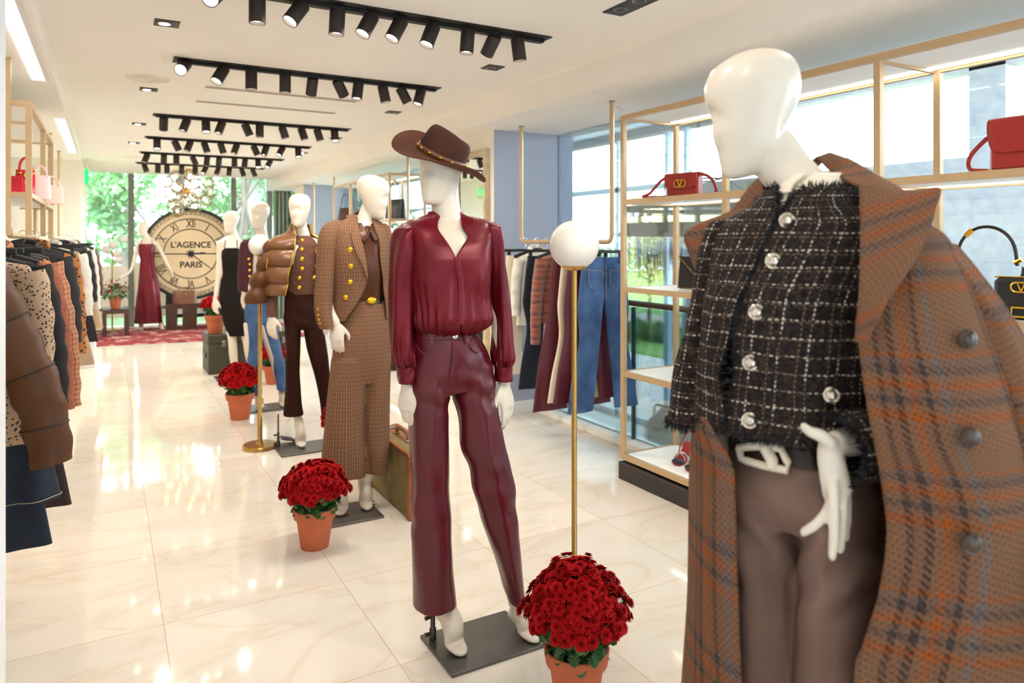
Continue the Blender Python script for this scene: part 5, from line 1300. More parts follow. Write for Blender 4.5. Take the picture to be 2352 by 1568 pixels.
def add_hand(b, at_, fdir, tdir, pdir, **k):
    Z = -nrm(fdir); X = np.asarray(tdir, float); X = nrm(X - (X @ Z) * Z); Y = np.cross(Z, X)
    h = hand_mb(**k)
    if Y @ np.asarray(pdir, float) < 0: Y = -Y; flipf(h)
    b.merge(h, frame_mat(at_, X, Y, Z))
def add_head(b, man, u, v, f, yaw, pitch, s=1.0, roll=0.0):
    p = man.px(u, v, f)
    Mx = Matrix.Translation(p) @ Matrix.Rotation(math.radians(roll), 4, 'Y') @ Matrix.Rotation(math.radians(yaw), 4, 'Z') @ Matrix.Rotation(math.radians(pitch), 4, 'X')
    b.merge(head_mb(s), Mx); return Mx
def add_foot(b, ank, toe, s=1.0, w=1.0):
    """pointed high-arched foot from the ankle to the toe on the floor plate"""
    ank = np.array(ank); toe = np.array(toe); d = toe - ank; h = np.array((d[0], d[1], 0)); h = nrm(h) if np.linalg.norm(h) > 1e-4 else np.array((0, -1, 0))
    up = np.array((0, 0, 1.0))
    ball = toe - h * .065 + up * .012; ins = ank + (ball - ank) * .5 + h * .022 + up * .012
    P = cr([ank + up * .03, ank, ins, ball + up * .01, toe - h * .02 + up * .006, toe + up * .004], per=5)
    rw = cr(np.array([.034, .034, .036, .040, .028, .010]), per=5)[:, 0] * w; rt = cr(np.array([.036, .038, .034, .019, .013, .007]), per=5)[:, 0]
    side = np.cross(h, up); R = tube_rings(P, rt, rw, 18, upv=side)
    b.loft(R, True, True, True)
    heel = ank - h * .028 - up * .045 * (1 if d[2] < -.06 else .4)
    b.loft(tube_rings(cr([ank - h * .006, heel + up * .012, heel], per=4), [.03] * 4 + [.03, .028, .026, .022, .014], [.03] * 4 + [.028, .026, .024, .020, .012], 14), True, True, True)
    b.loft(tube_rings(cr([heel, (heel + ball) / 2 + up * .022, ball], per=4), [.012, .016, .018, .02, .022, .022, .022, .02, .018], [.018, .02, .024, .026, .028, .03, .032, .034, .034], 12, upv=side), True, True, True)

# -------- cloths
def satin(name, c, c2, rough=.28, aniso=.6):
    t = NT(name); o = t.coord(); n = t.noise(o, 5, 3)
    t.set(col=t.ramp(n, [(.35, C(c)), (.65, C(c2))]), rough=rough, spec=.35, metal=.22, aniso=aniso)
    return t.m
M['satin'] = satin('burgundy_satin', '#5c0615', '#6d0a1a', .36)
M['satin_brown'] = satin('brown_satin', '#4a2816', '#58311c', .34)
M['satin_red'] = satin('wine_red_satin', '#5d0c1a', '#741322', .4)
M['burgleather'] = mat('burgundy_coated_leather', '#54111c', .29, var=.08, vs=6, bump=.08, bs=160, spec=.42)
M['brownvelvet'] = mat('dark_brown_velvet', '#2a120b', .8, var=.15, vs=8, spec=.12)
M['taupe'] = mat('taupe_trouser_wool', '#83675b', .8, var=.06, vs=14, bump=.12, bs=420, spec=.15)
M['feltbrown'] = mat('brown_felt', '#472415', .95, var=.12, vs=7, bump=.12, bs=200)
M['feltbrim'] = mat('lighter_brown_felt_brim', '#5d331e', .95, var=.08, vs=7, bump=.12, bs=200)
M['tanband'] = mat('tan_leather_band', '#6b3f1e', .45, var=.1)
M['goldb'] = mat('polished_gold_button', '#e8b62e', .25, .85, var=.06, vs=40)
M['check'] = weave('brown_check_wool', '', (.0225, [(0, '#9a6f50'), (.18, '#855b42'), (.42, '#4d3024'), (.55, '#a08468'), (.72, '#8a5638'), (.86, '#553529')]), (.0225, [(0, '#9a6f50'), (.18, '#8c6448'), (.42, '#39231c'), (.52, '#a08468'), (.72, '#774e38'), (.86, '#442820')]), .3, .9, .0045, .0, .35, .3, .0056)
M['plaidcoat'] = weave('brown_orange_plaid_wool', '', (.20, [(0, '#7e5a43'), (.30, '#3e302c'), (.34, '#775440'), (.40, '#35292a'), (.45, '#7e5a43'), (.50, '#99501f'), (.55, '#775440'), (.60, '#3a2d2c'), (.64, '#7e5a43'), (.70, '#6d6460'), (.76, '#7e5a43')]),
    (.20, [(0, '#7e5a43'), (.28, '#9a4c1a'), (.35, '#7e5a43'), (.40, '#4a4240'), (.46, '#785845'), (.52, '#9a4c1a'), (.58, '#7e5a43'), (.63, '#4b4342'), (.70, '#6a5850'), (.76, '#95501f'), (.80, '#7e5a43')]), .7, .95, .0125, .0, .45, .38, .0105)
M['knitbrown'] = mat('brown_boucle_knit', '#5c3a2c', .95, var=.4, vs=110, bump=.8, bs=160)
M['burgtweed'] = mat('burgundy_tweed', '#451a24', .95, var=.25, vs=130, bump=.4, bs=200)
M['blackrib'] = mat('black_ribbed_dress', '#1b1614', .85, var=.1, vs=40, spec=.15)
M['jeanblue'] = DEN.m
M['beltblack'] = mat('black_belt_leather', '#15110f', .4); M['beltbrown'] = mat('dark_brown_belt', '#33190d', .5, var=.15, vs=20)
M['buckle'] = mat('cream_enamel_buckle', '#e3d3bd', .3, var=.05); M['ivory'] = mat('ivory_shirt_cloth', '#e6d9c4', .8, var=.03, bump=.1, bs=300)
M['pufft'] = mat('shiny_brown_padded_leather', '#6b4528', .3, var=.1, vs=8, bump=.3, bs=24)
M['zipg'] = mat('gold_zip', '#c79a35', .35, .9, var=.2, vs=200)
def tweed():
    t = NT('dark_tweed_with_metallic_thread'); uv = t.N.new('ShaderNodeUVMap'); s = t.N.new('ShaderNodeSeparateXYZ'); t.L.new(uv.outputs[0], s.inputs[0])
    o = t.coord(); wob = t.math('MULTIPLY', t.math('SUBTRACT', t.noise(o, 18, 2), .5), .007)
    U = t.math('ADD', t.math('ADD', s.outputs[0], wob), 20.0); V = t.math('ADD', t.math('ADD', s.outputs[1], wob), 20.0)
    def line(x, per, w, y, dash, off=0.0):
        a = t.math('LESS_THAN', t.math('FRACT', t.math('DIVIDE', t.math('ADD', x, off), per)), w)
        b_ = t.math('LESS_THAN', t.math('FRACT', t.math('DIVIDE', y, dash)), .55)
        return t.math('MULTIPLY', a, b_)
    l1 = t.math('MAXIMUM', line(U, .042, .055, V, .0085), line(V, .031, .07, U, .0095))
    l2 = t.math('MAXIMUM', line(U, .042, .05, V, .009, .014), line(V, .030, .06, U, .011, .011))
    nz = t.noise(o, 300, 3, .7); n2 = t.noise(o, 120, 2)
    base = t.ramp(n2, [(.3, C('#0d090a')), (.5, C('#211716')), (.68, C('#38291f')), (.8, C('#22272c'))])
    c = t.mix(t.math('MULTIPLY', l2, .6), base, C('#8d7559'))
    br = t.math('GREATER_THAN', t.noise(o, 70, 1), .5)
    c = t.mix(t.math('MULTIPLY', l1, t.math('ADD', .10, t.math('MULTIPLY', br, .75))), c, C('#e2d6c4'))
    t.set(col=c, rough=t.math('SUBTRACT', .9, t.math('MULTIPLY', l1, .5)), spec=.3)
    t.bump(t.math('ADD', nz, t.math('ADD', n2, l1)), 1.0, .004)
    return t.m
M['tweed'] = tweed()
M['fringe'] = mat('dark_tweed_fringe', '#1f1d20', .95, var=.6, vs=60)
def fringe(man, paths, n, L, name, parent, w=.0016, seed=0, m=None):
    """loose thread ends along edge paths: list of (points, outward vectors)"""
    rs = np.random.RandomState(seed); b = MB()
    for P, D in paths:
        P = np.asarray(P, float); D = np.asarray(D, float)
        k = np.linspace(0, len(P) - 1, n); i = np.minimum(k.astype(int), len(P) - 2); f = (k - i)[:, None]
        p = P[i] * (1 - f) + P[i + 1] * f; d = D[i] * (1 - f) + D[i + 1] * f
        for q in range(n):
            dd = nrm(d[q] + rs.normal(size=3) * .38); l = L * rs.uniform(.55, 1.25); sd = nrm(np.cross(dd, rs.normal(size=3))) * w
            p0 = p[q] + rs.normal(size=3) * .002 - dd * .004; cu = rs.normal(size=3) * l * .18
            b.add([p0 - sd, p0 + sd, p0 + dd * l * .6 + sd * .8 + cu * .5, p0 + dd * l * .6 - sd * .8 + cu * .5, p0 + dd * l + cu], [(0, 1, 2, 3), (3, 2, 4)])
    return build(b, name, m or M['fringe'], parent, False)
def button(man, p, nrm_, r, m, name='button', parent=None, dome=.35):
    z = Vector(nrm_).normalized(); Mx = Matrix.Translation(p) @ z.to_track_quat('Z', 'Y').to_matrix().to_4x4()
    b = MB().lathe([(r * .9, -.002), (r, 0), (r * .98, r * .15), (r * .8, r * .22), (r * .72, r * .16), (r * .4, r * dome), (.0001, r * dome * 1.15)], 18, M=Mx)
    return build(b, name, m, parent if parent is not None else man.t)
def surf_at(man, R, u, v):
    """the nearest point of a ring surface, facing the camera, to a picture position"""
    P = R.reshape(-1, 3); uu, vv = man.proj(P); w_ = man.w(P); d = w_ @ FW
    s = np.hypot(uu - u, vv - v); c = s + np.where(d > np.median(d), 1e4, 0)
    i = int(np.argmin(c)); return P[i]

# ================================================================ burgundy mannequin
A = Man(1.20, 2.32, -12, 'white mannequin in burgundy satin blouse, burgundy leather trousers and wide brown hat')
A.plate(1.009, 2.186, 1.372, 2.467, (1.04, 2.42, .19))
b = MB()
b.loft(A.rings([(860, 965, 1110, 0, .08), (760, 956, 1083, 0, .07), (700, 966, 1096, 0, .078), (640, 958, 1106, .005, .098), (600, 954, 1110, .01, .106), (560, 948, 1114, 0, .096), (535, 946, 1114, -.005, .08), (522, 950, 1108, -.01, .064), (511, 966, 1096, -.015, .056), (503, 982, 1084, -.02, .052), (492, 990, 1066, -.02, .05)], 40), True, True, True)
b.loft(A.limb([(1026, 505, -.025), (1024, 480, -.02), (1021, 440, -.012), (1022, 410, -.005)], [.058, .0525, .0505, .05], per=5, n=24), True, True, True)
HM = add_head(b, A, 1020, 470, -.012, -60, 3)
b.loft(A.limb([(929, 545, -.01), (922, 640, -.01), (924, 760, .01), (934, 850, .02), (935, 884, .025)], [.034, .036, .034, .026, .023]), True, True, True)
b.loft(A.limb([(1124, 540, -.01), (1138, 640, -.01), (1150, 760, .01), (1156, 850, .03), (1158, 882, .035)], [.034, .036, .034, .026, .023]), True, True, True)
add_hand(b, A.px(935, 884, .025), (.04, -.10, -1), (.75, -.65, 0), (.6, .8, 0), curl=(.12, .28, .22), tout=.012, s=1.0, spread=.02)
add_hand(b, A.px(1158, 882, .035), (.12, -.12, -1), (-.8, -.6, 0), (-.6, .8, 0), curl=(.1, .22, .18), tout=.006, s=.98, spread=.02)
for pts in ([(990, 890, 0), (985, 1100, .005), (992, 1250, .0), (1024, 1380, -.02)], [(1084, 880, 0), (1112, 1050, .014), (1146, 1200, .014), (1186, 1385, -.008)]):
    b.loft(A.limb(pts, [.055, .040, .036, .03]), True, True, True)
an, to = A.px(1028, 1400, -.02), A.px(1066, 1500, .085); to[2] = .018; add_foot(b, an, to)
an, to = A.px(1194, 1398, -.01), A.px(1236, 1474, .085); to[2] = .018; add_foot(b, an, to)
build_fused(b, 'body', M['skin'], A.t, .0045, 5)
# blouse
def silk(amp, seed, kx=9, kz=3.5, sk=.8):
    def f(x, y, z, th, t):
        q = sk * np.sign(x) * x
        n1 = pn(kx * x + seed, kx * y, kz * (z + q)); n2 = pn(2.3 * kx * x, 2.3 * kx * y + seed, 1.9 * kz * (z - q))
        return amp * (1.5 * n1 + .55 * n2)
    return f
def blouse_mod(x, y, z, th, t):
    low = sm(.40, .05, t); up = sm(.74, .86, t) * (1 - sm(.93, .97, t)); f = sm(-.4, .2, np.cos(th))
    ax = np.abs(x + .01)
    # drapes falling from the shoulders in towards the tucked waist
    q = ax * 26 + (z - 1.2) * 9 + 2.6 * pn(4 * x + 3, 4 * y, 3 * z)
    dr = (.5 + .5 * np.sin(q)) ** 2
    q2 = ax * 13 - (z - 1.2) * 15 + 2.0 * pn(3 * x + 8, 3 * y, 2.5 * z + 4)
    dr2 = (.5 + .5 * np.sin(q2)) ** 1.6
    bust = .016 * (bump(th, .60, .36) + bump(th, 2 * PI - .60, .36)) * bump(z, 1.335, .06)
    gat = .006 * np.sin(26 * th + 3 * pn(5 * x, 5 * y, 3 * z)) * low
    return bust + f * (.0085 * dr + .0085 * dr2 * sm(1.42, 1.3, z)) + gat - .008 + .0022 * np.sin(52 * th) * up + .004 * pn(9 * x, 9 * y, 5 * z)
rowsB = [(772, 956, 1088, 0, .082, 1056, 1058), (760, 948, 1112, .008, .108, 1056, 1058), (742, 943, 1122, .012, .128, 1057, 1059), (715, 944, 1121, .012, .128, 1057, 1059), (680, 944, 1120, .012, .124, 1057, 1059), (640, 942, 1122, .014, .124, 1056, 1059), (605, 940, 1125, .016, .128, 1051, 1055), (588, 939, 1126, .014, .126, 1046, 1050), (565, 936, 1129, .008, .118, 1033, 1064), (545, 929, 1134, .0, .106, 1019, 1077), (530, 920, 1141, -.004, .094, 1008, 1070), (520, 917, 1142, -.008, .084, 1005, 1064), (511, 926, 1134, -.012, .074, 1006, 1062), (504, 942, 1116, -.015, .067, 1008, 1062), (498, 962, 1094, -.018, .062, 1010, 1062), (492, 978, 1072, -.02, .061, 1006, 1063), (485, 981, 1069, -.021, .060, 997, 1064)]
RB = A.open_rings(rowsB, 132, 9, 2.2, blouse_mod)
bl = build(MB().loft(RB, False), 'blouse', M['satin'], A.t, solid=.0025, offset=0)
def sleeve_mod(ph, gather=.9):
    def f(x, y, z, th, t):
        return .0045 * np.sin(5 * th + 10 * t + ph + 2 * pn(6 * x, 6 * y, 3 * z)) * sm(.05, .3, t) + .004 * np.sin(16 * th + 4 * pn(5 * x, 5 * y, 4 * z)) * sm(gather - .3, gather, t) + .006 * pn(14 * x + ph, 14 * y, 6 * z) + .0022 * np.sin(24 * th) * (1 - sm(.05, .2, t))
    return f
for k, rows in enumerate(([(513, 926, 958, -.012, .035), (519, 917, 962, -.01, .055), (530, 906, 962, -.006, .068), (560, 900, 958, 0, .070), (620, 897, 953, .0, .068), (680, 896, 950, .0, .066), (740, 896, 949, .006, .068), (790, 897, 951, .012, .072), (822, 899, 954, .018, .070), (838, 905, 954, .02, .056), (846, 911, 954, .02, .046)],
                          [(508, 1096, 1130, -.012, .035), (514, 1104, 1140, -.01, .055), (524, 1106, 1149, -.006, .068), (560, 1114, 1155, 0, .068), (620, 1120, 1159, .0, .066), (680, 1127, 1164, .0, .064), (740, 1132, 1169, .006, .066), (790, 1133, 1174, .014, .07), (824, 1132, 1177, .022, .068), (838, 1136, 1175, .026, .056), (846, 1138, 1172, .028, .046)])):
    R = A.rings(rows, 72, 9, 2.1, sleeve_mod(k * 2.1)); build(MB().loft(R, True, True, True), 'sleeve', M['satin'], bl)
    cf = [(843, 911, 954, .02, .044), (862, 913, 955, .022, .043), (883, 916, 954, .024, .043)] if k == 0 else [(843, 1138, 1173, .028, .044), (860, 1138, 1174, .03, .043), (878, 1139, 1174, .032, .043)]
    R = A.rings(cf, 48, 5, 2.3, lambda x, y, z, th, t: .0015 * np.sin(6 * th + 9 * t)); build(MB().loft(R, True), 'cuff', M['satin'], bl, solid=.003)
# placket edge
P = [surf_at(A, RB, u, v) + np.array((0, -.004, 0)) for u, v in ((1048, 590), (1053, 615), (1057, 645), (1058, 680), (1058, 715), (1057, 745))]
build(MB().tube(cr(P, per=4), .009, 8, flat=.22, upv=(0, 1, 0)), 'placket', M['satin'], bl)
# trousers
def leather_wr(seed):
    def f(co):
        x, y, z = co[:, 0], co[:, 1], co[:, 2]
        fan = np.sin(70 * (z - .55 * np.abs(x + .005)) + 3 * pn(5 * x + seed, 5 * y, 5 * z)) * bump(z, .93, .075) * .0040
        knee = np.sin(46 * z + 18 * x + 4 * pn(6 * x + seed, 6 * y, 4 * z)) * bump(z, .52, .10) * .0030
        lg = .0075 * pn(8 * x + seed, 8 * y, 2.4 * z) + .0050 * pn(17 * x, 17 * y + seed, 4.5 * z)
        return (fan + knee + lg) * sm(1.06, 1.0, z)
    return f
b = MB()
b.loft(A.rings([(768, 949, 1090, 0, .086), (785, 946, 1101, 0, .096), (820, 943, 1118, 0, .108), (855, 940, 1128, -.004, .114), (885, 940, 1131, -.008, .112), (906, 944, 1128, -.01, .10)], 56), True, True, True)
b.loft(A.rings([(840, 944, 1040, -.002, .09), (880, 940, 1036, -.004, .098), (920, 938, 1031, -.004, .094), (980, 938, 1028, 0, .084), (1060, 940, 1028, .004, .076), (1150, 943, 1030, .004, .072), (1250, 946, 1033, .002, .076), (1330, 948, 1039, 0, .083), (1395, 950, 1045, -.004, .09), (1416, 950, 1047, -.004, .092)], 44, mod=lambda x, y, z, th, t: .004 * bump(th - PI, -PI, .22) + .004 * bump(th - PI, PI, .22)), True, True, True)
b.loft(A.rings([(840, 1036, 1128, -.002, .09), (880, 1034, 1134, -.004, .098), (920, 1042, 1138, 0, .094), (980, 1055, 1148, .01, .086), (1035, 1060, 1158, .018, .078), (1078, 1079, 1170, .022, .074), (1130, 1088, 1181, .02, .070), (1200, 1106, 1185, .015, .068), (1290, 1134, 1189, .005, .07), (1350, 1154, 1193, -.002, .074), (1392, 1168, 1197, -.006, .078), (1402, 1171, 1198, -.006, .08)], 44, mod=lambda x, y, z, th, t: .004 * bump(th - PI, -PI, .22) + .004 * bump(th - PI, PI, .22)), True, True, True)
tr = build_fused(b, 'trousers', M['burgleather'], A.t, .005, 8, leather_wr(2))
RW = A.rings([(752, 951, 1089, 0, .086), (766, 949, 1091, 0, .09), (781, 947, 1098, 0, .0955)], 56, 5)
build(MB().loft(RW, True), 'waistband', M['burgleather'], tr, solid=.004, offset=1)
p = surf_at(A, RW, 1046, 772) + np.array((0, -.006, 0)); button(A, p, (0, -1, 0), .0095, M['chrome'], parent=tr)
for u in (993, 1068):
    q = [surf_at(A, RW, u, v) + np.array((0, -.007, 0)) for v in (757, 770, 782)]; q.append(q[-1] + np.array((0, -.004, -.012)))
    build(MB().tube(q, .008, 8, flat=.3, upv=(0, 1, 0)), 'belt_loop', M['burgleather'], tr)
# fly seam, pocket edges
def seam(man, pts, f0, r, name, parent, m):
    P = [man.px(u, v, f) for u, v, f in pts]; return build(MB().tube(cr(P, per=5), r, 6), name, m, parent)
seam(A, [(1040, 786, .103), (1040, 812, .113), (1036, 842, .118), (1032, 868, .115)], 0, .0025, 'fly_seam', tr, M['burgleather'])
seam(A, [(956, 792, .085), (968, 808, .097), (990, 813, .106)], 0, .002, 'pocket_seam', tr, M['burgleather'])
seam(A, [(1078, 790, .092), (1088, 806, .096), (1106, 808, .09)], 0, .002, 'pocket_seam', tr, M['burgleather'])
# hat
def hat(man, u, v, f, up, back):
    Z = nrm(up); Y = np.asarray(back, float); Y = nrm(Y - (Y @ Z) * Z); X = np.cross(Y, Z)
    Mx = frame_mat(man.px(u, v, f), X, Y, Z); th = np.linspace(0, 2 * PI, 72, endpoint=False)
    S, Cc = np.sin(th), np.cos(th)
    R = []
    for t_ in np.linspace(0, 1, 12):
        ax = .079 + (.172 - .079) * t_; ay = .096 + (.186 - .096) * t_
        z = .006 * (1 - t_) + .040 * t_ ** 2 * np.abs(S) ** 2.2 - .020 * t_ * np.abs(Cc) ** 2
        R.append(np.stack([ax * S, -ay * Cc, z], 1))
    R = np.array(R); Rr = np.concatenate([R, R[::-1] - np.array((0, 0, .004))])
    b = MB().loft(Rr, True); b.v = [tuple(Mx @ Vector(p)) for p in b.v]
    h = build(b, 'hat', M['feltbrim'], man.t, ang=60)
    R = []
    for z, k, in ((0, 1.0), (.028, .99), (.054, .965), (.076, .93), (.091, .87), (.100, .76), (.101, .6), (.093, .42), (.084, .25), (.08, .05)):
        ax, ay = .079 * k, .096 * k
        if z > 0.1 and k < .7: ax = ax * .9
        x, y = ax * S, -ay * Cc
        fr_ = np.clip(-y / .096, -1, 1)
        zz = z + .016 * fr_ * (z / .11) - (.020 * np.exp(-(x / .022) ** 2) * sm(.05, .11, z) * (1 - .6 * sm(.3, 1, fr_)))
        pin = 1 - .26 * sm(.03, .1, z) * bump(fr_, .62, .38) * (np.abs(S) > .0)
        R.append(np.stack([x * pin, y, zz], 1))
    R = np.array(R); b = MB().loft(cr(R.reshape(len(R), -1), per=3).reshape(-1, 72, 3), True, True, True); b.v = [tuple(Mx @ Vector(p)) for p in b.v]
    build(b, 'hat_crown', M['feltbrown'], h, ang=80)
    R = [np.stack([.0815 * k * S, -.0985 * k * Cc, np.full_like(S, z)], 1) for z, k in ((.007, 1.0), (.0275, .99))]
    b = MB().loft(np.array(R), True); b.v = [tuple(Mx @ Vector(p)) for p in b.v]; hb = build(b, 'hat_band', M['tanband'], h, solid=.002, offset=1)
    for k in range(14):
        a = k * 2 * PI / 14 + .12; b = MB().sphere((.083 * math.sin(a), -.100 * math.cos(a), .0172), .0062, 12, 8); b.v = [tuple(Mx @ Vector(p)) for p in b.v]
        build(b, 'stud', M['goldm'], hb)
    return h
hat(A, 1012, 365, -.005, A.cv(.44, .86, .22), A.cv(.80, 0, -.6))

# ================================================================ coat mannequin (closest)
B = Man(1.14, .92, -72, 'white mannequin closest to the camera, in plaid coat, fringed dark tweed jacket and taupe trousers')
B.plate(.97, .76, 1.33, 1.06, (1.28, 1.02, .2))
b = MB()
b.loft(B.limb([(1880, 500, -.02), (1858, 455, -.01), (1808, 395, .0), (1765, 340, .005)], [.062, .0525, .0485, .052], per=6, n=28), True, True, True)
add_head(b, B, 1771, 394, .004, -44, 13, 1.0)
b.loft(B.rings([(1120, 1730, 1975, 0, .085), (1050, 1720, 1980, 0, .085), (950, 1700, 1980, 0, .085), (800, 1690, 1990, .005, .108), (700, 1680, 2000, .01, .112), (600, 1660, 2030, 0, .095), (540, 1665, 2040, -.01, .08), (505, 1720, 1990, -.015, .065), (480, 1790, 1935, -.015, .055)], 40), True, True, True)
b.loft(B.limb([(1690, 540, -.01), (1640, 700, -.02), (1620, 850, .0), (1640, 960, .03)], [.045, .04, .034, .026]), True, True, True)
b.loft(B.limb([(2040, 540, -.01), (2100, 760, -.05), (2090, 940, -.06), (2000, 1000, .04), (1915, 1020, .13)], [.045, .04, .036, .029, .022]), True, True, True)
# the hand resting on the hip: palm, four fingers and thumb
fz = .145
def fing(pts, r): 
    P = cr([B.px(*p) for p in pts], per=5); rr = np.linspace(r[0], r[1], len(P)); b.loft(tube_rings(P, rr, rr, 14), True, True, True); b.sphere(P[-1], rr[-1], 12, 8)
P = cr([B.px(1912, 1012, .13), B.px(1908, 1045, .145), B.px(1916, 1090, .15), B.px(1926, 1135, .148)], per=5)
b.loft(tube_rings(P, np.linspace(.018, .014, len(P)), np.linspace(.020, .027, len(P)), 18, upv=B.cv(1, 0, 0)), True, True, True)
fing([(1910, 1020, .15), (1885, 1000, .165), (1862, 992, .175), (1846, 979, .185)], (.0135, .0075))
fing([(1912, 1100, .165), (1914, 1150, .175), (1916, 1215, .18), (1912, 1278, .178)], (.0105, .0078))
fing([(1922, 1105, .155), (1905, 1165, .17), (1878, 1200, .18), (1846, 1222, .185)], (.0105, .0078))
fing([(1934, 1110, .14), (1936, 1160, .15), (1934, 1215, .152), (1930, 1262, .15)], (.010, .0075))
fing([(1940, 1105, .12), (1946, 1150, .125), (1946, 1195, .125), (1943, 1235, .122)], (.009, .007))
add_hand(b, B.px(1655, 980, .03), (.05, -.05, -1), (.3, -.9, 0), (1, .2, 0), curl=(.15, .25, .2))
for pts in ([(1768, 1130, 0), (1768, 1600, .004), (1770, 2000, 0), (1770, 2230, -.03)], [(1920, 1130, 0), (1915, 1600, .008), (1905, 2000, 0), (1905, 2230, -.03)]):
    b.loft(B.limb(pts, [.055, .042, .04, .032]), True, True, True)
for u in (1770, 1905):
    an, to = B.px(u, 2235, -.03), B.px(u - 10, 2340, .08); to[2] = .018; add_foot(b, an, to)
build_fused(b, 'body', M['skin'], B.t, .0042, 6)
# ivory shirt collar and front
R = B.open_rings([(640, 1650, 2040, .0, .100, 1741, 1743), (560, 1670, 2030, -.005, .092, 1786, 1800), (510, 1715, 2000, -.01, .078, 1797, 1815), (478, 1752, 1975, -.012, .072, 1802, 1822), (452, 1774, 1962, -.014, .068, 1808, 1826), (424, 1786, 1952, -.018, .064, 1822, 1838), (404, 1794, 1940, -.024, .060, 1845, 1862)], 60, 6)
sh = build(MB().loft(R, False), 'shirt', M['ivory'], B.t, solid=.003)
R = B.open_rings([(398, 1788, 1948, -.024, .064, 1852, 1868), (420, 1776, 1962, -.02, .070, 1826, 1846), (440, 1772, 1976, -.018, .076, 1818, 1848)], 60, 6); build(MB().loft(R, False), 'collar_fold', M['ivory'], sh, solid=.003)
# trousers
def wool_wr(co):
    x, y, z = co[:, 0], co[:, 1], co[:, 2]
    c = B.px(1848, 1200)[0]; ax = np.abs(x - c)
    fan = np.sin(58 * (z - 1.1 * ax) + 2.5 * pn(5 * x, 5 * y, 4 * z)) * bump(z, .90, .09) * .0060
    drop = np.sin(75 * (x - c) + 3 * pn(3 * x, 3 * y, 1.5 * z)) * sm(.95, .7, z) * .0035
    return (fan + drop + .006 * pn(8 * x + 4, 8 * y, 2.2 * z)) * sm(1.06, 1.0, z)
b = MB()
b.loft(B.rings([(1046, 1688, 1985, 0, .098), (1090, 1682, 1996, 0, .108), (1150, 1680, 2006, 0, .114), (1200, 1682, 2008, -.004, .116), (1240, 1690, 2004, -.01, .10)], 56), True, True, True)
b.loft(B.rings([(1150, 1684, 1858, 0, .098), (1210, 1682, 1850, 0, .104), (1280, 1688, 1843, 0, .098), (1380, 1693, 1838, .004, .09), (1500, 1697, 1842, .004, .084), (1650, 1702, 1838, .004, .08), (1900, 1705, 1840, .0, .086), (2240, 1700, 1848, -.01, .10)], 44, mod=lambda x, y, z, th, t: .005 * bump(th - PI, -PI, .2) + .005 * bump(th - PI, PI, .2)), True, True, True)
b.loft(B.rings([(1150, 1850, 2006, 0, .098), (1210, 1853, 2010, 0, .104), (1280, 1855, 2012, .004, .098), (1380, 1846, 2008, .01, .09), (1500, 1838, 1996, .012, .084), (1650, 1830, 1985, .008, .08), (1900, 1828, 1980, .0, .086), (2240, 1826, 1990, -.01, .10)], 44, mod=lambda x, y, z, th, t: .005 * bump(th - PI, -PI, .2) + .005 * bump(th - PI, PI, .2)), True, True, True)
tr = build_fused(b, 'trousers', M['taupe'], B.t, .005, 8, wool_wr)
RBt = B.rings([(1028, 1692, 1980, 0, .1), (1052, 1689, 1985, 0, .104), (1076, 1686, 1990, 0, .108)], 64, 5)
be = build(MB().loft(RBt, True), 'belt', M['beltbrown'], B.t, solid=.005, offset=1)
def ringfront(man, R, pts, off): return [surf_at(man, R, u, v) + np.array((0, -off, 0)) for u, v in pts]
nq = B.cv(0, 0, 1)
P = ringfront(B, RBt, [(1702, 1022), (1705, 1052), (1718, 1066), (1760, 1072), (1808, 1080), (1808, 1054), (1802, 1026), (1750, 1020), (1702, 1022)], .012)
build(MB().tube(np.array(P) + nq * .006, .0075, 10), 'buckle', M['buckle'], be)
P = ringfront(B, RBt, [(1770, 1024), (1773, 1049), (1777, 1074)], .015); build(MB().tube(np.array(P) + nq * .008, .011, 10), 'buckle_bar', M['buckle'], be)
# tweed jacket
def tw_mod(x, y, z, th, t): return .006 * pn(9 * x, 9 * y + 3, 6 * z) + .004 * pn(22 * x, 22 * y, 14 * z)
rowsJ = [(1012, 1628, 2004, .005, .142, 1666, 1668), (980, 1622, 2010, .005, .142, 1668, 1672), (940, 1622, 2012, .006, .140, 1662, 1678), (890, 1624, 2014, .008, .140, 1650, 1682), (830, 1628, 2016, .01, .140, 1662, 1686), (770, 1632, 2020, .012, .140, 1676, 1692), (720, 1636, 2024, .012, .138, 1684, 1698), (660, 1642, 2030, .01, .134, 1708, 1714), (600, 1648, 2036, .005, .124, 1736, 1743), (550, 1656, 2042, .0, .112, 1757, 1763), (515, 1664, 2040, -.005, .098, 1772, 1786), (492, 1690, 2015, -.01, .086, 1782, 1796), (470, 1728, 1988, -.012, .078, 1786, 1808), (448, 1756, 1976, -.014, .074, 1784, 1826), (430, 1766, 1972, -.018, .070, 1790, 1850)]
RJ = B.open_rings(rowsJ, 110, 6, 2.2, tw_mod)
jk = build(MB().loft(RJ, False), 'jacket', M['tweed'], B.t, solid=.005, offset=0)
RS = B.rings([(505, 1655, 1720, -.01, .04), (520, 1637, 1716, -.008, .058), (600, 1616, 1700, 0, .068), (700, 1597, 1682, .006, .07), (800, 1579, 1664, .012, .07), (900, 1564, 1650, .018, .070), (984, 1553, 1662, .02, .074)], 56, 7, 2.1, tw_mod)
sl = build(MB().loft(RS, True, True, False), 'sleeve', M['tweed'], jk, solid=.004)
RS2 = tube_rings(cr([B.px(2045, 530, -.01), B.px(2110, 760, -.04), B.px(2085, 950, -.03), B.px(2010, 1012, .06), B.px(1925, 1032, .13)], per=9), cr(np.array([.06, .066, .066, .062, .060]), per=9)[:, 0], cr(np.array([.06, .062, .06, .056, .056]), per=9)[:, 0], 40)
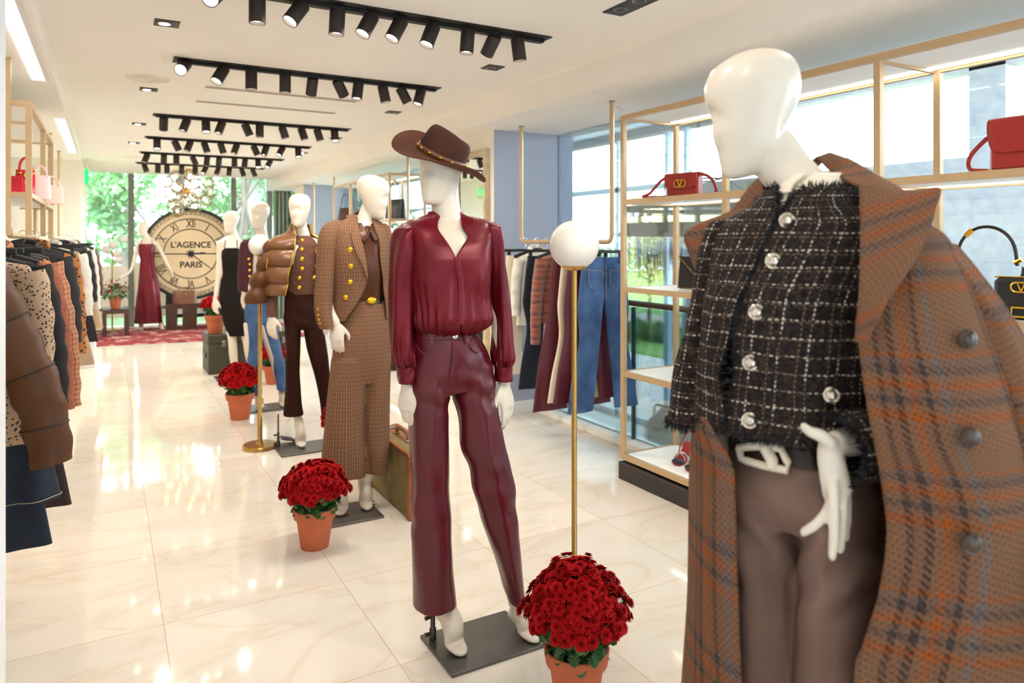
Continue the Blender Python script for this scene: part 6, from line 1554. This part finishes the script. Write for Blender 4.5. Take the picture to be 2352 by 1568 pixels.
RS2 += (.003 * pn(RS2[..., 0] * 20, RS2[..., 1] * 20, RS2[..., 2] * 20))[..., None]
sl2 = build(MB().loft(RS2, True, True, False), 'sleeve', M['tweed'], jk, solid=.004)
out = lambda R, i: nrm
pe = [(RJ[:, 0], np.tile(B.cv(-1, 0, .5), (len(RJ), 1))), (RJ[:, -1], np.tile(B.cv(1, 0, .5), (len(RJ), 1)))]
fringe(B, pe, 420, .016, 'front_fringe', jk, seed=1)
fringe(B, [(RJ[0], np.tile((0, 0, -1.0), (RJ.shape[1], 1)))], 1100, .018, 'hem_fringe', jk, seed=2)
fringe(B, [(RJ[-1], np.tile(B.cv(0, 1, .3), (RJ.shape[1], 1)))], 500, .017, 'neck_fringe', jk, seed=3)
fringe(B, [(np.vstack([RS[-1], RS[-1][:1]]), np.tile((0, 0, -1.0), (57, 1)))], 650, .018, 'cuff_fringe', sl, seed=4)
cd_ = nrm(RS2[-1].mean(0) - RS2[-3].mean(0)); fringe(B, [(np.vstack([RS2[-1], RS2[-1][:1]]), np.tile(cd_, (41, 1)))], 600, .016, 'cuff_fringe', sl2, seed=5)
for Rq in (RS, RS2, RJ):   # stray yarn over the bouclé surface
    pass
M['crystal'] = mat('crystal_button', '#cdbfb0', .08, .85, var=.5, vs=160)
for u, v in ((1803, 505), (1767, 600), (1741, 716), (1724, 834), (1712, 960), (1905, 905)):
    p = surf_at(B, RJ, u, v) + B.cv(0, 0, .008); button(B, p, B.cv(-.15, .1, 1), .0145, M['crystal'], parent=jk, dome=.6)
# plaid coat draped over the shoulders
def coat_mod(x, y, z, th, t): return .010 * pn(5 * x + 7, 5 * y, 2.4 * z) + .006 * np.sin(5 * th + 3 * z) * (1 - t)
rowsC = [(2180, 1610, 2420, -.02, .23, 1716, 1990), (1900, 1608, 2420, -.02, .225, 1712, 1972), (1568, 1610, 2418, -.02, .22, 1702, 1962), (1480, 1611, 2416, -.02, .22, 1700, 1982), (1350, 1612, 2412, -.02, .215, 1696, 2020), (1220, 1614, 2404, -.02, .21, 1690, 2038), (1130, 1620, 2392, -.02, .21, 1678, 2030), (1060, 1628, 2376, -.02, .207, 1630, 2018), (1000, 1634, 2360, -.02, .205, 1560, 2006), (880, 1640, 2318, -.02, .20, 1560, 1984), (760, 1640, 2266, -.02, .19, 1560, 1970), (660, 1640, 2226, -.025, .175, 1560, 1972), (590, 1644, 2190, -.03, .155, 1560, 1974), (540, 1656, 2160, -.035, .135, 1560, 1976), (505, 1690, 2106, -.04, .115, 1560, 1976), (470, 1726, 2050, -.045, .10, 1735, 1976), (440, 1748, 2010, -.05, .092, 1752, 1976)]
RC = B.open_rings(rowsC, 140, 6, 2.25, coat_mod)
ct = build(MB().loft(RC, False), 'coat', M['plaidcoat'], B.t, solid=.006, offset=0)
def sheet(man, A_, B_, n, m, bulge, name, mat_, parent, th=.006, nb=None):
    a = cr([man.px(*p) for p in A_], n=n); c = cr([man.px(*p) for p in B_], n=n); t_ = np.linspace(0, 1, m)[None, :, None]
    S = a[:, None] * (1 - t_) + c[:, None] * t_; S = S + np.asarray(nb if nb is not None else man.cv(0, 0, 1)) * (bulge * np.sin(PI * t_))
    return build(MB().loft(S, False), name, mat_, parent, solid=th, offset=0), S
# lapel and collar on the picture's right side
sheet(B, [(1974, 424, .06), (1976, 480, .10), (1977, 540, .14), (1976, 610, .17), (1974, 680, .185), (1969, 740, .19), (1966, 786, .19)],
      [(2090, 447, .03), (2156, 433, .06), (2150, 472, .08), (2132, 536, .12), (2091, 608, .16), (2041, 678, .185), (1975, 786, .195)], 40, 14, .018, 'lapel', M['plaidcoat'], ct)
sheet(B, [(1876, 362, -.075), (1903, 390, -.03), (1935, 411, .02), (1974, 428, .065)], [(1905, 352, -.10), (1960, 372, -.06), (2010, 402, -.01), (2096, 450, .035)], 24, 10, .014, 'collar', M['plaidcoat'], ct)
# collar behind the neck and the far lapel
sheet(B, [(1876, 362, -.075), (1840, 385, -.09), (1790, 420, -.08), (1752, 470, -.05)], [(1905, 352, -.10), (1850, 400, -.13), (1752, 404, -.12), (1676, 492, -.08)], 24, 8, .012, 'collar', M['plaidcoat'], ct)
sheet(B, [(1750, 468, .0), (1700, 520, .02), (1660, 600, .04), (1640, 700, .05)], [(1676, 488, -.03), (1578, 533, -.01), (1590, 596, .02), (1632, 702, .045)], 20, 8, .006, 'lapel', M['plaidcoat'], ct)
RSl = B.rings([(560, 2120, 2185, -.06, .05), (620, 2165, 2235, -.07, .07), (760, 2258, 2330, -.07, .075), (900, 2300, 2400, -.06, .08), (1100, 2322, 2470, -.04, .085), (1400, 2336, 2500, 0, .085), (1600, 2340, 2500, .0, .08)], 48, 7, 2.1, coat_mod)
build(MB().loft(RSl, True, True, True), 'coat_sleeve', M['plaidcoat'], ct)
M['tortoise'] = mat('tortoiseshell_button', '#3a2416', .2, var=.5, vs=60)
for u, v in ((2221, 778), (2228, 1005), (2230, 1250)):
    q_ = np.vstack([RC.reshape(-1, 3), RSl.reshape(-1, 3)]); uu, vv = B.proj(q_); dd = B.w(q_) @ FW; near = np.hypot(uu - u, vv - v) < 26
    p = B.px(u, v, 0.0); dr = B.w(p) - np.array((0, 0, CH)); k_ = (dd[near].min() - .012) / (dr @ FW); w_ = np.array((0, 0, CH)) + dr * k_ - B.O
    p = np.array((w_ @ B.L, -(w_ @ B.Fv), w_[2])); button(B, p, B.cv(.05, 0, 1), .0155, M['tortoise'], parent=ct, dome=.3)

# ================================================================ check suit mannequin
Cm = Man(1.25, 3.82, 10, 'white mannequin in brown check blazer and matching wide trousers, head turned to the windows')
Cm.plate(.92, 3.63, 1.282, 3.91, (.97, 3.87, .2))
b = MB()
b.loft(Cm.limb([(836, 535, -.02), (837, 512, -.015), (846, 488, -.004), (853, 470, 0)], [.056, .05, .047, .05], per=5, n=24), True, True, True)
add_head(b, Cm, 846, 500, .0, 38, 10)
b.loft(Cm.rings([(760, 778, 886, 0, .085), (690, 790, 880, 0, .072), (640, 776, 880, .005, .092), (600, 772, 884, .01, .10), (560, 762, 886, 0, .09), (530, 762, 886, -.008, .07), (518, 785, 876, -.012, .055), (508, 815, 862, -.015, .05)], 36), True, True, True)
b.loft(Cm.limb([(765, 535, -.01), (748, 620, -.01), (752, 700, .02), (772, 742, .05)], [.044, .038, .03, .023]), True, True, True)
b.loft(Cm.limb([(884, 535, -.02), (892, 620, -.03), (890, 690, 0), (892, 728, .03)], [.044, .038, .03, .023]), True, True, True)
add_hand(b, Cm.px(772, 744, .05), (.02, -.08, -1), (.85, -.5, 0), (.5, .85, 0), curl=(.15, .3, .25), tout=.01, spread=.02)
add_hand(b, Cm.px(892, 728, .03), (-.02, -.08, -1), (-.8, -.6, 0), (-.6, .8, 0), curl=(.12, .25, .2), spread=.02)
for pts in ([(805, 850, 0), (795, 980, .01), (790, 1060, 0), (775, 1120, -.02)], [(862, 850, 0), (856, 980, .02), (852, 1060, 0), (838, 1108, -.02)]):
    b.loft(Cm.limb(pts, [.075, .052, .05, .034]), True, True, True)
an, to = Cm.px(836, 1105, -.02), Cm.px(846, 1152, .085); to[2] = .02; add_foot(b, an, to)
an, to = Cm.px(785, 1115, -.02), Cm.px(780, 1165, .06); to[2] = .02; add_foot(b, an, to)
build_fused(b, 'body', M['skin'], Cm.t, .0055, 5)
R = Cm.rings([(700, 784, 884, 0, .08), (660, 778, 882, .008, .098), (620, 776, 884, .012, .108), (580, 772, 885, .008, .104), (550, 780, 882, 0, .09), (530, 800, 872, -.006, .072), (518, 818, 862, -.012, .06)], 60, 8, 2.1, lambda x, y, z, th, t: .006 * np.sin(14 * x * 9 + 20 * z) * .5 + .006 * pn(12 * x, 12 * y, 6 * z))
sb = build(MB().loft(R, True), 'satin_shirt', M['satin_brown'], Cm.t)
for s_, A_, B_ in ((0, [(818, 512, .03), (822, 530, .075), (826, 548, .10)], [(830, 512, .055), (846, 538, .10), (838, 556, .115)]), (1, [(868, 512, .02), (872, 528, .05), (874, 545, .075)], [(852, 514, .05), (850, 532, .095), (862, 556, .105)])):
    sheet(Cm, A_, B_, 12, 6, .004, 'shirt_collar', M['satin_brown'], sb, .003)
rowsD = [(738, 766, 889, .0, .118, 791, 888), (720, 765, 889, .002, .118, 803, 887), (700, 764, 888, .004, .116, 817, 885), (672, 764, 887, .006, .114, 834, 881), (642, 763, 887, .008, .116, 845, 879), (620, 762, 887, .010, .118, 843, 876), (590, 760, 888, .010, .116, 840, 873), (565, 757, 889, .006, .106, 835, 873), (545, 753, 890, 0, .096, 830, 869), (528, 751, 888, -.005, .084, 825, 862), (514, 768, 880, -.010, .070, 820, 858), (504, 795, 866, -.014, .062, 818, 856), (494, 806, 858, -.018, .056, 820, 852)]
RD = Cm.open_rings(rowsD, 90, 6, 2.2, lambda x, y, z, th, t: .004 * pn(8 * x, 8 * y, 5 * z))
bz = build(MB().loft(RD, False), 'blazer', M['check'], Cm.t, solid=.004, offset=0)
for k, rows in enumerate(([(506, 765, 796, -.012, .03), (512, 752, 790, -.01, .045), (528, 740, 782, -.006, .06), (560, 731, 772, 0, .062), (620, 728, 766, .004, .06), (680, 725, 762, .012, .058), (715, 725, 761, .02, .056), (740, 730, 762, .03, .052), (757, 737, 764, .036, .048)],
                          [(512, 868, 884, -.012, .03), (528, 868, 893, -.006, .055), (560, 872, 896, 0, .06), (620, 876, 898, .0, .058), (680, 878, 896, .008, .055), (725, 882, 900, .02, .048)])):
    R = Cm.rings(rows, 48, 7, 2.1, lambda x, y, z, th, t: .005 * pn(10 * x, 10 * y, 7 * z)); so = build(MB().loft(R, True, True, False), 'sleeve', M['check'], bz)
    if k == 0:
        for u, v in ((731, 711), (733, 722), (735, 732), (737, 742)):
            p = surf_at(Cm, R, u, v) + Cm.cv(-.3, 0, 1) * .003; button(Cm, p, Cm.cv(-.5, 0, 1), .0075, M['goldb'], 'cuff_button', so)
sheet(Cm, [(822, 500, .02), (824, 520, .065), (830, 545, .10), (838, 580, .12), (843, 612, .128), (845, 642, .126)], [(797, 500, -.02), (806, 522, .055), (808, 545, .095), (816, 575, .122), (832, 612, .132), (844, 643, .128)], 30, 8, .008, 'lapel', M['check'], bz, .004)
sheet(Cm, [(852, 504, .02), (860, 525, .06), (868, 545, .085), (873, 580, .10), (876, 615, .108)], [(866, 504, -.01), (880, 530, .05), (884, 548, .07), (882, 580, .095), (878, 616, .108)], 30, 6, .005, 'lapel', M['check'], bz, .004)
sheet(Cm, [(822, 502, .02), (812, 494, -.03), (826, 484, -.08), (852, 490, -.07), (860, 504, .0)], [(797, 500, -.02), (795, 496, -.06), (818, 492, -.11), (862, 498, -.10), (866, 506, -.01)], 24, 5, .006, 'collar', M['check'], bz, .004)
for u, v in ((807, 574), (805, 612), (804, 648), (795, 681)):
    p = surf_at(Cm, RD, u, v) + Cm.cv(0, 0, .006); button(Cm, p, Cm.cv(-.1, 0, 1), .0135, M['goldb'], parent=bz)
def st_leg(man, cu, split):
    """cloth coordinates around the nearer leg axis"""
    def f(co):
        x, y, z = co[:, 0], co[:, 1], co[:, 2]; cx = man.px(cu, 900)[0]
        s_ = np.sign(x - cx); ax = cx + s_ * .075; low = sm(split + .1, split - .1, z)
        a1 = np.arctan2(x - ax, -(y)); a2 = np.arctan2(x - cx, -y)
        return np.stack([(a1 * .09 + s_ * .13) * low + a2 * .145 * (1 - low), z], 1)
    return f
def wide_wr(seed, c=.9, amp=1.0):
    return lambda co: amp * (.007 * pn(9 * co[:, 0] + seed, 9 * co[:, 1], 1.6 * co[:, 2]) + .004 * np.sin(60 * co[:, 0] + 5 * pn(3 * co[:, 0], 3 * co[:, 1], 2 * co[:, 2])) * sm(.7, .1, co[:, 2]))
b = MB()
b.loft(Cm.rings([(690, 787, 886, 0, .084), (720, 780, 888, 0, .098), (760, 774, 890, 0, .108), (810, 768, 892, 0, .112), (860, 764, 892, -.004, .108), (885, 768, 890, -.008, .1)], 48), True, True, True)
b.loft(Cm.rings([(830, 766, 836, 0, .1), (880, 761, 834, 0, .1), (940, 754, 831, 0, .1), (1000, 749, 830, .004, .102), (1060, 744, 833, .004, .108), (1108, 741, 837, 0, .114)], 40), True, True, True)
b.loft(Cm.rings([(830, 828, 892, 0, .1), (880, 829, 890, 0, .1), (940, 829, 888, .002, .098), (1000, 829, 886, .004, .10), (1060, 831, 884, .004, .106), (1098, 833, 881, 0, .11)], 40), True, True, True)
tr = build_fused(b, 'trousers', M['check'], Cm.t, .0065, 8, wide_wr(1), st_leg(Cm, 831, .78))
RBt = Cm.rings([(681, 789, 884, 0, .083), (690, 787, 886, 0, .0845), (700, 784, 887, 0, .089)], 48, 4); be = build(MB().loft(RBt, True), 'belt', M['beltblack'], Cm.t, solid=.006, offset=1)
p = surf_at(Cm, RBt, 852, 690); build(MB().sphere(p + Cm.cv(0, 0, .012), .031, 20, 12, (1.0, .4, .62)), 'buckle', M['goldb'], be)

q_ = fl(845, 1163); tag(build(MB().box((0, 0, .008), (.075, .06, .015), bev=.003), 'acrylic_block', glass_mat('clear_acrylic', '#e9eeee', 1.0, .02, .08), None, False, loc=(q_[0], q_[1], .0125)), 'small clear acrylic block on the plate by the check suit foot', 'block')
# ================================================================ padded jacket mannequin
D = Man(1.22, 5.17, -8, 'white mannequin in brown padded leather jacket, knit cardigan and dark brown trousers')
D.plate(1.03, 4.98, 1.395, 5.262, (1.06, 5.23, .24))
b = MB()
b.loft(D.limb([(697, 555, -.02), (696, 540, -.015), (690, 522, -.006), (686, 505, 0)], [.058, .05, .048, .05], per=5, n=22), True, True, True)
add_head(b, D, 689, 521, .0, -20, 4)
b.loft(D.rings([(740, 655, 735, 0, .08), (672, 664, 726, 0, .07), (640, 660, 730, .005, .088), (600, 655, 735, .01, .10), (565, 648, 738, 0, .09), (552, 650, 736, -.01, .065), (543, 675, 715, -.015, .05)], 32), True, True, True)
b.loft(D.limb([(648, 560, -.01), (632, 620, -.01), (624, 690, .01), (623, 728, .03)], [.044, .038, .03, .023]), True, True, True)
b.loft(D.limb([(738, 560, -.01), (750, 620, -.01), (752, 690, .01), (750, 728, .03)], [.044, .038, .03, .023]), True, True, True)
add_hand(b, D.px(623, 728, .03), (.02, -.06, -1), (.8, -.6, 0), (.6, .8, 0), curl=(.15, .3, .25), tout=.012, s=1.02); add_hand(b, D.px(750, 728, .03), (-.02, -.06, -1), (-.8, -.6, 0), (-.6, .8, 0))
for pts in ([(672, 740, 0), (672, 850, .01), (674, 920, 0), (686, 965, -.02)], [(716, 740, 0), (735, 850, .01), (747, 920, 0), (755, 965, -.02)]): b.loft(D.limb(pts, [.055, .040, .036, .03]), True, True, True)
an, to = D.px(687, 970, -.02), D.px(696, 1016, .08); to[2] = .02; add_foot(b, an, to)
an, to = D.px(755, 970, -.02), D.px(760, 1010, .06); to[2] = .02; add_foot(b, an, to)
build_fused(b, 'body', M['skin'], D.t, .0065, 5)
RK = D.rings([(676, 660, 728, 0, .088), (650, 659, 731, .004, .10), (610, 658, 735, .01, .108), (580, 656, 736, .006, .1), (560, 658, 735, 0, .088), (549, 668, 724, -.008, .07), (541, 678, 714, -.012, .058)], 48, 6, 2.1, lambda x, y, z, th, t: .004 * pn(30 * x, 30 * y, 30 * z))
kn = build(MB().loft(RK, True), 'cardigan', M['knitbrown'], D.t)
for u, v in ((695, 552), (696, 573), (696, 595), (694, 617), (691, 640), (687, 662), (722, 638)):
    p = surf_at(D, RK, u, v) + D.cv(0, 0, .006); button(D, p, D.cv(0, 0, 1), .0135, M['goldb'], parent=kn)
R = D.rings([(640, 618, 644, 0, .04), (690, 613, 637, .008, .04), (728, 612, 636, .024, .038)], 32, 8, 2.1, lambda x, y, z, th, t: .003 * pn(30 * x, 30 * y, 30 * z)); build(MB().loft(R, True, True, True), 'knit_sleeve', M['knitbrown'], kn)
def puff_mod(x, y, z, th, t): return -.020 + .030 * np.abs(np.sin((z - 1.055) * PI / .118)) ** .55 + .006 * pn(14 * x, 14 * y, 9 * z)
rowsP = [(678, 611, 742, 0, .125, 657, 729), (660, 609, 744, 0, .128, 660, 728), (630, 608, 746, .004, .132, 664, 728), (600, 608, 746, .006, .132, 670, 728), (575, 612, 744, .004, .122, 675, 728), (556, 620, 738, 0, .105, 678, 731), (546, 632, 728, -.008, .088, 679, 733), (538, 652, 718, -.014, .072, 680, 733), (528, 664, 714, -.02, .066, 678, 732), (514, 668, 712, -.024, .064, 674, 728)]
RP = D.open_rings(rowsP, 80, 10, 2.2, lambda x, y, z, th, t: puff_mod(x, y, z, th, t) * (1 - sm(.72, .8, t)))
pj = build(MB().loft(RP, False), 'padded_jacket', M['pufft'], D.t, solid=.014, offset=0)
R = D.rings([(545, 622, 650, -.01, .03), (556, 612, 646, -.008, .055), (580, 602, 636, 0, .065), (620, 585, 622, 0, .068), (660, 571, 616, .0, .07), (698, 561, 612, .0, .066)], 40, 10, 2.1, lambda x, y, z, th, t: puff_mod(x, y, z + .03, th, t)); build(MB().loft(R, True, True, True), 'padded_sleeve', M['puff'], pj)
for e in (0, -1): build(MB().tube(RP[:, e] + D.cv(0, 0, .006), .0045, 6), 'zip', M['zipg'], pj)
build(MB().tube([D.px(615, 592, .118), D.px(612, 615, .12)], .004, 6), 'pocket_zip', M['zipg'], pj)
b = MB()
b.loft(D.rings([(668, 657, 726, 0, .08), (690, 653, 731, 0, .094), (720, 652, 736, 0, .104), (745, 652, 739, -.004, .104), (758, 654, 738, -.008, .096)], 44), True, True, True)
b.loft(D.rings([(730, 653, 694, 0, .09), (770, 654, 691, 0, .086), (820, 656, 689, .008, .072), (870, 656, 689, .006, .062), (920, 654, 693, 0, .068), (958, 651, 698, -.006, .078)], 36), True, True, True)
b.loft(D.rings([(730, 693, 739, 0, .09), (770, 699, 746, .004, .086), (820, 710, 753, .012, .072), (870, 723, 758, .008, .062), (920, 734, 764, 0, .068), (958, 738, 772, -.006, .078)], 36), True, True, True)
build_fused(b, 'trousers', M['brownvelvet'], D.t, .0065, 7, lambda co: .005 * pn(9 * co[:, 0], 9 * co[:, 1], 5 * co[:, 2]) + .004 * np.sin(45 * co[:, 2] + 20 * co[:, 0]) * bump(co[:, 2], .92, .07))

# ================================================================ blue jeans mannequin
E_ = Man(1.20, 6.52, -8, 'white mannequin in burgundy tweed jacket and pale blue jeans')
E_.plate(1.03, 6.38, 1.39, 6.66, (1.06, 6.62, .22))
b = MB()
b.loft(E_.limb([(602, 552, -.02), (601, 540, -.015), (598, 526, -.006), (596, 512, 0)], [.056, .05, .047, .05], per=5, n=20), True, True, True)
add_head(b, E_, 599, 526, 0, -34, 3)
b.loft(E_.rings([(740, 565, 625, 0, .08), (668, 570, 616, 0, .07), (620, 562, 618, .005, .09), (585, 560, 622, .01, .1), (560, 562, 622, 0, .085), (549, 575, 614, -.012, .06)], 28), True, True, True)
for pts in ([(566, 562, 0), (559, 620, 0), (561, 672, .02)], [(620, 562, 0), (628, 620, 0), (628, 672, .02)]): b.loft(E_.limb(pts, [.042, .035, .023]), True, True, True)
add_hand(b, E_.px(561, 672, .02), (.06, -.06, -1), (.8, -.6, 0), (.6, .8, 0), curl=(.15, .3, .25), tout=.014, s=1.08); add_hand(b, E_.px(628, 672, .02), (-.02, -.06, -1), (-.8, -.6, 0), (-.6, .8, 0))
for pts in ([(578, 740, 0), (582, 830, .01), (592, 905, -.02)], [(610, 740, 0), (635, 830, .02), (648, 900, -.02)]): b.loft(E_.limb(pts, [.07, .05, .033]), True, True, True)
an, to = E_.px(592, 905, -.02), E_.px(602, 942, .08); to[2] = .02; add_foot(b, an, to)
an, to = E_.px(648, 900, -.02), E_.px(654, 936, .08); to[2] = .02; add_foot(b, an, to)
build_fused(b, 'body', M['skin'], E_.t, .0075, 5)
RE = E_.open_rings([(668, 557, 620, 0, .105, 580, 594), (640, 556, 621, .004, .11, 580, 592), (600, 556, 622, .008, .115, 581, 591), (570, 556, 623, 0, .1, 584, 596), (556, 562, 622, -.008, .078, 585, 606), (546, 576, 614, -.014, .062, 585, 610)], 60, 6)
ej = build(MB().loft(RE, False), 'jacket', M['burgtweed'], E_.t, solid=.006)
for rows in ([(550, 560, 580, -.01, .04), (562, 551, 578, 0, .058), (600, 547, 574, 0, .056), (640, 545, 573, .006, .052), (669, 546, 573, .016, .048)], [(550, 606, 626, -.01, .04), (562, 608, 632, 0, .058), (600, 612, 638, 0, .056), (669, 614, 640, .016, .048)]):
    build(MB().loft(E_.rings(rows, 32, 6), True, True, True), 'sleeve', M['burgtweed'], ej)
for u, v in ((573, 594), (574, 607), (574, 620), (575, 634)): button(E_, surf_at(E_, RE, u, v) + E_.cv(0, 0, .006), E_.cv(0, 0, 1), .011, M['goldb'], parent=ej)
b = MB(); b.loft(E_.rings([(610, 570, 612, 0, .08), (668, 566, 617, 0, .085), (700, 562, 622, 0, .104), (730, 561, 625, -.004, .104), (745, 563, 624, -.008, .096)], 40), True, True, True)
b.loft(E_.rings([(720, 562, 594, 0, .09), (770, 565, 599, 0, .08), (830, 567, 599, .006, .066), (880, 564, 601, 0, .074), (908, 563, 603, -.004, .08)], 32), True, True, True)
b.loft(E_.rings([(720, 592, 625, 0, .09), (770, 606, 639, .004, .08), (830, 622, 652, .01, .066), (875, 632, 662, 0, .072), (898, 636, 668, -.004, .078)], 32), True, True, True)
build_fused(b, 'jeans', M['jeanblue'], E_.t, .008, 6, lambda co: .004 * pn(9 * co[:, 0], 9 * co[:, 1], 5 * co[:, 2]))

# ================================================================ black dress mannequin
G_ = Man(1.17, 8.15, -6, 'white mannequin in sleeveless black ribbed dress standing in front of the dark trunk')
G_.plate(1.0, 8.0, 1.36, 8.28)
b = MB()
b.loft(G_.limb([(537, 552, -.02), (537, 543, -.015), (533, 530, -.005), (530, 518, 0)], [.056, .05, .047, .05], per=5, n=20), True, True, True)
add_head(b, G_, 533, 535, 0, -44, 4)
b.loft(G_.rings([(700, 508, 558, 0, .085), (640, 511, 549, 0, .075), (600, 510, 550, .008, .095), (575, 508, 552, .006, .095), (555, 503, 556, 0, .075), (547, 510, 552, -.01, .06), (541, 524, 546, -.014, .05)], 28), True, True, True)
for pts in ([(506, 553, 0), (505, 600, 0), (500, 650, .01), (494, 690, .03)], [(555, 553, 0), (560, 600, -.02), (558, 650, 0), (554, 690, .03)]): b.loft(G_.limb(pts, [.042, .036, .03, .022]), True, True, True)
add_hand(b, G_.px(494, 688, .03), (.0, -.1, -1), (.8, -.6, 0), (.6, .8, 0)); add_hand(b, G_.px(554, 690, .03), (-.02, -.06, -1), (-.8, -.6, 0), (-.6, .8, 0), s=1.05)
for pts in ([(525, 700, 0), (533, 775, .02), (536, 815, .0), (539, 848, -.02)], [(548, 700, 0), (565, 775, .03), (572, 815, .02), (578, 846, -.01)]): b.loft(G_.limb(pts, [.07, .047, .045, .032]), True, True, True)
an, to = G_.px(539, 848, -.02), G_.px(544, 871, .08); to[2] = .02; add_foot(b, an, to)
an, to = G_.px(578, 846, -.02), G_.px(583, 868, .08); to[2] = .02; add_foot(b, an, to)
build_fused(b, 'body', M['skin'], G_.t, .0085, 4)
R = G_.rings([(772, 523, 572, 0, .10), (730, 510, 566, 0, .11), (690, 504, 559, 0, .108), (660, 506, 553, 0, .098), (630, 510, 549, 0, .086), (600, 509, 551, .008, .106), (580, 508, 553, .008, .106), (568, 511, 549, .006, .1)], 48, 6, 2.1, lambda x, y, z, th, t: .004 * pn(6 * x, 6 * y, 12 * z))
R[-1, :, 2] += -.03 * bump(np.sin(np.linspace(0, PI, 48, endpoint=False)), 0, .28); gd = build(MB().loft(R, True, True, False), 'dress', M['blackrib'], G_.t, solid=.004)
for u0, u1 in ((515, 520), (546, 543)): build(MB().tube([G_.px(u0, 570, .10), G_.px((u0 + u1) / 2, 555, .075), G_.px(u1, 545, .02), G_.px(u1, 550, -.05)], .004, 6), 'strap', M['blackrib'], gd)

# ================================================================ red slip dress mannequin
H_ = Man(.57, 13.08, -8, 'white mannequin in wine red satin slip dress standing beside the big clock')
b = MB()
b.loft(H_.limb([(340, 555, -.02), (339, 548, -.015), (333, 538, -.005), (328, 528, 0)], [.056, .05, .047, .05], per=5, n=18), True, True, True)
add_head(b, H_, 332, 542, 0, -42, 6)
b.loft(H_.rings([(680, 318, 360, 0, .085), (600, 323, 353, 0, .075), (575, 320, 354, .008, .095), (560, 318, 356, .0, .085), (551, 320, 356, -.01, .06), (546, 332, 348, -.014, .05)], 24), True, True, True)
for pts, w_ in (([(319, 556, 0), (311, 588, .02), (303, 616, .06), (291, 632, .10)], (-1, .1, -.35)), ([(356, 555, 0), (371, 580, 0), (384, 606, .03), (390, 618, .05)], (.5, -.2, -1))):
    b.loft(H_.limb(pts, [.040, .034, .028, .021]), True, True, True)
    add_hand(b, H_.px(*pts[-1]), w_, (.3, -.9, .1), (0, 0, -1))
for pts in ([(330, 680, 0), (326, 720, .01), (324, 748, -.02)], [(352, 680, 0), (364, 720, 0), (370, 746, -.02)]): b.loft(H_.limb(pts, [.07, .05, .032]), True, True, True)
an, to = H_.px(324, 747, -.02), H_.px(325, 757, .09); to[2] = .022; add_foot(b, an, to)
an, to = H_.px(370, 746, -.02), H_.px(377, 757, .08); to[2] = .022; add_foot(b, an, to)
build_fused(b, 'body', M['skin'], H_.t, .0095, 4)
R = H_.rings([(743, 310, 371, 0, .16), (700, 313, 369, 0, .14), (660, 317, 365, 0, .12), (630, 320, 359, 0, .1), (603, 322, 354, 0, .09), (580, 319, 355, .008, .108), (566, 318, 356, .008, .104), (560, 320, 354, .006, .098)], 56, 6, 2.1, lambda x, y, z, th, t: .010 * np.sin(9 * th + 6 * z) * (1 - t) + .006 * pn(8 * x, 8 * y, 5 * z))
hd = build(MB().loft(R, True, True, False), 'slip_dress', M['satin_red'], H_.t, solid=.004)
for u0, u1 in ((324, 326), (350, 349)): build(MB().tube([H_.px(u0, 562, .10), H_.px(u1, 552, .06), H_.px(u1, 548, 0), H_.px(u1, 553, -.06)], .004, 6), 'strap', M['satin_red'], hd)
